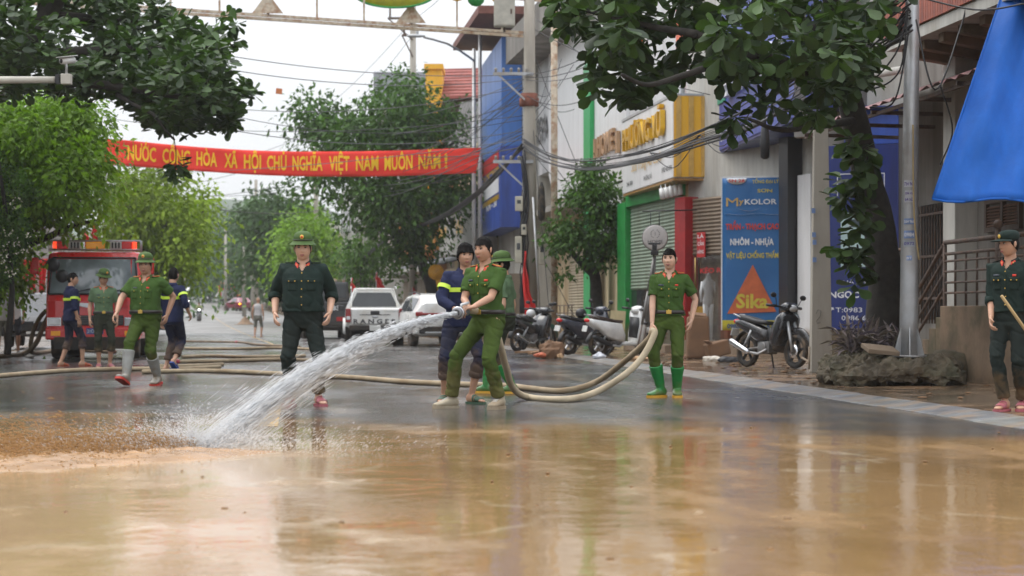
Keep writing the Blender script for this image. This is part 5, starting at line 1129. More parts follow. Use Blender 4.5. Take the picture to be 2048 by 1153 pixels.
def wheel(root, x, y, R0, w, axis='x', rim=None, name='wheel'):
    """a road wheel: tyre with rim inside; axis is its axle"""
    mb = MB(); pr = [(R0*.62,-w*.5),(R0*.93,-w*.5),(R0,-w*.36),(R0,w*.36),(R0*.93,w*.5),(R0*.62,w*.5)]
    rot = Euler((0, R(90), 0)).to_matrix() if axis == 'x' else rx
    mb.lathe(pr, (x, y, R0), 26, rot=rot); t = mb.build(name, tyre_m, root)
    mb = MB(); mb.lathe([(.05,-w*.42),(R0*.6,-w*.44),(R0*.64,-w*.3),(R0*.64,w*.3),(R0*.6,w*.44),(.05,w*.42)], (x, y, R0), 20, rot=rot); mb.build('rim', rim or alloy, t)
    return t
def bx(root, c, d, name, m_, bevel=.012, rot=None, parent=None, tp=1):
    return MB().box(c, d, rot, 0, tp).build(name, m_, parent or root, bevel=bevel)

# fire engine, seen from the front (x to the right as seen, y away, z up)
fe = thing('fire_engine', 'red fire engine with flashing light bar facing the camera on the left', 'fire engine', W(186, 718, 43), .115); fe.location.z = 0
wd = 1.0
prf_ = [(0,.42),(-.02,.75),(0,1.25),(.05,1.38),(.30,2.18),(.42,2.31),(.7,2.34),(1.75,2.34),(1.75,.42)]
mb = MB(); mb.loft([[(x, p[0]+off, p[1] if p[1] < 2 else p[1]-dz) for p in prf_] for x, off, dz in ((-wd,.10,.07),(-wd*.96,.03,.02),(-wd*.8,0,0),(wd*.8,0,0),(wd*.96,.03,.02),(wd,.10,.07))], sm=False); mb.build('cab', fire_red, fe, bevel=.035)
def fr_pt(x, z, off=-.012):          # on the sloping front
    y = np.interp(z, [.42,.75,1.25,1.38,2.18,2.31], [0,-.02,0,.05,.30,.42]); return Vector((x, y+off, z))
mb = MB(); n = 8
for j in range(7):
    for i in range(n+1):
        z = 1.42+(2.16-1.42)*j/6; hw = .93-.06*(z-1.42)/.74; x = -hw+2*hw*i/n; mb.v.append(tuple(fr_pt(x, z, -.014+.02*(abs(x)/hw)**4)))
for j in range(6):
    for i in range(n): a = j*(n+1)+i; mb.f.append([a, a+1, a+n+2, a+n+1]); mb.m.append(0); mb.s.append(True)
mb.build('windscreen', wscreen, fe, fix=False)
mb = MB(); c4 = [fr_pt(-.95, 1.4, -.02), fr_pt(.95, 1.4, -.02), fr_pt(.89, 2.19, -.02), fr_pt(-.89, 2.19, -.02)]
for a in range(4): mb.cyl(c4[a], c4[(a+1) % 4], .02, n=6)
mb.build('windscreen_seal', black, fe)
for s in (-.45, .3): MB().tube([fr_pt(s, 1.4, -.03), fr_pt(s+.2, 1.47, -.035), fr_pt(s+.62, 1.56, -.035)], .012, 5).build('wiper', black, fe)
for k in range(3): MB().box((0,0,0), (.2,.03,.018)).xf(Matrix.Translation(fr_pt(-.5+k*.5, 1.36, -.02))).build('grip_bar', black, fe)
mb = MB()
for s in (-1, 1): mb.prism([(s*.02,1.2),(s*.42,1.21),(s*.33,1.15),(s*.14,1.11),(s*.03,1.10)], -.035, -.012)
mb.build('wing_emblem', M('emblem_silver', (.62,.63,.66), .3, .4), fe)
fl = MB(); fl.box((.56, -.03, 1.2), (.34,.012,.22), (0,-.06,0)); fo = fl.build('flag_sticker', M('flag_red', (.6,.02,.02), .5), fe)
def star_mb(c, r, y):
    P = [(c[0]+(r if k % 2 == 0 else r*.4)*math.sin(k*math.pi/5), c[1]+(r if k % 2 == 0 else r*.4)*math.cos(k*math.pi/5)) for k in range(10)]
    mb = MB(); mb.add([(p[0], y, p[1]) for p in P]+[(c[0], y, c[1])], [(k, (k+1) % 10, 10) for k in range(10)]); return mb
star_mb((.56, 1.2), .07, -.041).build('yellow_star', M('star_yellow', (.8,.55,.02), .5), fo, fix=False)
for a in ((-.06, .38), (.06, .38)): pass
bx(fe, (0,-.02,.83), (1.3,.05,.22), 'grille_panel', black, .015)
for k in range(5): bx(fe, (0,-.055,.755+k*.038), (1.26,.03,.014), 'grille_slat', M('grille_grey', (.12,.12,.125), .4), .004)
for s in (-1, 1):
    bx(fe, (s*.82,-.03,.80), (.26,.06,.15), 'headlight', clear_l, .015); bx(fe, (s*.82,-.02,.80), (.31,.05,.19), 'headlight_surround', chrome, .01)
    bx(fe, (s*.78,-.115,.55), (.2,.012,.1), 'turn_signal', amber, .004)
bx(fe, (0,-.04,.545), (2.0,.14,.26), 'bumper', fire_red, .03); bx(fe, (0,-.06,.36), (1.7,.05,.10), 'bumper_valance', und, .01)
pl_ = bx(fe, (.05,-.118,.6), (.36,.012,.13), 'number_plate', plate_b, .004)
t = text_mb('21CD-003', .1, .02); xs = [v[0] for v in t.v]; k = .32/(max(xs)-min(xs)); t.v = [((v[0]-(max(xs)+min(xs))/2)*k+.05, -.127, v[2]+.565) for v in t.v]; t.build('plate_text', lwhite, pl_, fix=False)
mb = MB(); mb.box((0,.6,.35), (1.5,2.6,.25)); mb.box((0,.1,.25), (.9,.3,.12)); mb.build('chassis', und, fe)
for s in (-1, 1): wheel(fe, s*.82, .75, .37, .24); wheel(fe, s*.80, 3.9, .37, .38)
mb = MB(); mb.box((0,3.4,1.35), (1.98,3.0,1.7)); mb.build('body', fire_red, fe, bevel=.04)
for s in (-1, 1):
    for k in range(3): bx(fe, (s*.995, 2.4+k*.95, 1.3), (.02,.85,1.2), 'locker_shutter', silver, .01)
    bx(fe, (s*1.0, 1.0, 1.78), (.02,.9,.55), 'side_window', dkglass, .01)
    bx(fe, (s*1.0,.95,.95), (.015,1.1,.9), 'door', fire_red, .01)
# light bar in its cage
for x, w, m_ in ((-.72,.27,red_lens),(-.86,.12,red_on),(-.44,.27,plate_w),(0,.42,amber),(.44,.27,plate_w),(.68,.24,red_lens),(.84,.1,red_on)): bx(fe, (x,.62,2.47), (w-.012,.2,.16), 'light_bar_segment', m_, .02)
for x in (-.44,.44):
    for k in range(3): bx(fe, (x-.07+k*.07,.515,2.47), (.035,.012,.13), 'speaker_slot', black, 0)
mb = MB()
for z in (2.375, 2.57): 
    for y in (.42, .8): mb.cyl((-.98,y,z), (.98,y,z), .013, n=6)
for k in range(16): mb.cyl((-.98+k*1.96/15,.42,2.57), (-.98+k*1.96/15,.8,2.57), .008, n=5)
for x in (-.98,.98):
    for y in (.42,.8): mb.cyl((x,y,2.33), (x,y,2.58), .013, n=6)
mb.build('light_bar_cage', steel, fe)
# mirrors on arms
for s in (-1, 1):
    MB().tube([(s*1.0,.2,2.1),(s*1.22,-.1,2.2),(s*1.2,-.15,1.8)], .016, 6).build('mirror_arm', black, fe)
    bx(fe, (s*1.22,-.14,2.0), (.18,.06,.36), 'mirror', fire_red, .03)
for x, z, rr in ((-.82,2.02,.15),(-.62,1.78,.14)):
    mb = MB(); mb.lathe([(rr*.5,-.05),(rr,-.01),(rr,.01),(rr*.4,.06)], (x, -.28, z), 20, rot=rx); m1 = mb.build('round_mirror', black, fe); MB().tube([(x,-.25,z),(x-.05,-.05,z+.1),(x-.1,.25,z+.12)], .012, 5).build('mirror_arm', black, m1)

def car(name, label, cat, loc, rz, L, w, secs, paint, Rw=.34, glassm=None, wx=None, group=None):
    """body lofted from sections (y along, half width, bottom, belt, roof half width, roof height); y=0 is the rear, +y the front"""
    r = thing(name, label, cat, loc, rz, group); mb = MB(); rings = []
    for (y, hw, zb, zbelt, rw, zr) in secs:
        half = [(hw*.85, zb), (hw*.98, zb+.06), (hw, zb+.45*(zbelt-zb)), (hw*.97, zbelt), (rw, max(zbelt+.01, zr-.05)), (rw*.8, max(zbelt+.02, zr))]
        rings.append([Vector((x, y, z)) for x, z in half]+[Vector((-x, y, z)) for x, z in half[::-1]])
    mb.loft(rings, sm=True); o = mb.build('body', paint, r); es = o.modifiers.new('bevel', 'BEVEL'); es.width = .03; es.segments = 2; es.limit_method = 'ANGLE'; es.angle_limit = R(28)
    o.data.set_sharp_from_angle(angle=R(32))
    g = glassm or dkglass
    cab_ = [i for i, q in enumerate(secs) if q[5]-q[3] > .3]
    for s in (0, 1):
        mb = MB()
        for i in cab_[:-1]:
            A, B = rings[i], rings[i+1]; k3, k4 = (3, 4) if s == 0 else (8, 7)
            q = [A[k3].lerp(A[k4], .08), B[k3].lerp(B[k4], .08), B[k3].lerp(B[k4], .86), A[k3].lerp(A[k4], .86)]
            q = [q[0].lerp(q[1], .05), q[1].lerp(q[0], .05), q[2].lerp(q[3], .05), q[3].lerp(q[2], .05)]
            sx_ = .012 if s == 0 else -.012; mb.add([v+Vector((sx_, 0, .004)) for v in q], [(0,1,2,3)])
        if mb.f: mb.build('side_window', g, r, fix=False)
    for nm, (i, j) in (('rear_window', (cab_[0], cab_[0]-1)), ('windscreen', (cab_[-1], cab_[-1]+1))):
        if 0 <= j < len(secs):
            A, B = rings[i], rings[j]
            top = [A[5].lerp(A[4], .5), A[6].lerp(A[7], .5)]; bot = [B[3].lerp(B[5], .3), B[8].lerp(B[6], .3)]
            q = [bot[0].lerp(top[0], .1), bot[1].lerp(top[1], .1), bot[1].lerp(top[1], .88), bot[0].lerp(top[0], .88)]
            cx = Vector((0, (q[0].y+q[2].y)/2, (q[0].z+q[2].z)/2)); q = [v.lerp(Vector((0, v.y, v.z)), .07) for v in q]
            n = (q[1]-q[0]).cross(q[2]-q[0]).normalized(); n = n if n.y*(j-i) > 0 else -n
            MB().add([v+n*.015 for v in q], [(0,1,2,3)]).build(nm, g, r, fix=False)
    for y in (wx or (L*.2, L*.8)):
        for s in (-1, 1): wheel(r, s*(w-.13), y, Rw, .22)
    for y in (wx or (L*.2, L*.8)):
        for s in (-1, 1):
            mb = MB(); mb.tube([(s*(w-.0), y+(Rw+.045)*math.cos(a), Rw+(Rw+.045)*math.sin(a)) for a in np.linspace(-.1, math.pi+.1, 15)], .035, 6, flat=.7); mb.build('wheel_arch', und if name != 'pickup_truck' else paint, r)
    return r
# white pickup from behind
carw = M('car_white', (.70,.70,.68), .25, var=.04, coat=.5, dirt=(.42,.34,.24), da=.4, dscale=2)
hd_ = -hd(60)
pk = car('pickup_truck', 'white pickup truck seen from behind with big dark letters on its tailgate', 'pickup truck', pt(61.5, 0)*0+Vector(((750-1024)*62/FPX, 62, 0)), hd_-.05, 5.2, .94,
    [(0,.88,.62,1.12,.86,1.13),(.06,.92,.55,1.15,.9,1.16),(1.5,.93,.5,1.15,.9,1.16),(1.56,.92,.5,1.15,.60,1.76),(2.4,.92,.5,1.13,.64,1.83),(3.2,.92,.5,1.12,.62,1.79),(3.95,.92,.5,1.1,.82,1.14),(5.0,.88,.5,1.0,.78,1.02),(5.2,.7,.55,.85,.6,.86)], carw, .40, dkglass, (1.0, 4.15))
bx(pk, (0,-.03,.90), (1.46,.04,.46), 'tailgate', carw, .02)
t = text_mb('R A N G E R', .19, .035, 1.3); xs = [v[0] for v in t.v]; k = 1.34/(max(xs)-min(xs)); t.v = [((v[0]-(max(xs)+min(xs))/2)*k, -.056, v[2]+.69) for v in t.v]; t.build('lettering', M('dark_grey_letter', (.03,.03,.032), .5), pk, fix=False)
t = text_mb('WILDTRAK', .06, .0); t.v = [(v[0]+.5, -.056, v[2]+1.04) for v in t.v]; t.build('lettering', steel, pk, fix=False)
bx(pk, (0,-.06,1.02), (.28,.03,.12), 'tailgate_handle', black, .015); bx(pk, (0,-.055,.965), (.95,.02,.02), 'crease_trim', M('dark_grey_letter', (.03,.03,.032)), .004)
mb = MB(); mb.ball((0,-.06,.9), (.1,.02,.045), 14); mb.build('oval_badge', silver, pk)
for s in (-1, 1): bx(pk, (s*.83,-.03,.94), (.16,.09,.44), 'tail_lamp', M('tail_lamp', (.28,.015,.015), .15, spec=.8), .025); bx(pk, (s*.83,-.08,.86), (.12,.02,.1), 'reverse_lamp', clear_l, .01)
bx(pk, (0,-.06,.55), (1.6,.16,.17), 'rear_bumper', und, .03); bx(pk, (0,-.145,.55), (.34,.012,.17), 'number_plate', plate_w, .004)
bx(pk, (0,1.0,.38), (1.5,1.2,.2), 'underbody', und, .02)
for s in (-1, 1):
    bx(pk, (s*1.03,3.3,1.18), (.2,.12,.18), 'door_mirror', black, .03); mb = MB(); mb.tube([(s*.72,1.62,1.78),(s*.72,2.0,1.86),(s*.7,3.0,1.87)], .022, 6); mb.build('roof_rail', steel, pk)
mb = MB(); mb.tube([(-.74,1.1,1.17),(-.70,1.48,1.5),(-.62,1.55,1.78),(.62,1.55,1.78),(.70,1.48,1.5),(.74,1.1,1.17)], .03, 8); mb.build('sport_bar', carw, pk)
# white SUV
sv = car('suv', 'white compact car seen from behind, half hidden by the hose crew', 'car', Vector(((888-1024)*60/FPX, 60, 0)), hd_+.12, 4.3, .91,
    [(0,.80,.42,.95,.72,.98),(.08,.88,.34,1.02,.66,1.30),(.45,.90,.3,1.03,.62,1.56),(1.4,.91,.3,1.02,.66,1.62),(2.4,.91,.3,1.0,.62,1.56),(3.2,.90,.3,.97,.74,1.0),(4.1,.84,.34,.84,.7,.86),(4.3,.68,.42,.72,.6,.73)], carw, .33, dkglass, (.78, 3.4))
bx(sv, (0,-.005,.98), (1.5,.05,.07), 'tail_lamp_strip', M('tail_lamp', (.28,.015,.015)), .02)
for s in (-1, 1): bx(sv, (s*.76,.03,.98), (.22,.09,.14), 'tail_lamp', M('tail_lamp', (.28,.015,.015)), .03); bx(sv, (s*1.0,3.0,1.05), (.18,.12,.15), 'door_mirror', carw, .03); MB().tube([(s*.6,.6,1.58),(s*.62,1.3,1.66),(s*.6,2.3,1.6)], .018, 6).build('roof_rail', black, sv)
bx(sv, (0,-.03,.50), (1.55,.1,.22), 'rear_bumper', und, .04); bx(sv, (0,-.045,.42), (1.2,.1,.06), 'skid_plate', silver, .02); bx(sv, (0,-.03,.72), (.4,.014,.13), 'number_plate', plate_w, .004); bx(sv, (0,.15,1.17), (1.0,.02,.02), 'rear_wiper', black, .004, (.9,0,0))
# black car left, front on
carb = M('car_black', (.012,.012,.014), .25, var=.1, coat=.2, spec=.3, dirt=(.1,.08,.06), da=.2)
bc = car('parked_car', 'black car facing the camera behind the hose loop left of the fire engine', 'car', Vector(((103-1024)*56/FPX, 56, .1)), .14+math.pi, 4.5, .9,
    [(0,.75,.4,.8,.6,.82),(.2,.86,.32,.95,.7,.97),(.9,.89,.3,.97,.6,1.36),(2.0,.9,.3,.97,.62,1.46),(2.7,.9,.3,.95,.6,1.40),(3.4,.89,.3,.93,.76,.96),(4.3,.84,.34,.78,.7,.80),(4.5,.72,.42,.66,.6,.67)], carb, .33, dkglass, (.9, 3.6))
for s in (-1, 1): bx(bc, (s*.66,4.36,.68), (.3,.2,.14), 'headlight', clear_l, .04); bx(bc, (s*.78,4.3,.7), (.06,.2,.07), 'turn_signal', amber, .02); bx(bc, (s*1.0,2.9,1.0), (.18,.12,.14), 'door_mirror', carb, .03)
bx(bc, (0,4.47,.62), (.8,.06,.14), 'grille', black, .02); bx(bc, (0,4.5,.62), (.12,.02,.1), 'badge', chrome, .01); bx(bc, (0,4.48,.42), (.5,.02,.12), 'number_plate', plate_w, .004); bx(bc, (0,4.42,.34), (1.4,.1,.1), 'front_bumper', und, .03)
# dark boxy truck behind the man in black
dt_m = M('dark_truck_paint', (.035,.037,.042), .45, var=.12, dirt=(.12,.1,.08), da=.4)
dt = thing('police_truck', 'dark grey boxy truck seen from behind, mostly hidden by the man in black', 'truck', Vector(((654-1024)*78/FPX, 78, 0)), hd_)
mb = MB(); mb.box((0,2.6,1.0), (1.9,5.2,.95)); mb.build('lower_body', dt_m, dt, bevel=.05)
mb = MB(); mb.box((0,1.9,1.86), (1.8,3.6,.8), tp=.93, ty=.97); mb.build('upper_body', dt_m, dt, bevel=.06)
for s in (-.42, .42): bx(dt, (s,.12,1.9), (.7,.03,.55), 'rear_window', dkglass, .03)
bx(dt, (0,-.03,.55), (1.9,.12,.2), 'rear_bumper', und, .03); bx(dt, (.55,-.02,.8), (.36,.03,.16), 'number_plate', M('plate_red', (.4,.02,.02), .4), .004)
t = text_mb('83', .24, .03, 1.3); t.v = [(v[0]+.35, -.012, v[2]+1.15) for v in t.v]; t.build('lettering', lwhite, dt, fix=False)
for s in (-1, 1): bx(dt, (s*.86,-.012,.85), (.12,.03,.26), 'tail_lamp', M('tail_lamp', (.28,.015,.015)), .01); wheel(dt, s*.78, 1.0, .42, .26); wheel(dt, s*.78, 4.1, .42, .26)
bx(dt, (0,2.6,.45), (1.3,5,.2), 'chassis', und, 0)
# far vehicles
ft = thing('red_truck', 'distant red fire truck seen from behind up the hill road', 'fire engine', pt(264, 0)); ft.location = W(458, 609, 264); ft.rotation_euler.z = -hd(260)
mb = MB(); mb.box((0,3,1.75), (2.7,6.5,1.9)); mb.build('body', fire_red, ft, bevel=.08)
bx(ft, (0,-.3,1.25), (2.0,.12,1.3), 'rear_locker', silver, .03); bx(ft, (0,-.3,.55), (2.5,.5,.3), 'rear_bumper', und, .03)
for s in (-1, 1):
    mb = MB(); mb.torus((s*.45,-.4,1.25), .42, .1, 'y', 18, 6); mb.build('hose_reel', white, ft); wheel(ft, s*1.1, .8, .5, .35); bx(ft, (s*1.2,-.32,1.0), (.2,.06,.3), 'tail_lamp', red_lens, .02); bx(ft, (s*.7,.6,2.9), (.9,1.2,.5), 'roof_box', plate_w if s > 0 else M('orange_box', (.6,.15,.03), .5), .04)
bx(ft, (1.32,-.35,1.3), (.18,.06,.18), 'turn_signal', M('amber_on', (.9,.4,.03), .3, emit=3), .02)
car_mar = M('car_maroon', (.20,.012,.04), .25, coat=.5)
mc = car('parked_car', 'maroon car seen from behind in front of the distant red truck', 'car', W(492, 623, 212), -hd(200)+.35, 4.3, .9,
    [(0,.8,.4,.9,.7,.95),(.3,.88,.3,1.0,.66,1.1),(.8,.9,.3,1.0,.6,1.45),(2.2,.9,.3,1.0,.6,1.48),(3.1,.9,.3,.95,.74,1.0),(4.1,.84,.34,.8,.7,.83),(4.3,.7,.42,.7,.6,.72)], car_mar, .33, dkglass, (.8, 3.5))
for s in (-1, 1): bx(mc, (s*.7,-.0,.78), (.24,.08,.14), 'tail_lamp', M('amber_on', (.9,.4,.03)) if s < 0 else red_lens, .02)
wc = car('oncoming_car', 'white oncoming car with bright headlamps far up the road', 'car', W(372, 597, 292), -hd(290)+math.pi, 4.3, .9,
    [(0,.8,.4,.9,.7,.95),(.3,.88,.3,1.0,.66,1.3),(.8,.9,.3,1.0,.6,1.6),(2.2,.9,.3,1.0,.6,1.6),(3.1,.9,.3,.95,.74,1.0),(4.1,.84,.34,.8,.7,.83),(4.3,.7,.42,.7,.6,.72)], carw, .33, dkglass, (.8, 3.5))
for s in (-1, 1): bx(wc, (s*.6,4.26,.72), (.34,.14,.24), 'headlight', lamp_on, .03)

# ---- motorbikes; x forward, rear axle over the origin
def moto(label, loc, rz, style, panel, seatm, lean=0, group=None, helmet=None, detail=True, lamp=None, name='motorbike'):
    r = thing(name, label, 'motorbike' if name == 'motorbike' else 'scooter', loc, rz, group); r.rotation_euler = (lean, 0, rz)
    Rw = .285 if style == 'underbone' else .255; wb = 1.24
    for x, nm in ((0, 'rear_wheel'), (wb, 'front_wheel')):
        mb = MB(); mb.torus((x,0,Rw), Rw-.045, .045 if style == 'underbone' else .055, 'y', 26, 8); w_ = mb.build(nm, tyre_m, r)
        mb = MB(); mb.torus((x,0,Rw), Rw-.09, .018, 'y', 24, 6); mb.cyl((x,-.06,Rw), (x,.06,Rw), .045)
        for k in range(5): a = 2*math.pi*k/5+.3; mb.bar((x,0,Rw), (x+(Rw-.09)*math.cos(a),0,Rw+(Rw-.09)*math.sin(a)), .035, .03)
        mb.build('rim', black if style == 'underbone' else alloy, w_)
        if nm == 'front_wheel': mb = MB(); mb.lathe([(.05,-.003),(.115,-.004),(.115,.004),(.05,.003)], (x,-.065,Rw), 20, rot=rx); mb.build('brake_disc', chrome, w_)
    for s in (-1, 1): MB().tube([(wb,s*.085,Rw),(wb-.07,s*.085,.5),(wb-.2,s*.07,.82)], [.024,.028,.026], 8).build('fork', steel, r)
    arc = [(wb+(Rw+.045)*math.cos(a), 0, Rw+(Rw+.045)*math.sin(a)) for a in np.linspace(.15, 2.5, 10)]
    mb = MB(); mb.tube(arc, [.05]+[.075]*8+[.05], 8, flat=.35); mb.build('front_fender', panel, r)
    arc = [((Rw+.05)*math.cos(a), 0, Rw+(Rw+.05)*math.sin(a)) for a in np.linspace(.6, 3.0, 10)]
    mb = MB(); mb.tube(arc, .07, 8, flat=.3); mb.build('rear_fender', black, r)
    ys = (-.13,-.11,-.05,.05,.11,.13)
    if style == 'underbone':
        MB().prism3([(-.3,.80),(-.26,.70),(.05,.58),(.38,.42),(.55,.45),(.58,.62),(.2,.74),(-.1,.82)], ys, (.8,.95,1,1,.95,.8)).build('side_panel', panel, r)
        MB().prism3([(.72,.42),(.84,.26),(.98,.40),(1.04,.62),(1.10,.86),(1.03,.95),(.88,.88),(.76,.66)], (-.2,-.17,-.07,.07,.17,.2), (.72,.92,1,1,.92,.72)).build('leg_shield', panel, r)
        MB().prism3([(.5,.46),(.8,.42),(.86,.56),(.62,.68),(.52,.64)], (-.08,-.06,.06,.08), (.85,1,1,.85)).build('centre_cover', black, r)
    else:
        MB().prism3([(-.34,.82),(-.28,.70),(-.05,.56),(.12,.42),(.45,.32),(.62,.30),(.64,.45),(.52,.72),(.2,.76),(-.1,.80)], (-.17,-.145,-.06,.06,.145,.17), (.72,.93,1,1,.93,.72)).build('side_panel', panel, r)
        MB().prism3([(.92,.24),(1.02,.26),(1.12,.5),(1.10,.8),(1.02,1.0),(.94,1.0),(.96,.7),(.92,.45)], (-.22,-.18,-.08,.08,.18,.22), (.75,.93,1,1,.93,.75)).build('leg_shield', panel, r)
        MB().prism3([(.5,.24),(1.0,.22),(1.0,.30),(.55,.32)], (-.15,-.13,.13,.15), (.9,1,1,.9)).build('floor_board', black if not detail else panel, r)
        MB().prism3([(.90,.40),(.95,.42),(.97,.85),(.92,.85)], (-.15,.15), (1,1)).build('inner_shield', black, r)
    MB().prism3([(-.24,.83),(0,.78),(.3,.73),(.56,.72),(.58,.78),(.35,.80),(.1,.85),(-.2,.90)], (-.13,-.11,-.05,.05,.11,.13), (.8,.94,1,1,.94,.8)).build('seat', seatm, r)
    if detail:
        for s in (-1, 1): MB().tube([(-.1,s*.12,.84),(-.3,s*.12,.90),(-.36,s*.06,.90)], .014, 6).build('grab_rail', steel, r)
    hx = .98 if style == 'underbone' else 1.0
    MB().prism3([(hx-.1,.94),(hx+.1,.95),(hx+.14,1.03),(hx+.04,1.10),(hx-.08,1.06)], (-.14,-.11,-.05,.05,.11,.14), (.6,.9,1,1,.9,.6)).build('handlebar_cowl', panel, r)
    mb = MB(); mb.tube([(hx-.12,-.36,1.03),(hx-.05,-.2,1.02),(hx,0,1.02),(hx-.05,.2,1.02),(hx-.12,.36,1.03)], .016, 8); mb.build('handlebar', black, r)
    for s in (-1, 1):
        MB().cyl((hx-.06,s*.22,1.025), (hx-.13,s*.38,1.03), .024, n=8).build('grip', black, r)
        mb = MB(); mb.tube([(hx-.05,s*.22,1.03),(hx-.02,s*.28,1.16)], .008, 5); mb.ball((hx-.03,s*.32,1.2), (.018,.07,.045), 10); mb.build('mirror', black, r)
    mb = MB(); mb.ball((hx+.10,0,1.0), (.06,.085,.06), 12); mb.build('headlight', lamp or clear_l, r)
    mb = MB(); mb.ball((-.33,0,.78), (.05,.09,.045), 10); mb.build('tail_lamp', red_lens, r)
    MB().box((-.38,0,.60), (.012,.17,.13), (0,.25,0)).build('number_plate', plate_w, r, bevel=.004)
    mb = MB(); mb.tube([(.62,-.12,.3),(.45,-.15,.22),(.2,-.16,.25)], .022, 8); ex = mb.build('exhaust_pipe', steel, r)
    mb = MB(); mb.tube([(.24,-.165,.24),(.18,-.17,.26),(-.22,-.18,.42),(-.27,-.18,.44)], [.03,.052,.056,.04], 12); mb.build('muffler', chrome if style == 'underbone' else black, ex)
    mb = MB(); mb.box((.5,0,.34), (.3,.2,.2)); mb.cyl((.5,-.13,.33), (.5,.13,.33), .1); mb.bar((0,.09,Rw), (.45,.09,.34), .05, .04); mb.bar((0,-.09,Rw), (.45,-.09,.34), .05, .04); mb.build('engine', M('engine_alloy', (.2,.2,.2), .5, .5, dirt=(.15,.1,.06), da=.6), r, bevel=.015)
    for s in (-1, 1): MB().cyl((.02,s*.11,Rw+.05), (.2,s*.12,.62), .025, n=8).build('shock_absorber', steel, r)
    MB().tube([(.5,.1,.24),(.42,.24,.0),(.36,.27,.0)], .014, 6).build('side_stand', black, r)
    if helmet:
        mb = MB(); mb.ball((.35,0,.93), (.14,.12,.12), 14); mb.build('helmet', helmet, r)
    return r
def bike_at(pr, zr, pf, zf, **k):
    a, b = W(pr, 632, zr), W(pf, 632, zf); a.z = .055; return moto(loc=a, rz=math.atan2(b.y-a.y, b.x-a.x), **k)
pblack = M('bike_black', (.02,.021,.025), .22, coat=.6, dirt=(.12,.09,.06), da=.25); pnavy = M('bike_navy', (.035,.04,.06), .25, coat=.5, dirt=(.15,.12,.09), da=.3)
pgreen = M('bike_green', (.01,.09,.07), .3, coat=.5, dirt=(.12,.09,.06), da=.3); vinyl = M('seat_vinyl', (.025,.025,.027), .5); brown_s = M('seat_brown', (.05,.03,.022), .5)
bike_at(1494, 33.9, 1586, 32.9, label='black motorbike with silver muffler parked before the blue paint banner', style='underbone', panel=pblack, seatm=vinyl, lean=R(-5))
bike_at(1196, 43.0, 1292, 43.7, label='white scooter with brown seat beside the tripod', style='scooter', panel=M('bike_white', (.80,.80,.78), .25, coat=.5, dirt=(.4,.32,.22), da=.3), seatm=brown_s, lean=R(4), name='scooter')
bike_at(1136, 44.6, 1226, 45.6, label='dark blue grey scooter with a black helmet on it left of the white scooter', style='scooter', panel=pnavy, seatm=vinyl, lean=R(4), name='scooter', helmet=black)
gb = bike_at(1034, 48.2, 1104, 49.3, label='dark motorbike with a green front fender beside the utility pole', style='underbone', panel=pblack, seatm=vinyl, lean=R(5))
for o_ in gb.children:
    if o_.name.startswith('front_fender'): o_.data.materials[0] = pgreen
bike_at(1046, 50.6, 1100, 52.5, label='black motorbike behind the green fendered motorbike at the utility pole', style='underbone', panel=pblack, seatm=vinyl, lean=R(5), helmet=M('helmet_white', (.6,.6,.6), .3))
# ------------------------------------------------------------------ people
def muddy(m, top, col, amt):
    t = m.node_tree; p = t.nodes['Principled BSDF']; l = p.inputs['Base Color'].links[0].from_socket; vec = nd(t, 'ShaderNodeTexCoord').outputs['Object']
    sz = nd(t, 'ShaderNodeSeparateXYZ'); t.links.new(vec, sz.inputs[0]); h = mth(t, 'MULTIPLY_ADD', nois(t, vec, 6, 6, .65), -.9, mth(t, 'ADD', sz.outputs[2], .45))
    f = mth(t, 'MULTIPLY', sstep(t, h, top, top-.28), amt); f = mth(t, 'MAXIMUM', f, mth(t, 'MULTIPLY', sstep(t, nois(t, vec, 38, 3), .68, .72), amt*.7))
    t.links.new(mixc(t, f, l, col), p.inputs['Base Color']); return m
def cloth(name, col, rough=.85, var=.14, dirt=None, da=.3): return M(name, col, rough, 0, var, 4, .45, 26, .2, dirt, da, 3)
skin_m = {}
def skin(tone):
    k = 'skin_%d' % tone
    c = [(.60,.36,.25), (.48,.27,.175), (.34,.18,.11)][tone]
    if k not in skin_m:
        m, t, p = newmat(k); vec = nd(t, 'ShaderNodeTexCoord').outputs['Object']
        cc = mixc(t, sstep(t, nois(t, vec, 9), .3, .7), [x*.9 for x in c], [min(1, x*1.1) for x in c]); t.links.new(cc, p.inputs['Base Color'])
        p.inputs['Roughness'].default_value = .5; p.inputs['Subsurface Weight'].default_value = .12; p.inputs['Subsurface Radius'].default_value = (.02,.008,.004); p.inputs['Subsurface Scale'].default_value = .5
        bumpn(t, p, nois(t, vec, 120, 3), .08); skin_m[k] = m
    return skin_m[k]
hair_m = M('black_hair', (.006,.005,.0045), .65, var=.5, scale=60, bump=.5, bscale=90, spec=.12)
eye_w = M('eye_white', (.55,.52,.48), .25); eye_d = M('eye_dark', (.02,.013,.01), .15); lip_m = M('lip', (.33,.12,.10), .5); brow_m = M('eyebrow', (.025,.018,.015), .8)
pg_green = cloth('police_green', (.046,.092,.019), dirt=(.034,.068,.014)); pg_trs = cloth('police_green_trousers', (.052,.084,.014), dirt=(.032,.05,.010), da=.5)
dk_green = cloth('black_green_shirt', (.012,.024,.020), dirt=(.008,.015,.013)); dk_trs = cloth('black_green_trousers', (.012,.019,.017), dirt=(.03,.028,.022), da=.3)
navy = cloth('firefighter_navy', (.016,.021,.058), dirt=(.012,.014,.035)); navy_t = cloth('firefighter_navy_trousers', (.015,.018,.042), dirt=(.055,.05,.045), da=.35)
sage = cloth('sage_green_shirt', (.10,.16,.085)); dk_olive = cloth('dark_olive_trousers', (.024,.028,.018), dirt=(.05,.045,.03))
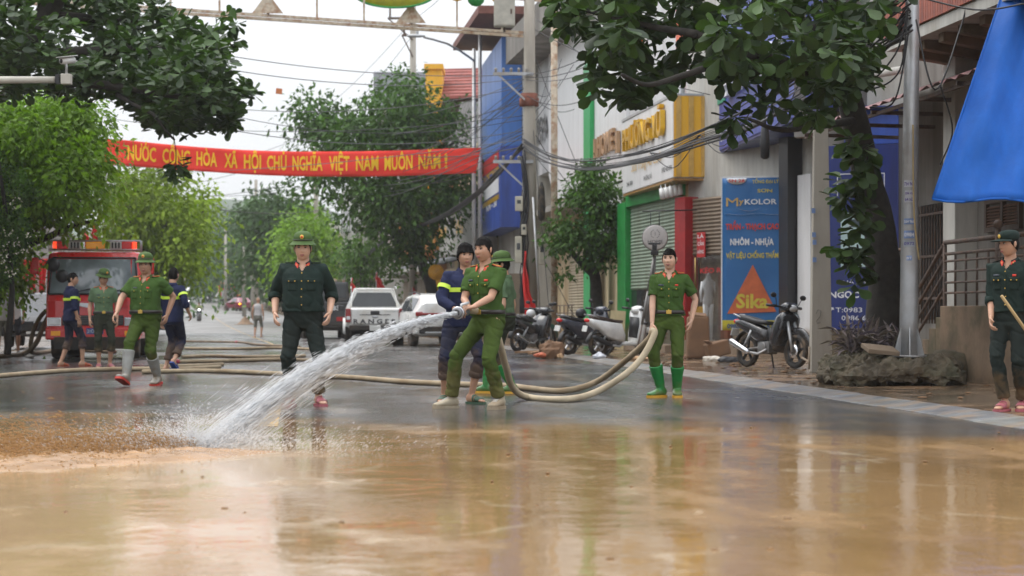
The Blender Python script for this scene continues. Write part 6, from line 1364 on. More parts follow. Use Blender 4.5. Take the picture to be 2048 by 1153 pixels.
neon = M('reflective_neon', (.55,.75,.06), .5); belt_m = M('belt_leather', (.02,.014,.011), .45); brass_m = M('brass_buckle', (.5,.33,.08), .3, .8)
red_tab = M('red_collar_tab', (.62,.04,.02), .6); gold_t = M('gold_thread', (.7,.45,.08), .45, .3); pith_m = M('pith_green', (.055,.105,.02), .8, var=.12, bump=.2, bscale=90)
boot_gr = M('boot_grey', (.30,.30,.28), .4, dirt=(.2,.17,.12), da=.4); boot_gn = M('boot_green', (.01,.20,.04), .3, dirt=(.03,.14,.04), da=.4); sole_r = M('sole_red', (.5,.035,.02), .5); sole_y = M('sole_yellow', (.6,.32,.03), .5)
pink_s = M('pink_rubber', (.36,.10,.12), .5); blue_s = M('blue_rubber', (.02,.07,.3), .5); green_s = M('slipper_green', (.05,.10,.06), .6); beige_s = M('sneaker_beige', (.42,.36,.26), .8, dirt=(.2,.15,.1), da=.5); orange_s = M('orange_rubber', (.5,.10,.04), .5)
for m_, tp, am in ((pg_trs, .5, .35), (dk_trs, .42, .45), (navy_t, .6, .45), (dk_olive, .5, .4), (boot_gr, .3, .6), (boot_gn, .24, .55), (beige_s, .16, .5)): muddy(m_, tp, (.20,.125,.06), am)
TZ = [(.78,.10,.10,0),(.84,.155,.118,.008),(.90,.170,.125,.010),(.97,.163,.115,.005),(1.04,.153,.108,0),(1.12,.150,.108,-.003),(1.20,.158,.112,-.006),(1.28,.170,.116,-.006),(1.35,.176,.108,0),(1.40,.164,.095,.007),(1.435,.118,.078,.013),(1.465,.072,.064,.015),(1.50,.060,.058,.010)]
def remeshed(mb, vox, it=3, fac=.5):
    me = mb.mesh('tmp', []); b = bmesh.new(); b.from_mesh(me); bmesh.ops.recalc_face_normals(b, faces=b.faces); b.to_mesh(me); b.free()
    o = bpy.data.objects.new('tmp', me); COL.objects.link(o)
    m = o.modifiers.new('r', 'REMESH'); m.mode = 'VOXEL'; m.voxel_size = vox; m.use_smooth_shade = True
    s = o.modifiers.new('s', 'SMOOTH'); s.iterations = it; s.factor = fac
    dg = bpy.context.evaluated_depsgraph_get(); dg.update(); out = bpy.data.meshes.new_from_object(o.evaluated_get(dg))
    bpy.data.objects.remove(o); bpy.data.meshes.remove(me); return out
def wrinkle(me, amp, sc=(7, 7, 4.5), seed=0, wt=None):
    n = len(me.vertices); co = np.empty(n*3); me.vertices.foreach_get('co', co); co = co.reshape(-1, 3)
    no = np.empty(n*3); me.vertices.foreach_get('normal', no); no = no.reshape(-1, 3); d = np.empty(n)
    for i, p in enumerate(co):
        q = Vector((p[0]*sc[0]+p[2]*2.5+seed, p[1]*sc[1], p[2]*sc[2]+p[0]*3)); a = noise.noise(q); b = 1-abs(noise.noise(q*1.9+Vector((5, 3, 1))))*2
        d[i] = a*.55+b*.3-.95*max(0, 1-5*abs(noise.noise(q*.9+Vector((1, 8, 2)))))-.1
    if wt is not None: d = d*wt(co)
    me.vertices.foreach_set('co', (co+no*(d*amp)[:, None]).ravel()); me.update()
def ik(a, b, l1, l2, pole):
    d = b-a; D = min(d.length, (l1+l2)*.999); u = d.normalized(); x = (l1*l1-l2*l2+D*D)/(2*D); h = math.sqrt(max(0, l1*l1-x*x))
    p = pole-u*pole.dot(u); p = p.normalized() if p.length > 1e-6 else u.orthogonal().normalized(); return a+u*x+p*h, a+u*D
def head_mb(jaw=1.0, full=0.0):
    """a head with brow, eye sockets, nose, lips, chin and ears; z up, face to -Y, centre at the origin"""
    mb = MB(); nu, nv = 52, 40; rings = []; g = lambda a, b, s: math.exp(-((a-b)/s)**2)
    for j in range(nv+1):
        ph = -math.pi/2+math.pi*max(.02, min(nv-.02, j))/nv; rg = []
        for i in range(nu):
            th = 2*math.pi*i/nu; x, y, z = math.cos(ph)*math.cos(th), math.cos(ph)*math.sin(th), math.sin(ph)
            x, y = math.copysign(abs(x)**.93, x), math.copysign(abs(y)**.93, y); X, Y, Z = x*(.076+full*.006), y*.097, z*.122
            if Z < 0:
                t = -Z/.122; X *= 1-.24*t**1.4*jaw+full*.12*t; Y = Y*(1-.40*t) if Y > 0 else Y*(1-.05*t)
                if t > .75: Z += .010*(t-.75)*4
            if Y < 0:
                fr = min(1, -Y/.05); Y = max(Y, -.088-.006*g(X, 0, .05)) if Z < .06 else Y
                Y -= fr*(.019*g(X, 0, .010)*(0 if Z > .036 else (.25+.75*min(1, (.036-Z)/.05)) if Z > -.020 else max(0, 1-(-.020-Z)/.012)))
                Y -= fr*.010*g(abs(X), .014, .008)*g(Z, -.018, .010)
                Y += fr*.011*g(abs(X), .031, .015)*g(Z, .020, .012); Y -= fr*.005*g(abs(X), .03, .022)*g(Z, .042, .009)
                Y -= fr*.004*g(abs(X), .046, .016)*g(Z, -.012, .018)
                Y -= fr*.007*g(X, 0, .024)*(g(Z, -.048, .006)+1.1*g(Z, -.062, .007)); Y += fr*.003*g(X, 0, .02)*g(Z, -.0545, .003)
                Y -= fr*.008*g(X, 0, .022)*g(Z, -.098, .016); Y += fr*.004*g(X, 0, .03)*g(Z, -.078, .007)
            rg.append(Vector((X, Y, Z)))
        rings.append(rg)
    mb.loft(rings)
    for s in (-1, 1):
        q = Euler((0, s*.12, s*.35)).to_matrix(); mb.ball((s*.080, .012, .004), (.010, .020, .032), 12, rot=q)
    return mb
FOOT = [(-.072,.018,.015,.05),(-.055,.032,0,.085),(-.02,.036,0,.10),(.03,.038,0,.085),(.08,.043,0,.06),(.13,.046,0,.042),(.17,.040,0,.03),(.192,.020,.004,.022)]
def foot_frame(an, yaw, pitch):
    return Matrix.Translation(an) @ Matrix.Rotation(yaw, 4, 'Z') @ Matrix.Rotation(-pitch, 4, 'X') @ Matrix.Translation((0, 0, -.085))
def foot_rings(fm, off=0, zt=0, n=14, lo=0, hi=8, drop=0):
    out = []
    for al, hw, zb, zt_ in FOOT[lo:hi]:
        rg = []
        for k in range(n):
            a = 2*math.pi*k/n; c, s = math.cos(a), math.sin(a)
            z0, z1 = zb-drop, zt_+off+zt; zz = (z0+z1)/2+(z1-z0)/2*math.copysign(abs(s)**.8, s)
            rg.append(fm @ Vector(((hw+off)*math.copysign(abs(c)**.8, c), -al*(1+off*1.6), zz)))
        out.append(rg)
    return out
def hand(mb, w, d, n, th, curl=.5, k=1.0):
    d = d.normalized(); n = (n-d*n.dot(d)).normalized(); s = n.cross(d); s = s if s.dot(th) > 0 else -s
    rings = []
    for t, a, b in ((-.02,.026,.022),(.012,.028,.020),(.04,.036,.018),(.075,.043,.016),(.098,.040,.012)):
        rings.append([w+d*t*k+(s*a*math.cos(q)+n*b*math.sin(q))*k for q in np.linspace(0, 2*math.pi, 13)[:-1]])
    mb.loft(rings)
    for o_, L, cx in ((.031,.070,0),(.0105,.079,.06),(-.0105,.073,.1),(-.031,.057,.16)):
        p = w+d*.085*k+s*o_*k; a = .1+cx; pts = [p]
        for sg, f in ((.42,.55),(.32,1.0),(.26,.8)):
            a += curl*f; p = p+(d*math.cos(a)+n*math.sin(a))*L*sg*1.15*k; pts.append(p)
        mb.tube(pts, [.0098*k,.0092*k,.0084*k,.0066*k], 8)
    p = w+d*.022*k+s*.022*k; pts = [p, p+(s*.75+d*.6+n*.2).normalized()*.034*k, p+(s*.75+d*.6+n*.2).normalized()*.034*k+(s*.25+d*.9+n*(.3+.4*curl)).normalized()*.032*k]
    pts.append(pts[-1]+(d*.85+n*(.4+.5*curl)-s*.1).normalized()*.024*k); mb.tube(pts, [.014*k,.0125*k,.0105*k,.008*k], 8)

def person(label, loc, rz, H=1.72, f=1.0, tone=1, pel=(0, 0, 0), lean=(0, 0), pyaw=0, cyaw=0, ank=None, toe=(-12, 12), pitch=(0, 0), wr=(None, None), pole=(None, None), curl=(.45, .45), hdir=(None, None), head=(0, 0),
           shirt=None, sleeve='short', trs=None, hem=.97, cuff=False, shoes=None, hat=None, hair='short', tabs=False, boards=None, belt=True, band=False, pockets=True, jaw=1.0, vox=.011, lod=0, untuck=False, group=None, tank=False, kneep=(None, None), boot_h=.33, tag=True):
    k = H/1.72; r = thing('person', label, 'person', loc, rz, group); ri = Matrix.Rotation(-rz, 3, 'Z'); vf = lambda v: ri @ Vector(v)/k
    P = vf(pel); ln = vf((*lean, 0)); py_, cy_ = R(pyaw), R(cyaw)
    def tm(z): return max(0, min(1.15, (z-.92)/.52))
    def cen(z): t = tm(z); return Vector((P.x+ln.x*t, P.y+ln.y*t, P.z+z-.12*ln.length*t))
    def axs(z): a = py_+(cy_-py_)*min(1, tm(z)); return Vector((math.cos(a), math.sin(a), 0)), Vector((-math.sin(a), math.cos(a), 0))
    def sect(z, off=0, n=26, tilt=0):
        zs = [q[0] for q in TZ]; rx_, ry_, yo = (np.interp(z, zs, [q[i] for q in TZ]) for i in (1, 2, 3))
        fw = math.exp(-((z-1.08)/.17)**2); ft = max(0, min(1, (1.42-z)/.1)); rx_ = rx_*(1+(f-1)*(.45+.55*fw)*ft); ry_ = ry_*(1+(f-1)*(.5+1.0*fw)*ft); yo -= max(0, f-1)*.07*fw
        c = cen(z); ax, ay = axs(z)
        return [c+ax*(rx_+off)*math.copysign(abs(math.cos(a))**.86, math.cos(a))+ay*((ry_+off)*math.copysign(abs(math.sin(a))**.9, math.sin(a))+yo)+Vector((0, 0, tilt*math.sin(a))) for a in np.linspace(0, 2*math.pi, n+1)[:-1]]
    def at(x, y, z): ax, ay = axs(z); return cen(z)+ax*x+ay*y
    sw = .172+.03*(f-1)
    sh = [at(s*sw, .012, 1.395) for s in (-1, 1)]; hp = [at(s*.088, .005, .90) for s in (-1, 1)]
    ank = ank or ((-.11, 0, .085), (.11, 0, .085)); an = []; kn = []; ty = []
    for i in range(2):
        a = vf(ank[i]); fw = kneep[i] and vf(kneep[i]) or Vector((math.sin(R(toe[i]))*1.0, -1, 0)); b, c = ik(hp[i], a, .425, .425, fw); kn.append(b); an.append(c); ty.append(R(toe[i]))
    el = []; wrs = []
    for i, s in enumerate((-1, 1)):
        ax, ay = axs(1.4); tgt = vf(wr[i]) if wr[i] else sh[i]+ax*s*(.075+.09*(f-1))-ay*.03+Vector((0, 0, -.525))
        b, c = ik(sh[i], tgt, .29, .26, vf(pole[i]) if pole[i] else ax*s*.45+ay); el.append(b); wrs.append(c)
    # ---- body: one surface, with head, hands and feet
    mb = MB(); mb.loft([sect(z, -.012) for z in (.80,.86,.92,1.0,1.1,1.2,1.3,1.37,1.41,1.437,1.46,1.49)])
    nk = cen(1.49); hc = cen(1.44)+Vector((0, 0, .168-.05*max(0, f-1)))+vf((0, 0, 0))-axs(1.4)[1]*.022; ay = axs(1.4)[1]
    mb.tube([cen(1.40)+ay*.012, nk+ay*.012, hc+Vector((0,0,-.03))+ay*.012], [.066+.008*(f-1), .058+.02*(f-1), .056+.02*(f-1)], 16)
    for i in range(2):
        e, w, s_ = el[i], wrs[i], sh[i]; ff = 1+.5*(f-1)
        mb.tube([s_+(cen(1.4)-s_)*.3, s_, s_.lerp(e, .35), s_.lerp(e, .8), e, e.lerp(w, .25), e.lerp(w, .6), w], [q*ff for q in (.05,.054,.047,.041,.039,.039,.033,.026)], 14)
        mb.tube([hp[i]+Vector((0,0,.06)), hp[i].lerp(kn[i], .2), hp[i].lerp(kn[i], .75), kn[i], kn[i].lerp(an[i], .3), kn[i].lerp(an[i], .7), an[i]], [q*(1+.3*(f-1)) for q in (.08,.082,.062,.053,.055,.042,.034)], 14)
        fm = foot_frame(an[i], ty[i], R(pitch[i])); mb.loft(foot_rings(fm)); mb.tube([an[i], fm @ Vector((0, 0, .05))], [.034,.034], 12)
    me = remeshed(mb, vox if not lod else .016, 2)
    hm = Matrix.Translation(hc) @ Matrix.Rotation(R(head[0])+cy_, 4, 'Z') @ Matrix.Rotation(R(head[1]), 4, 'X')
    mb2 = head_mb(jaw, max(0, f-1)).xf(hm)
    for i, s in enumerate((-1, 1)):
        ax, ay = axs(1.4); d = (wrs[i]-el[i]).normalized()
        if hdir[i]: d = (d*.4+vf(hdir[i][0])*.9).normalized(); n_, t_ = vf(hdir[i][1]), vf(hdir[i][2])
        else: n_, t_ = -ax*s+ay*.15, -ay
        hand(mb2, wrs[i], d, n_, t_, curl[i])
    b = bmesh.new(); b.from_mesh(me); m2 = mb2.mesh('h', []); bmesh.ops.recalc_face_normals(b, faces=b.faces); b.from_mesh(m2); b.to_mesh(me); b.free(); bpy.data.meshes.remove(m2)
    me.name = 'body'; me.materials.clear(); me.materials.append(skin(tone)); me.polygons.foreach_set('use_smooth', [True]*len(me.polygons))
    link('body', me, r)
    def hb(name, mb, mat, **q): return mb.xf(hm).build(name, mat, r, **q)
    # ---- face and hair
    if lod < 2:
        for s in (-1, 1):
            mb = MB(); mb.ball((s*.031, -.0785, .019), (.0135, .008, .0062), 12); e_ = hb('eye', mb, eye_w)
            mb = MB(); mb.ball((s*.031, -.0835, .0195), (.0072, .0048, .0066), 10); mb.xf(hm).build('iris', eye_d, e_)
            mb = MB(); mb.tube([(s*.017, -.083, .0235), (s*.031, -.0885, .0275), (s*.046, -.079, .0225)], [.0026,.0036,.0028], 6); hb('eyelid', mb, brow_m)
            mb = MB(); mb.tube([(s*.014, -.0905, .038), (s*.03, -.0935, .0435), (s*.05, -.081, .038)], [.0042,.0058,.0034], 6, flat=.7); hb('eyebrow', mb, brow_m)
        mb = MB(); mb.tube([(-.023,-.0885,-.0555),(-.01,-.0968,-.052),(0,-.0975,-.0535),(.01,-.0968,-.052),(.023,-.0885,-.0555)], [.002,.0052,.0045,.0052,.002], 8)
        mb.tube([(-.02,-.089,-.0585),(0,-.0970,-.0625),(.02,-.089,-.0585)], [.002,.0060,.002], 8); hb('lips', mb, lip_m)
    if hair:
        mb = MB(); nu, nv = 64, 22; bowl = hair == 'bowl'; out = []; inn = []
        for j in range(nv+1):
            ro, rI = [], []
            for i in range(nu):
                th = 2*math.pi*i/nu; front = max(0, -math.sin(th)); side = abs(math.cos(th))
                low = (.058 if not bowl else .051)*min(1, front*1.8)-.058*max(0, math.sin(th))-.022*(1-front)*side*(1 if front < .5 else 0)+.010*noise.noise((math.cos(th)*9, math.sin(th)*9, 3))
                if hair == 'bald': low = 9
                zz = low+(.124-low)*j/nv; c = math.sqrt(max(0, 1-(zz/.124)**2)); tk = (.006 if not bowl else .016)+(.008 if not bowl else .012)*max(0, zz/.124)
                tk += .0045*noise.noise((math.cos(th)*16, math.sin(th)*16, zz*14))+.004*noise.noise((math.cos(th)*34, math.sin(th)*34, zz*9))
                if j == 0: tk = .002
                X, Y = math.cos(th)*(.0765+tk)*c**.93, math.sin(th)*(.0975+tk)*c**.93
                if zz < 0 and Y > 0: Y *= 1-.40*(-zz/.122)
                ro.append(Vector((X, Y, zz+(tk+.002 if j > nv-8 else 0)*j/nv))); rI.append(Vector((X*.8, Y*.8, zz*.9)))
            out.append(ro); inn.append(rI)
        mb.loft(inn[:1]+out, cap=True)
        if hair != 'bald':
            for q in range(620 if not lod else 160):
                i = random.randrange(nu); j = random.randrange(0, nv-3) if random.random() < .6 else random.randrange(0, 5); p0 = out[j][i]; th = 2*math.pi*i/nu
                o2 = Vector((p0.x/.0059, p0.y/.0095, p0.z/.015)).normalized(); dn = Vector((.25*random.gauss(0, 1), -.35*(p0.z > .07)+.3*random.gauss(0, 1), -1 if p0.z < .1 else -.2)); dn = (dn-o2*dn.dot(o2)).normalized()
                L_ = random.uniform(.014, .032)*(.8 if bowl else .55)*(.6 if j < 3 and not bowl else 1); sd3 = dn.cross(o2)*random.uniform(.002, .0045); a_ = p0+o2*.0015; b_ = p0+dn*L_*.5+o2*random.uniform(.002, .008 if bowl else .004); c_ = p0+dn*L_+o2*random.uniform(-.002, .006)
                mb.add([a_-sd3*.5, a_+sd3*.5, b_+sd3, b_-sd3, c_], [(0, 1, 2, 3), (3, 2, 4)])
        hb('hair', mb, hair_m, fix=False)
    if hat == 'pith':
        mb = MB(); n = 40; pr = [(.150,.000),(.152,-.004),(.135,.006),(.104,.034),(.098,.045),(.101,.047),(.100,.075),(.090,.108),(.070,.131),(.040,.144),(.012,.148),(.010,.156),(.002,.157)]
        rings = [[Vector((q*math.cos(a)*(.94 if q > .1 else .96), q*math.sin(a)*1.14, z-(.012*abs(math.sin(a)) if q > .12 else 0)-.006*(math.cos(a)**2 if q > .12 else 0))) for a in np.linspace(0, 2*math.pi, n+1)[:-1]] for q, z in pr]
        mb.loft(rings); mb.v = [(v[0], v[1]+.004, v[2]*.88+.060) for v in mb.v]; ho = hb('helmet', mb, pith_m)
        mb = MB(); mb.tube([(.101*math.cos(a)*.97, .101*math.sin(a)*1.15+.004, .101) for a in np.linspace(0, 2*math.pi, 40)[:-1]], .0062, 6, closed=True, cap=False, flat=1.0); mb.xf(hm).build('hat_band', M('pith_band', (.04,.075,.018), .7), ho)
        mb = MB(); mb.ball((0, -.112, .128), (.021, .008, .023), 12); bo = mb.xf(hm).build('hat_badge', gold_t, ho); mb = MB(); mb.ball((0, -.118, .128), (.011, .006, .012), 10); mb.xf(hm).build('badge_centre', red_tab, bo)
        mb = MB(); mb.tube([(s_*.076*math.cos(a), -.02-.03*math.sin(a)*0, .03-.12*math.sin(a)) for s_, a in []] or [(-.09,-.06,.100),(-.05,-.110,.096),(0,-.124,.094),(.05,-.110,.096),(.09,-.06,.100)], .004, 5); mb.xf(hm).build('chin_strap', belt_m, ho)
    if hat == 'cap':
        mb = MB(); pr = [(.088,.050),(.094,.06),(.096,.09),(.088,.122),(.06,.14),(.02,.147),(.002,.147)]
        mb.loft([[Vector((q*math.cos(a)*.93, q*math.sin(a)*1.13+.002, z)) for a in np.linspace(0, 2*math.pi, 33)[:-1]] for q, z in pr]); ho = hb('cap', mb, dk_green)
        mb = MB()
        for j in range(5):
            for i in range(13): a = math.pi+math.pi*(.1+.8*i/12); q = .098+.075*j/4*math.sin((i+1)/14*math.pi)**.5; mb.v.append((q*math.cos(a)*.93, q*math.sin(a)*1.1, .060-.016*j/4-.010*math.cos(a)**2))
        for j in range(4):
            for i in range(12): a = j*13+i; mb.f.append([a, a+1, a+14, a+13]); mb.m.append(0); mb.s.append(True)
        vo = mb.xf(hm).build('visor', dk_green, ho, fix=False); sd = vo.modifiers.new('s', 'SOLIDIFY'); sd.thickness = .004
        mb = MB(); mb.ball((0, -.111, .088), (.02, .006, .021), 12); mb.xf(hm).build('cap_badge', gold_t, ho)
    # ---- clothes
    wfun = None
    if trs:
        mb = MB(); top = 1.0 if not untuck else .98
        mb.loft([sect(z, .012) for z in (.79,.84,.90,.95,top)])
        hemp = []
        for i in range(2):
            A, K, N = hp[i], kn[i], an[i]; g_ = 1+.35*(f-1); pts = [A+Vector((0,0,.03)), A.lerp(K, .25), A.lerp(K, .6), K]; rr = [.093*g_, .097*g_, .083*g_, .074*g_]
            hk = hem
            for q, rad in ((.3,.074),(.6,.069),(.97,.066)):
                if q < hk: pts.append(K.lerp(N, q)); rr.append(rad*(1+.2*(f-1)))
            if shoes and shoes[0] == 'boot': rr[4:] = [.070]*len(rr[4:])
            pts.append(K.lerp(N, hk)); rr.append(.067*(1+.2*(f-1)) if shoes is None or shoes[0] != 'boot' else .050); mb.tube(pts, rr, 16); hemp.append((pts[-1], rr[-1], (N-K).normalized()))
        me = remeshed(mb, vox*(1.15 if not lod else 1.6), 3); kz = (kn[0].z+kn[1].z)/2; sd_ = random.random()*50
        wrinkle(me, .014 if not lod else .011, (6, 6, 10), sd_, lambda co: .45+.55*np.exp(-((co[:, 2]-kz)/.13)**2)+.5*np.exp(-((co[:, 2]-.86)/.1)**2)+.7*np.exp(-((co[:, 2]-.18)/.12)**2))
        me.name = 'trousers'; me.materials.append(trs); link('trousers', me, r)
        if cuff:
            for (p, rad, d) in hemp: mb = MB(); mb.tube([p-d*.06, p-d*.03, p+d*.012], [rad+.006, rad+.013, rad+.008], 18); m_ = remeshed(mb, .01, 2); wrinkle(m_, .005, (14, 14, 14), 3); m_.materials.append(trs); link('trouser_cuff', m_, r)
    bvh = None
    if shirt:
        mb = MB(); z0 = .96 if not untuck else .84; o_ = .02
        mb.loft([sect(z, o_+(.012 if z < 1.0 and not untuck else .006 if z < 1.1 else 0)) for z in (z0, 1.0, 1.05, 1.12, 1.2, 1.28, 1.35)]+[sect(1.395, .014), sect(1.428, .010, tilt=.004), sect(1.452, .012, tilt=.012), sect(1.468, .010, tilt=.016)])
        cf = []
        for i in range(2):
            s_, e, w = sh[i], el[i], wrs[i]; c0 = s_+(cen(1.39)-s_)*.35; g_ = 1+.45*(f-1)
            if sleeve == 'short': pts, rr = [c0, s_, s_.lerp(e, .35), s_.lerp(e, .74)], [.062, .074, .070, .072]
            elif sleeve == 'rolled': pts, rr = [c0, s_, s_.lerp(e, .4), s_.lerp(e, .85), e.lerp(w, .1), e.lerp(w, .3)], [.062, .074, .066, .062, .062, .058]
            elif sleeve == 'tank': pts, rr = [c0, s_.lerp(c0, .3)], [.05, .045]
            else: pts, rr = [c0, s_, s_.lerp(e, .4), s_.lerp(e, .85), e.lerp(w, .15), e.lerp(w, .6), e.lerp(w, .93)], [.064, .077, .070, .066, .064, .056, .046]
            mb.tube(pts, [q*g_ for q in rr], 16); cf.append((pts[-1], rr[-1]*g_, (pts[-1]-pts[-2]).normalized()))
        me = remeshed(mb, vox*(1.0 if not lod else 1.5), 3); sd_ = random.random()*50
        wrinkle(me, .0115 if not lod else .009, (7, 7, 8), sd_, lambda co: .5+.7*np.exp(-((co[:, 2]-1.02)/.1)**2)+.3*(np.abs(co[:, 0]) > .19))
        if sleeve != 'tank' or True:
            b = bmesh.new(); b.from_mesh(me); ax, ay = axs(1.42); dl = []
            for fc in b.faces:
                q = fc.calc_center_median()-cen(1.42); a = q.dot(ax); y = q.dot(ay); z = q.z+1.42-cen(1.42).z+cen(1.42).z
                zl = q.z+1.42; v0 = 1.372 if sleeve != 'tank' else 1.34
                if y < .0 and zl > v0 and abs(a) < (zl-v0)*(.62 if sleeve != 'tank' else 1.0)+.002: dl.append(fc)
            bmesh.ops.delete(b, geom=dl, context='FACES'); b.to_mesh(me); b.free()
        me.name = 'shirt'; me.materials.append(shirt); so = link('shirt', me, r); bvh = BVHTree.FromPolygons([v.co.copy() for v in me.vertices], [tuple(p.vertices) for p in me.polygons])
        if sleeve == 'rolled':
            for (p, rad, d) in cf: mb = MB(); mb.tube([p-d*.06, p-d*.03, p+d*.008], [rad+.004, rad+.010, rad+.006], 18); m_ = remeshed(mb, .01, 2); wrinkle(m_, .004, (14, 14, 14), 7); m_.materials.append(shirt); link('rolled_cuff', m_, r)
        def ray(a, z, back=False):
            ax, ay = axs(z); fw = ay if back else -ay; h = bvh.ray_cast(cen(z)+ax*a+fw*.6, -fw); return (h[0], h[1]) if h[0] is not None else (None, None)
        def patch(a0, a1, z0, z1, th, m_, nm, nx=5, nz=5, par=None, point=0, back=False):
            mb = MB(); V = []
            for j in range(nz+1):
                for i in range(nx+1):
                    z = z0+(z1-z0)*j/nz; a = a0+(a1-a0)*i/nx
                    if j == 0 and point: z -= point*(1-abs(2*i/nx-1))
                    p, n = ray(a, z, back)
                    if p is None: return None
                    V.append(p+n*th)
            mb.v = [tuple(v) for v in V]
            for j in range(nz):
                for i in range(nx): q = j*(nx+1)+i; mb.f.append([q, q+1, q+nx+2, q+nx+1]); mb.m.append(0); mb.s.append(True)
            o = mb.build(nm, m_, par or r, fix=False); sd = o.modifiers.new('s', 'SOLIDIFY'); sd.thickness = .004; sd.offset = 0; return o
        if sleeve != 'tank' and lod < 2:
            # collar with its points
            mb = MB(); ax, ay = axs(1.45); cc = cen(1.455)+ay*.014; N = 30; top, bot = [], []
            for i in range(N+1):
                th = R(24)+R(312)*i/N; fr = max(0, math.cos(th)); e2 = math.exp(-((min(th, 2*math.pi-th)-R(24))/R(20))**2); dx = ax*math.sin(th)-ay*math.cos(th)
                top.append(cc+dx*(.066+.006*f*fr)+Vector((0, 0, .036-.030*fr-.006*e2))); bot.append(cc+dx*(.094-.014*fr+.02*e2)-ay*.010*e2+Vector((0, 0, -.006-.020*fr-.045*e2)))
            for i in range(N+1): mb.v += [tuple(top[i]), tuple(top[i].lerp(bot[i], .5)+(bot[i]-cc).normalized()*.006), tuple(bot[i])]
            for i in range(N):
                for q in range(2): mb.f.append([3*i+q, 3*i+q+1, 3*i+q+4, 3*i+q+3]); mb.m.append(0); mb.s.append(True)
            o = mb.build('collar', shirt, r, fix=False); sd = o.modifiers.new('s', 'SOLIDIFY'); sd.thickness = .005; sd.offset = 1
            if tabs:
                for s, (i0, i1) in ((1, (0, 3)), (-1, (N, N-3))):
                    q = [top[i0].lerp(bot[i0], .22), top[i1].lerp(bot[i1], .22), top[i1].lerp(bot[i1], .88), top[i0].lerp(bot[i0], .80)]; c_ = sum(q, Vector())/4; out_ = ((c_-cc)*Vector((1, 1, 0))).normalized()-ay*.6
                    q = [v+out_.normalized()*.013 for v in q]; mb = MB(); mb.add(q, [(0,1,2,3)]); o = mb.build('collar_tab', red_tab, r, fix=False); sd = o.modifiers.new('s', 'SOLIDIFY'); sd.thickness = .005; sd.offset = 1
                    mb = MB(); mb.ball(c_+out_.normalized()*.018, (.007,.005,.007), 8); mb.build('star_pin', gold_t, o)
            if boards:
                for s in (-1, 1):
                    ax, ay = axs(1.42); pts = []
                    for a in (.085, .125, .175+.03*(f-1)):
                        h = bvh.ray_cast(cen(1.42)+ax*s*a+ay*.012+Vector((0, 0, .4)), Vector((0, 0, -1))); pts.append(h[0]+Vector((0, 0, .007)) if h[0] is not None else cen(1.45)+ax*s*a)
                    mb = MB(); mb.tube(pts, [.025, .027, .029], 4, flat=.16, up=(0,0,1), sm=False); o = mb.build('shoulder_board', red_tab if boards == 'red' else shirt, r, bevel=.002)
                    if boards == 'red':
                        for dy in (-.009, .009): mb = MB(); mb.tube([p+ay*dy+Vector((0,0,.006)) for p in pts], .0028, 5); mb.build('gold_stripe', gold_t, o)
            if pockets:
                patch(-.008, .008, 1.0, 1.37, .004, shirt, 'placket', 1, 10)
                btn = gold_t if shirt is not navy else black
                for z in (1.35, 1.27, 1.19, 1.11, 1.03):
                    p, n = ray(0, z)
                    if p is not None: mb = MB(); mb.ball(p+n*.007, (.0065,.005,.0065), 8); mb.build('button', btn, r)
                for s in (-1, 1):
                    a0, a1 = sorted((s*.045*f**.5, s*.125*f**.5)); pk_ = patch(a0, a1, 1.17, 1.285, .003, shirt, 'chest_pocket'); fl_ = patch(a0-.003, a1+.003, 1.262, 1.295, .009, shirt, 'pocket_flap', 6, 3, None, .012)
                    for aa in ((a0+a1)/2,) if shirt is not dk_green else (a0+.015, a1-.015):
                        p, n = ray(aa, 1.27)
                        if p is not None: mb = MB(); mb.ball(p+n*.014, (.0065,.005,.0065), 8); mb.build('button', btn, r)
                if tag and shirt is not navy:
                    patch(-.12, -.06, 1.305, 1.322, .007, M('name_tape', (.03,.04,.06), .5), 'name_tape', 3, 1)
                    if tabs and shirt is not sage: patch(.07, .105, 1.302, 1.322, .008, red_tab, 'small_badge', 3, 1)
        if band:
            zb = 1.245
            for z in (zb,):
                mb = MB(); mb.loft([sect(z+d, o_+.010) for d in (-.024, -.012, .012, .024)], cap=False); mb.build('reflective_band', neon, r)
            for i in range(2):
                s_, e = sh[i], el[i]; p0, p1 = s_.lerp(e, .42), s_.lerp(e, .58); mb = MB(); mb.tube([p0, p1], [.081, .080], 18, cap=False); mb.build('sleeve_band', neon, r)
    if belt:
        for zz in (1.0,):
            mb = MB(); mb.loft([sect(zz+d, .030+e_) for d, e_ in ((-.022,-.008),(-.021,.003),(.021,.003),(.022,-.008))], cap=False); bo = mb.build('belt', belt_m, r)
            p = sect(zz, .034, 24)[18]; ax, ay = axs(zz); mb = MB(); mb.box((0,0,0), (.062,.012,.046)); mb.xf(Matrix.Translation(p) @ Matrix.Rotation(py_, 4, 'Z')).build('buckle', brass_m, bo, bevel=.004)
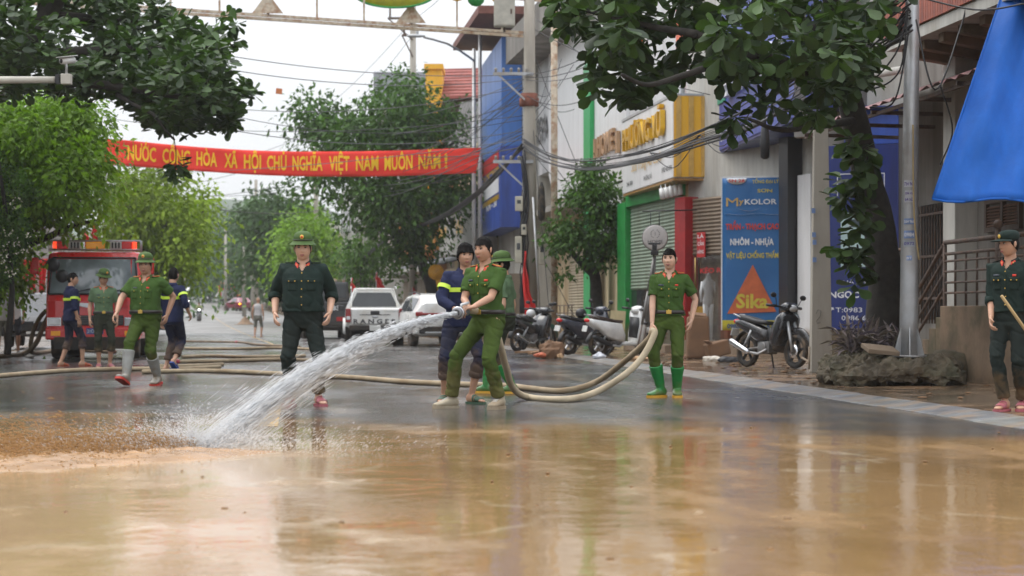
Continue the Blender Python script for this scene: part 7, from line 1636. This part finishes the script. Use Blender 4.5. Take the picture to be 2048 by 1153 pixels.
    if shoes:
        for i in range(2):
            fm = foot_frame(an[i], ty[i], R(pitch[i])); kind, m1, m2_ = shoes
            def slab(o, z0, z1, mt, nm, par=None):
                mb = MB(); ol = [(q[0]*(1+o*2), q[1]+o) for q in FOOT]; rg = [(w_, -a) for a, w_ in ol]+[(-w_, -a) for a, w_ in ol[::-1]]
                mb.loft([[fm @ Vector((x, y, z)) for x, y in rg] for z in (z0, z1)], sm=False); return mb.build(nm, mt, par or r)
            if kind == 'boot':
                mb = MB(); mb.loft(foot_rings(fm, .013, 0)); K = kn[i]; d = (K-an[i]).normalized(); A = an[i]
                mb.tube([fm @ Vector((0, 0, .03)), A+d*.03, A+d*.12, A+d*boot_h*.75, A+d*boot_h], [.05, .056, .064, .076, .084], 18)
                me = remeshed(mb, .009, 3); wrinkle(me, .003, (8, 8, 12), 2); me.name = 'boot'; me.materials.append(m1); bo = link('boot', me, r)
                slab(.017, -.022, .008, m2_, 'sole', bo)
            elif kind == 'sandal':
                so_ = slab(.008, -.02, .004, m1, 'sandal')
                for lo_, hi_ in ((3, 5), (4, 7)):
                    rgs = foot_rings(fm, .006, 0, 14, lo_, hi_); a, b = rgs[0], rgs[-1]; mb = MB()
                    mb.loft([[a[q].lerp(b[q], t)+Vector((0,0,0)) for q in range(14)] for t in (.25, .5, .78)] if hi_-lo_ == 2 else [[p for p in rgs[0]], rgs[1], [rgs[1][q].lerp(rgs[2][q], .4) for q in range(14)]], cap=False); mb.build('strap', m1, so_)
            elif kind == 'sneaker':
                mb = MB(); mb.loft(foot_rings(fm, .012)); mb.tube([fm @ Vector((0, .01, .05)), fm @ Vector((0, .012, .115))], [.05, .048], 14); me = remeshed(mb, .009, 2); me.name = 'sneaker'; me.materials.append(m1); bo = link('sneaker', me, r); slab(.016, -.024, .012, m2_, 'sole', bo)
                for q in range(4): p = fm @ Vector((0, -.05-.02*q, .088-.009*q)); mb = MB(); mb.box((0,0,0), (.04,.008,.006)); mb.xf(Matrix.Translation(p) @ fm.to_3x3().to_4x4()).build('lace', white, bo)
    r.scale = (k, k, k); return r

g = lambda px, z: Vector(((px-1024)*z/FPX, z, 0))
# the officer in black-green and a pith helmet
person('stout standing officer in black green uniform and green pith helmet, arms at his sides', g(606, 20.6), R(1), 1.74, 1.24, 0, ank=((-.125, .02, .105), (.165, -.03, .105)), toe=(-14, 22), wr=((-.285, -.03, .955), (.275, -.03, .955)), head=(0, 2), jaw=.7,
       shirt=dk_green, sleeve='rolled', trs=dk_trs, hem=.93, shoes=('sandal', pink_s, None), hat='pith', tabs=True, boards='plain', belt=False, curl=(.4, .4), tag=False, vox=.010)
# the officer walking in grey boots
person('walking officer in green uniform, pith helmet and grey rubber boots with red soles', g(293, 26.5), R(-14), 1.74, 1.2, 1, pel=(0, -.03, -.03), ank=((-.20, -.36, .14), (.12, .16, .115)), toe=(-4, 4), pitch=(22, -6), wr=((-.34, -.28, .97), (.27, .03, .94)), pole=((-1, .8, 0), (1, .8, 0)), head=(8, 0), jaw=.8,
       shirt=pg_green, trs=pg_trs, hem=.5, shoes=('boot', boot_gr, sole_r), boot_h=.34, hat='pith', tabs=True, boards='red', curl=(.5, .4), hdir=(((-.5, -.3, -.6), (.6, 0, -.4), (.2, -1, .3)), None))
# the officer with the nozzle
person('bareheaded officer in green uniform spraying water with the nozzle in both hands', g(982, 20.0), R(-38), 1.75, .98, 1, pel=(-.03, 0, -.05), lean=(-.03, -.02), pyaw=-2, cyaw=6, ank=((-.40, .06, .10), (.085, -.14, .105)), toe=(-22, 14), wr=((-.215, -.25, 1.0), (-.165, -.40, 1.02)), pole=((-.6, .6, -1), (.2, .2, -1)), head=(-6, 4), curl=(.85, .85),
       hdir=(((-1, -.2, -.1), (.1, -.7, -.3), (0, 0, 1)), ((-1, -.1, -.12), (0, .1, -1), (0, 1, .1))), shirt=pg_green, trs=pg_trs, hem=.94, shoes=('sneaker', beige_s, beige_s), tabs=True, boards='red', vox=.010)
# the firefighter beside him
person('young firefighter in navy jacket with neon bands and rolled trousers beside the nozzle', g(917, 21.0), R(8), 1.68, .98, 1, pel=(.02, 0, -.01), lean=(.05, 0), ank=((-.15, 0, .10), (.14, -.06, .105)), toe=(-20, 38), wr=((-.03, -.29, 1.0), (.13, -.24, .98)), pole=((-1, .5, -.3), (1, .5, -.3)), head=(6, 2), curl=(.8, .8), hair='bowl',
       hdir=(((.7, -.7, 0), (.3, .5, -.8), (0, -.4, 1)), ((-.7, -.7, 0), (0, .5, -.8), (0, -.4, 1))), shirt=navy, sleeve='long', trs=navy_t, hem=.52, cuff=True, shoes=('sandal', green_s, None), band=True, belt=False, untuck=True, pockets=False, vox=.010)
person('helmeted man in sage shirt and green boots half hidden behind the spraying officer', g(1007, 23.6), R(-105), 1.63, 1.0, 1, ank=((-.20, .12, .105), (.10, 0, .105)), toe=(-10, 8), shirt=sage, trs=dk_olive, hem=.55, shoes=('boot', boot_gn, sole_y), boot_h=.30, hat='pith', belt=True, pockets=False, head=(10, 4))
# the young officer holding the hose
person('slim young officer in green uniform and green boots holding a hose loop', g(1339, 22.6), R(-8), 1.67, .94, 0, ank=((-.10, 0, .105), (.085, .02, .105)), toe=(-42, 6), wr=((-.205, -.10, .83), (.245, .0, .87)), pole=((-1, .8, 0), (1, .5, 0)), head=(-8, 0), curl=(.9, .5), hdir=(((-.1, -.2, -1), (.5, .3, 0), (.3, -1, 0)), None),
       shirt=pg_green, trs=pg_trs, hem=.5, shoes=('boot', boot_gn, sole_y), boot_h=.29, tabs=True, boards='red', hair='short', vox=.010)
# right edge
rm = person('young officer in black green uniform and cap at the right edge holding a stick', Vector(((2020-1024)*18.4/FPX, 18.4, .045)), R(-34), 1.645, .98, 1, ank=((-.06, -.05, .105), (.12, .02, .105)), toe=(-4, 12), wr=((-.19, -.06, .86), (.165, -.235, .75)), head=(-34, 4), curl=(.5, .9), hdir=(None, ((.1, -.45, -.8), (-.8, .2, 0), (0, -.7, .6))),
       shirt=dk_green, sleeve='rolled', trs=dk_trs, hem=.94, shoes=('sandal', pink_s, None), hat='cap', tabs=True, boards='plain', belt=False, vox=.010)
MB().tube([W(2003, 592, 17.98), W(2062, 676, 18.12), W(2085, 710, 18.15)], [.014, .015, .015], 10).build('stick', M('bamboo', (.42,.28,.12), .6, streak=True), None, label='pale wooden stick held slantwise by the capped officer', cat='stick')
# by the fire engine
person('firefighter in navy with neon bands seen from behind before the fire engine', g(143, 36.6), R(128), 1.70, 1.0, 1, ank=((.20, 0, .085), (-.20, .02, .085)), toe=(-10, 14), wr=(None, (.12, -.12, .92)), head=(-34, 2), shirt=navy, sleeve='rolled', trs=navy_t, hem=.40, cuff=True, shoes=('sandal', orange_s, None), band=True, belt=False, untuck=True, pockets=False, lod=1)
person('officer in sage shirt, green helmet and rolled dark trousers before the fire engine', g(207, 35.4), R(14), 1.70, .95, 1, ank=((-.08, 0, .085), (.11, .02, .085)), toe=(-6, 20), head=(26, 12), shirt=sage, trs=dk_olive, hem=.42, cuff=True, shoes=('sandal', pink_s, None), hat='pith', tabs=True, boards='red', lod=1)
person('firefighter in navy walking away in blue slippers behind the walking officer', g(346, 32.8), R(158), 1.72, .98, 1, pel=(0, 0, -.02), ank=((.03, -.06, .20), (-.14, .15, .09)), toe=(6, -8), pitch=(-38, 0), wr=((.28, -.06, .96), None), head=(10, 0), shirt=navy, sleeve='rolled', trs=navy_t, hem=.72, cuff=True, shoes=('sandal', blue_s, None), band=True, belt=False, untuck=True, pockets=False, lod=1)
# bystanders
wt = cloth('white_vest', (.55,.54,.53)); gr_s = cloth('grey_shorts', (.20,.20,.17)); bl_t = cloth('black_shorts', (.02,.02,.025)); ylg = cloth('yellow_green_jacket', (.22,.25,.10)); purp_c = cloth('purple_raincoat', (.14,.06,.30)); grey_c = cloth('grey_jacket', (.12,.11,.12))
person('man in white vest and grey shorts at the left edge', g(6, 47), R(24), 1.66, 1.05, 2, shirt=wt, sleeve='tank', trs=gr_s, hem=.1, shoes=('sandal', black, None), belt=False, untuck=True, pockets=False, lod=2)
person('man in white T shirt and black shorts behind the man in the white vest', g(27, 48.4), R(10), 1.72, .95, 2, shirt=wt, trs=bl_t, hem=.1, shoes=('sandal', black, None), belt=False, untuck=True, pockets=False, lod=2)
person('old bald man in white vest and grey shorts walking away up the road', g(516, 84), R(174), 1.68, .95, 1, ank=((.13, .05, .085), (-.13, -.05, .085)), shirt=wt, sleeve='tank', trs=gr_s, hem=.15, shoes=('sandal', black, None), hair=None, belt=False, pockets=False, lod=2)
for lab, px, z, base, jk, pc, hl in (('motorbike with bright headlamp coming down the grey road', 398, 159, 645, ylg, pblack, None), ('pinkish motorbike coming behind the firefighter in blue slippers', 377, 232, 619, grey_c, M('bike_pink', (.3,.2,.25), .4), black), ('distant motorbike ridden by a person in purple', 411, 330, 602, purp_c, pblack, purp_c)):
    b = W(px, base, z); u = z/.985; rzb = -math.pi/2-hd(u)+.0
    moto(lab, b, rzb, 'underbone', pc, vinyl, 0, detail=False, lamp=lamp_on)
    person({ylg: 'rider in yellow green jacket on the motorbike with bright headlamp', grey_c: 'rider in grey jacket on the pinkish motorbike', purp_c: 'distant rider in a purple raincoat'}[jk], b+Vector((math.cos(rzb)*.28, math.sin(rzb)*.28, .0)), rzb+math.pi/2, 1.65, 1.0, 2, pel=(0, 0, -.05), ank=((.17, -.3, .30), (-.17, -.3, .30)) if False else None, shirt=jk, sleeve='long', trs=bl_t, hem=.95, shoes=('sandal', black, None), belt=False, untuck=True, pockets=False, lod=2, kneep=(None, None),
           wr=tuple(tuple(Matrix.Rotation(rzb+math.pi/2, 3, 'Z') @ Vector((s*.3, -.48, 1.03))) for s in (-1, 1)), hat=None)
# ------------------------------------------------------------------ hoses, nozzle, water
hose_m = M('canvas_hose', (.36,.28,.18), .75, var=.15, scale=10, bump=.3, bscale=120, dirt=(.22,.14,.07), da=.7, dscale=2.5); hose_d = M('canvas_hose_dark', (.20,.14,.085), .7, var=.2, scale=8, bump=.3, bscale=120, dirt=(.12,.08,.05), da=.6, dscale=2.5)
coup = M('hose_coupling_red', (.35,.03,.05), .4)
def hose(pts, label, r=.036, m_=None, couplings=(), n=8):
    P = spline(pts, n); o = MB().tube(P, r, 12).build('fire_hose', m_ or hose_m, None, fix=False, label=label, cat='hose')
    for t in couplings:
        i = int(t*(len(P)-2)); d = (P[i+1]-P[i]).normalized(); mb = MB(); mb.tube([P[i]-d*.12, P[i]-d*.11, P[i]+d*.11, P[i]+d*.12], [r*1.05, r*1.35, r*1.35, r*1.05], 14); mb.build('coupling', coup, o)
    return o
def gp(*a, h=.036): return [G(x, y, h) for x, y in a]
TIP = W(912, 627, 19.35); NZB = Vector((-.478, 19.72, 1.005)); DIR = Vector((-1.56, -5.7, -.245)).normalized()
hose(gp((-60,757),(60,747),(150,741),(260,738),(360,738),(440,734)), 'beige fire hose lying across the left of the road, nearest the camera')
hose(gp((285,744),(420,742),(560,748),(700,755),(800,763),(900,768),(1013,772),(1060,777))+[G(1126,782,.036), W(1191,765,24.2), W(1248,724,23.3), W(1296,680,22.55), W(1304,664,22.42)], 'beige fire hose crossing the road behind the officers up to the slim officer\'s hand')
hose([W(1302,662,22.44), W(1309,668,22.40), W(1286,713,22.35), W(1248,751,22.25), W(1191,785,22.25), G(1134,799,.036), W(1057,795,21.9), W(1026,776,21.3), W(1012,735,20.7), W(1000,690,20.35), Vector((-.22,20.05,.93)), Vector((-.40,19.86,.985)), NZB], 'pale fire hose looping from the slim officer\'s hand round to the nozzle', .037, M('canvas_hose_pale', (.46,.38,.26), .75, var=.12, scale=10, bump=.3, bscale=120, dirt=(.28,.2,.12), da=.5, dscale=2.5))
hose(gp((340,724),(440,722),(560,719),(625,722)), 'beige fire hose with a red coupling behind the walking officer', couplings=(.06,))
hose(gp((365,714),(420,712),(500,714),(610,712)), 'beige fire hose right behind the one with the red coupling'); hose(gp((370,697),(460,698),(560,696),(640,700)), 'beige fire hose stretched over the grey road farther back, second from the top')
hose(gp((350,683),(420,684),(480,685),(520,690),(600,694)), 'brown fire hose farthest up the road, with a dark joint in its middle', .036, hose_d, (.5,)); hose(gp((300,733),(350,733),(410,731),(445,729)), 'short beige hose end beside the blue slippers')
hose([W(118,600,44.5), W(104,618,44.3), W(86,655,44), W(70,690,43.8), G(45,708,.05), G(-10,713,.05), G(-60,712,.05)], 'dark brown hose dropping from the fire engine and running off to the left', .055, hose_d)
hose([W(110,612,45.5), W(84,630,45.4), W(66,665,45.2), W(62,700,45.0), G(75,706,.05), G(130,700,.05), G(230,704,.05)], 'dark hose looping beside the black car to the fire engine', .05, hose_d)
nz = thing('hose_nozzle', 'grey metal fire nozzle held in the bareheaded officer\'s hands', 'nozzle', TIP); q = DIR.to_track_quat('Z', 'Y').to_matrix(); Ln = (TIP-NZB).length
mb = MB(); mb.lathe([(.034,-Ln),(.04,-Ln+.03),(.04,-Ln+.10),(.032,-Ln+.12),(.03,-.16),(.045,-.13),(.055,-.10),(.055,-.03),(.05,0),(.03,.0),(.022,-.03)], (0,0,0), 20, rot=q); mb.build('barrel', M('nozzle_alloy', (.22,.22,.23), .35, .6, dirt=(.2,.17,.13), da=.4), nz)
mb = MB(); mb.torus((0,0,0), .056, .009, 'z', 20, 6); mb.v = [tuple(q @ Vector((v[0], v[1], v[2]-.06))) for v in mb.v]; mb.build('ring', chrome, nz)
mb = MB(); c = -DIR*.18; mb.tube([c+Vector((0,0,.03)), c+Vector((0,.01,.075)), c+Vector((.07,.05,.095))], [.014,.016,.016], 8); mb.build('lever', steel, nz)
def traj(t): return Vector((TIP.x+(-2.14-TIP.x)*t, TIP.y+(13.9-TIP.y)*t, TIP.z-.245*t-(TIP.z-.245)*t*t))
def streaks(name, N, pos, vel, ln, rad, mat, label, cat):
    vel = unit(vel); a = unit(np.cross(vel, RNG.normal(0, 1, vel.shape))); b = np.cross(vel, a); ln, rad = ln[:, None], rad[:, None]
    V = np.stack([pos-vel*ln, pos+vel*ln, pos+a*rad, pos+b*rad, pos-a*rad, pos-b*rad], 1)
    F = np.array([(0,3,2),(0,4,3),(0,5,4),(0,2,5),(1,2,3),(1,3,4),(1,4,5),(1,5,2)]); F = (F[None]+np.arange(N)[:, None, None]*6).reshape(-1, 3)
    link(name, np_mesh(name, V.reshape(-1, 3), F, mat, True), kind='stuff', label=label, cat=cat)
def spraymat(name, col, alpha):
    m, t, p = newmat(name); vec = nd(t, 'ShaderNodeTexCoord').outputs['Object']
    t.links.new(mixc(t, nois(t, vec, 5), [c*.92 for c in col], col), p.inputs['Base Color']); p.inputs['Roughness'].default_value = .7; p.inputs['IOR'].default_value = 1.33; p.inputs['Alpha'].default_value = alpha
    p.inputs['Subsurface Weight'].default_value = 0; tr = nd(t, 'ShaderNodeBsdfTranslucent'); tr.inputs['Color'].default_value = (*col, 1)
    mx = nd(t, 'ShaderNodeMixShader', Fac=.45); t.links.new(p.outputs[0], mx.inputs[1]); t.links.new(tr.outputs[0], mx.inputs[2])
    tb = nd(t, 'ShaderNodeBsdfTransparent'); m2 = nd(t, 'ShaderNodeMixShader', Fac=1-alpha); t.links.new(mx.outputs[0], m2.inputs[1]); t.links.new(tb.outputs[0], m2.inputs[2]); p.inputs['Alpha'].default_value = 1
    t.links.new(m2.outputs[0], t.nodes['Material Output'].inputs['Surface']); return m
sp_w = spraymat('water_spray', (.92,.93,.94), .55); sp_m = spraymat('mist_drops', (.9,.91,.92), .5); sp_b = spraymat('mud_spray', (.50,.32,.15), .7)
N = 42000; T = RNG.uniform(0, 1, N)**.85; tj = np.array([traj(x) for x in np.linspace(0, 1, 201)]); idx = T*200; i0 = idx.astype(int).clip(0, 199); fr_ = (idx-i0)[:, None]
pos = tj[i0]*(1-fr_)+tj[i0+1]*fr_; vel = tj[i0+1]-tj[i0]; sg = (.008+.050*T**1.25)[:, None]; core = (RNG.uniform(0, 1, N) < .80)[:, None]
off = RNG.normal(0, 1, (N, 3))*np.where(core, sg*.55, sg*1.35); off[:, 2] -= np.where(core[:, 0], 0, np.abs(RNG.normal(0, .06, N))*T**.7); ls = RNG.normal(0, .014, (N, 3)); pos = pos+off; ok = pos[:, 2] > .008; pos, vel, T2, ls = pos[ok], vel[ok], T[ok], ls[ok]
streaks('water_jet', len(pos), pos, unit(vel)+ls, RNG.uniform(.04, .17, len(pos))*(.5+T2), RNG.uniform(.0013, .0036, len(pos))*(1.25-.7*T2), sp_w, 'white jet of water arcing from the nozzle down to the muddy road', 'water jet')
MB().tube([traj(x) for x in np.linspace(-.004, .34, 14)], [.017+.05*x for x in np.linspace(0, .34, 14)], 10).build('water_jet_core', sp_w, None, kind='stuff')
N = 16000; c = np.array(traj(1)); a = RNG.uniform(0, 2*math.pi, N); rr = np.abs(RNG.normal(0, .42, N)); hh = np.abs(RNG.normal(0, .13, N))*np.exp(-rr*.8)+.004
pos = np.stack([c[0]+np.cos(a)*rr*1.5-.1, c[1]+np.sin(a)*rr*1.1, hh], 1); streaks('spray_mist', N, pos, np.stack([np.cos(a), np.sin(a), RNG.uniform(.2, 1.2, N)], 1), RNG.uniform(.003, .016, N), RNG.uniform(.0008, .0021, N), sp_m, 'fine white mist thrown up where the jet meets the road', 'mist')
N = 15000; u_ = RNG.uniform(0, 1, N)**1.2; ang = RNG.normal(0, .42, N)*(1-.3*u_); d_ = np.stack([np.cos(R(200)+ang), np.sin(R(200)+ang)], 1); dist = u_*3.4; hh = (.02+.17*np.sin(np.clip(u_*1.3, 0, 1)*math.pi)*np.exp(-np.abs(ang)*2.2))*np.abs(RNG.normal(0, .7, N))+.004
pos = np.stack([c[0]+d_[:, 0]*dist, c[1]+d_[:, 1]*dist, hh], 1); streaks('mud_splash', N, pos, np.stack([d_[:, 0], d_[:, 1], RNG.normal(.1, .3, N)], 1), RNG.uniform(.004, .03, N), RNG.uniform(.002, .0065, N), sp_b, 'brown muddy splash driven leftwards by the water jet', 'splash')
ch = MB(); nx, ny = 90, 46
for j in range(ny+1):
    for i in range(nx+1):
        x = -1.5-i*3.4/nx; s_ = (-1.5-x)/3.4; yc = 13.7-2.3*s_; w = .25+1.5*s_; y = yc+w*(j/ny-.5)*2; e = math.sin(j/ny*math.pi)*min(1, s_*5)*min(1, (1-s_)*4)
        ch.v.append((x, y, -.010+.021*min(1, e*2)+e*(.012+.025*noise.noise((x*2.6, y*2.6, 1))+.04*abs(noise.noise((x*7, y*6, 4)))+.016*noise.noise((x*17, y*17, 4)))))
for j in range(ny):
    for i in range(nx): a = j*(nx+1)+i; ch.f.append([a, a+1, a+nx+2, a+nx+1]); ch.m.append(0); ch.s.append(True)
ch.build('churned_mud', M('churned_mud_water', (.33,.18,.07), .2, var=.25, scale=3, bump=.5, bscale=14, ior=1.33, dirt=(.25,.13,.045), da=.8, dscale=1.6), None, fix=False, kind='structure')

# ------------------------------------------------------------------ tarpaulin, flags, stall
tarp_m = M('blue_tarpaulin', (.006,.105,.44), .6, var=.12, scale=3, bump=.35, bscale=16, dirt=(.01,.075,.33), da=.5, dscale=2, streak=True, spec=.25)
tb_ = W(1990, 400, 23.6)
def tpt(a, b):
    x = np.interp(b, [0, 1], [1865, 2014])*(1-a)+np.interp(b, [0, 1], [2420, 2480])*a; y = np.interp(b, [0, 1], [398, -40])*(1-a)+np.interp(b, [0, 1], [412, -60])*a
    y += 5*math.sin(a*19)*(1-b); z = 23.4+1.4*b+.10*math.sin(a*36+b*2)*(.4+.6*b)+.10*noise.noise((a*10, b*4, 2))+.035*noise.noise((a*40+b*6, b*9, 5)); return W(x, y, z)-tb_
tob = thing('blue_tarpaulin', 'bright blue tarpaulin hung as a sloping awning at the upper right edge', 'tarpaulin', tb_); cloth_sheet(tpt, 70, 30, tarp_m, 'sheet', tob)
MB().tube([tpt(a, 0)+Vector((0,0,-.005)) for a in np.linspace(0, 1, 20)], .014, 8).build('hem', tarp_m, tob); MB().tube([tpt(0, b) for b in np.linspace(0, 1, 12)], .012, 8).build('side_hem', tarp_m, tob)
flag_m = M('flag_cloth', (.62,.02,.018), .75, var=.08)
def flag(px, py0, py1, z, w, lab, star=False, pole_px=None):
    b = W(px, py1, z); r = thing('flag', lab, 'flag', b); h = (py1-py0)*z/FPX
    def fp(a, t): return Vector(((a*(.42+.22*math.sin(t*5.3+px)+.12*math.sin(t*13)+.25*(1-t))*min(1, .25+(1-t)*5)-.1)*w+.09*w*math.sin(t*7+px), .07*math.sin(a*11+t*3)*(1-.5*t)+.04*noise.noise((a*4, t*6, px)), h*t-.12*h*a*(1-t)*0))
    cloth_sheet(fp, 14, 22, flag_m, 'cloth', r)
    if star: star_mb((w*.35, h*.45), w*.22, -.1).build('yellow_star', M('star_yellow', (.8,.55,.02)), r, fix=False)
    pp = W(pole_px[0], pole_px[1], z)-b if pole_px else Vector((-.08*w, 0, h*1.03)); p2_ = W(pole_px[2], pole_px[3], z)-b if pole_px else Vector((-.08*w, 0, -.9))
    MB().cyl(p2_, pp, .03 if pole_px else .02, n=8).build('flag_pole', steel, r)
    return r
flag(1050, 503, 640, 55.5, .34, 'red flag hanging limp on a steel pole before the utility pole', False, (1066, 395, 1082, 668))
flag(704, 557, 600, 72, .3, 'red flag between the black truck and the white pickup'); flag(754, 545, 582, 88, .4, 'red flag behind the roof of the white pickup'); flag(826, 575, 618, 90, .26, 'narrow red flag beside the leaning dark trunk'); flag(640, 560, 592, 150, 1.1, 'red flag with a yellow star behind the old bald man', True)
for px, py, lab in ((185, 448, 'red flag above the fire engine\'s light bar'), (170, 462, 'small red and yellow pennant left of the flag above the fire engine')): flag(px, py, py+32, 60, .36, lab)
st = thing('red_draped_stall', 'stall hung with red cloth and white panels behind the fire engine\'s mirror', 'stall', W(72, 660, 60)); ob_ = W(72, 660, 60)
for px0, px1, py0, py1, m_, nm in ((46, 60, 530, 660, plate_w, 'white_panel'), (72, 92, 540, 640, plate_w, 'white_panel')): a, b2 = W(px0, py1, 60.3)-ob_, W(px1, py0, 60.3)-ob_; MB().box2(a, b2+Vector((0,.05,0))).build(nm, m_, st)
for px0, px1, py0, py1 in ((57, 74, 520, 648), (46, 60, 520, 570), (78, 96, 518, 585)):
    def fp(a, t): q = W(px0+(px1-px0)*a*(.6+.4*t), py1+(py0-py1)*t, 60)-ob_; return q+Vector((0, .08*math.sin(a*12), 0))
    cloth_sheet(fp, 10, 12, flag_m, 'red_drape', st)
t = text_mb('HỘI', .4, .03); t.v = [(v[0]-.0, -.02, v[2]) for v in t.v]; t.xf(Matrix.Translation(W(53, 610, 60.25)-ob_)).build('lettering', flag_m, st, fix=False)
MB().box2(W(40, 518, 60.2)-ob_, W(98, 513, 60.2)-ob_+Vector((0,.05,0))).build('top_rail', steel, st)

# ------------------------------------------------------------------ things on the pavement
PZ = .055
def gz(px, z): return Vector(((px-1024)*z/FPX, z, PZ))
tr = thing('tripod', 'tall folded metal tripod with black head leaning before the round sign', 'tripod', gz(1290, 42.6)); top = W(1309, 512, 42.6)-tr.location
for px, z in ((1272, 42.4), (1284, 42.9), (1302, 42.8)):
    f = gz(px, z)-tr.location; MB().tube([f, f.lerp(top, .33)], .022, 8).build('leg', M('tripod_brown', (.13,.1,.08), .5, .3), tr); MB().tube([f.lerp(top, .32), f.lerp(top, .66)], .028, 8).build('leg_middle', M('tripod_grey', (.18,.17,.16), .4, .5), tr); MB().tube([f.lerp(top, .65), top], .034, 8).build('leg_upper', M('tripod_grey', (.18,.17,.16)), tr)
for t_ in (.33, .66): MB().ball(tr.location*0+(gz(1284,42.6)-tr.location).lerp(top, t_), (.07,.05,.035), 8).build('leg_clamp', black, tr)
mb = MB(); mb.box(top+Vector((0,0,.06)), (.16,.16,.1)); mb.box(top+Vector((0,0,.17)), (.1,.14,.14)); mb.box(top+Vector((0,0,.26)), (.26,.1,.04)); mb.build('head', black, tr, bevel=.015)
card = M('wet_cardboard', (.21,.115,.06), .8, var=.25, scale=3, bump=.35, bscale=9, dirt=(.12,.06,.03), da=.7)
bxr = thing('cardboard_box', 'tall sodden brown cardboard box beside the red shop column', 'box', gz(1397, 40.6)); mb = MB(); mb.box((0,.2,.44), (.46,.36,.88), None, 0, .9); mb.v = [tuple(Vector(v)+Vector((.05*noise.noise(Vector(v)*3), 0, .03*noise.noise(Vector(v)*4)))) for v in mb.v]; mb.build('body', card, bxr, bevel=.05); MB().box((.0,.2,.9), (.36,.3,.03), (.2,.1,0)).build('flap', card, bxr)
bxr = thing('cardboard_box', 'low tilted brown box lying by the mannequin window', 'box', gz(1436, 40.2)); MB().box((0,.2,.2), (.46,.36,.30), (0,-.25,.2)).build('body', card, bxr, bevel=.03); MB().box((-.2,.0,.34), (.1,.36,.02), (0,.7,.2)).build('flap', card, bxr)
gbd = thing('painting', 'cream panel with an ochre flower drawing leaning against the green frame', 'painting', gz(1232, 52.5)); q = Matrix.Rotation(R(-9), 4, 'X') @ Matrix.Rotation(R(4), 4, 'Y')
MB().box((0,.06,.52), (.40,.035,1.02)).xf(q).build('board', M('cream_board', (.55,.45,.25), .6, var=.1), gbd)
for k in range(9): mb = MB(); mb.ball((.07*math.sin(k*2.1), .038, .3+k*.055), (.06-.003*k,.004,.03), 8, rot=Euler((0, k*1.3, 0)).to_matrix()); mb.xf(q).build('drawn_petal', M('ochre_paint', (.42,.17,.03), .6, var=.2), gbd)
pk2 = M('plank_mud', (.25,.14,.07), .8, var=.25, bump=.3, dirt=(.14,.08,.04), da=.6)
for px0, z0, px1, z1, lab in ((1032, 45.0, 1098, 44.2, 'muddy plank lying before the green fendered motorbike'), (1060, 43.6, 1092, 44.6, 'short muddy plank with red side beside the crumpled brown cloth')): MB().bar(gz(px0, z0)+Vector((0,0,.05)), gz(px1, z1)+Vector((0,0,.09)), .1, .05).build('plank', pk2, None, bevel=.006, label=lab, cat='plank')
def crumple(px, z, sx, sy, sz, m_, nm, lab, cat, seed):
    mb = MB(); mb.ball((0,0,0), (sx, sy, sz), 22); mb.v = [tuple(Vector(v)*(1+.45*noise.noise(Vector(v)*(4/sx)*.3+Vector((seed,0,0)))+.35*abs(noise.noise(Vector(v)*(9/sx)*.3)))+Vector((0,0,sz*.5))) for v in mb.v]; mb.s = [False]*len(mb.s); mb.build(nm, m_, None, loc=gz(px, z), label=lab, cat=cat)
crumple(1102, 43.4, .26, .18, .22, card, 'crumpled_cloth', 'crumpled wet brown cloth heap by the scooter wheels', 'cloth', 1); crumple(1198, 41.3, .12, .09, .07, M('plastic_bag', (.5,.52,.56), .3), 'plastic_bag', 'crumpled clear plastic bag on the pavement under the white scooter', 'plastic bag', 2)
crumple(1424, 38.6, .18, .1, .06, M('foam_white', (.6,.55,.47), .8), 'foam_scrap', 'pale foam scrap lying before the tilted brown box', 'foam scrap', 3); crumple(1462, 37.5, .24, .12, .07, M('black_bag', (.02,.02,.022), .4), 'bin_bag', 'flat black plastic bag behind the rear wheel of the black motorbike', 'bag', 4); crumple(1080, 43.0, .12, .08, .05, M('orange_scrap', (.5,.12,.05), .6), 'orange_scrap', 'small orange scrap beside the planks', 'scrap', 5)
crumple(1275, 39.5, .2, .12, .05, M('foam_tan', (.45,.28,.15), .8), 'muddy_scrap', 'flat tan scrap on the wet pavement below the tripod', 'scrap', 6); crumple(1121, 42.3, .06, .06, .05, M('foam_tan', (.45,.28,.15)), 'paper_cup', 'small tan crumpled cup at the kerb below the dark scooter', 'cup', 7)
MB().tube([W(1604,716,32.2), W(1622,726,31.6), W(1642,730,30.7)], .018, 8).build('white_tube', pale_ren, None, label='short pale plastic tube lying between the black motorbike and the concrete post', cat='tube')
MB().tube([W(1663,722,31), W(1672,705,31), W(1677,690,31), W(1676,676,31)], .02, 8).build('white_tube', pale_ren, None, label='bent pale tube standing up beside the purple plants', cat='tube')
debr = MB()
for k in range(260):
    u = random.uniform(20, 52); v = random.uniform(6.4, 9.5); p = pt(u, v, .06); s = random.uniform(.01, .04); debr.ball(p, (s*random.uniform(1, 2.2), s, s*.4), 6)
debr.build('pavement_litter', M('litter_mud', (.16,.09,.045), .8, var=.5), None, kind='stuff')
# ------------------------------------------------------------------ humid air: far things fade
hz, t, p = newmat('haze'); t.nodes.remove(p); pv = nd(t, 'ShaderNodeVolumePrincipled', Density=.00033); pv.inputs['Color'].default_value = (.93,.95,.97,1); t.links.new(pv.outputs[0], t.nodes['Material Output'].inputs['Volume'])
MB().box2((-450, -70, -4), (450, 905, 64)).build('haze', hz, None, kind='stuff')
SC.cycles.volume_bounces = 1
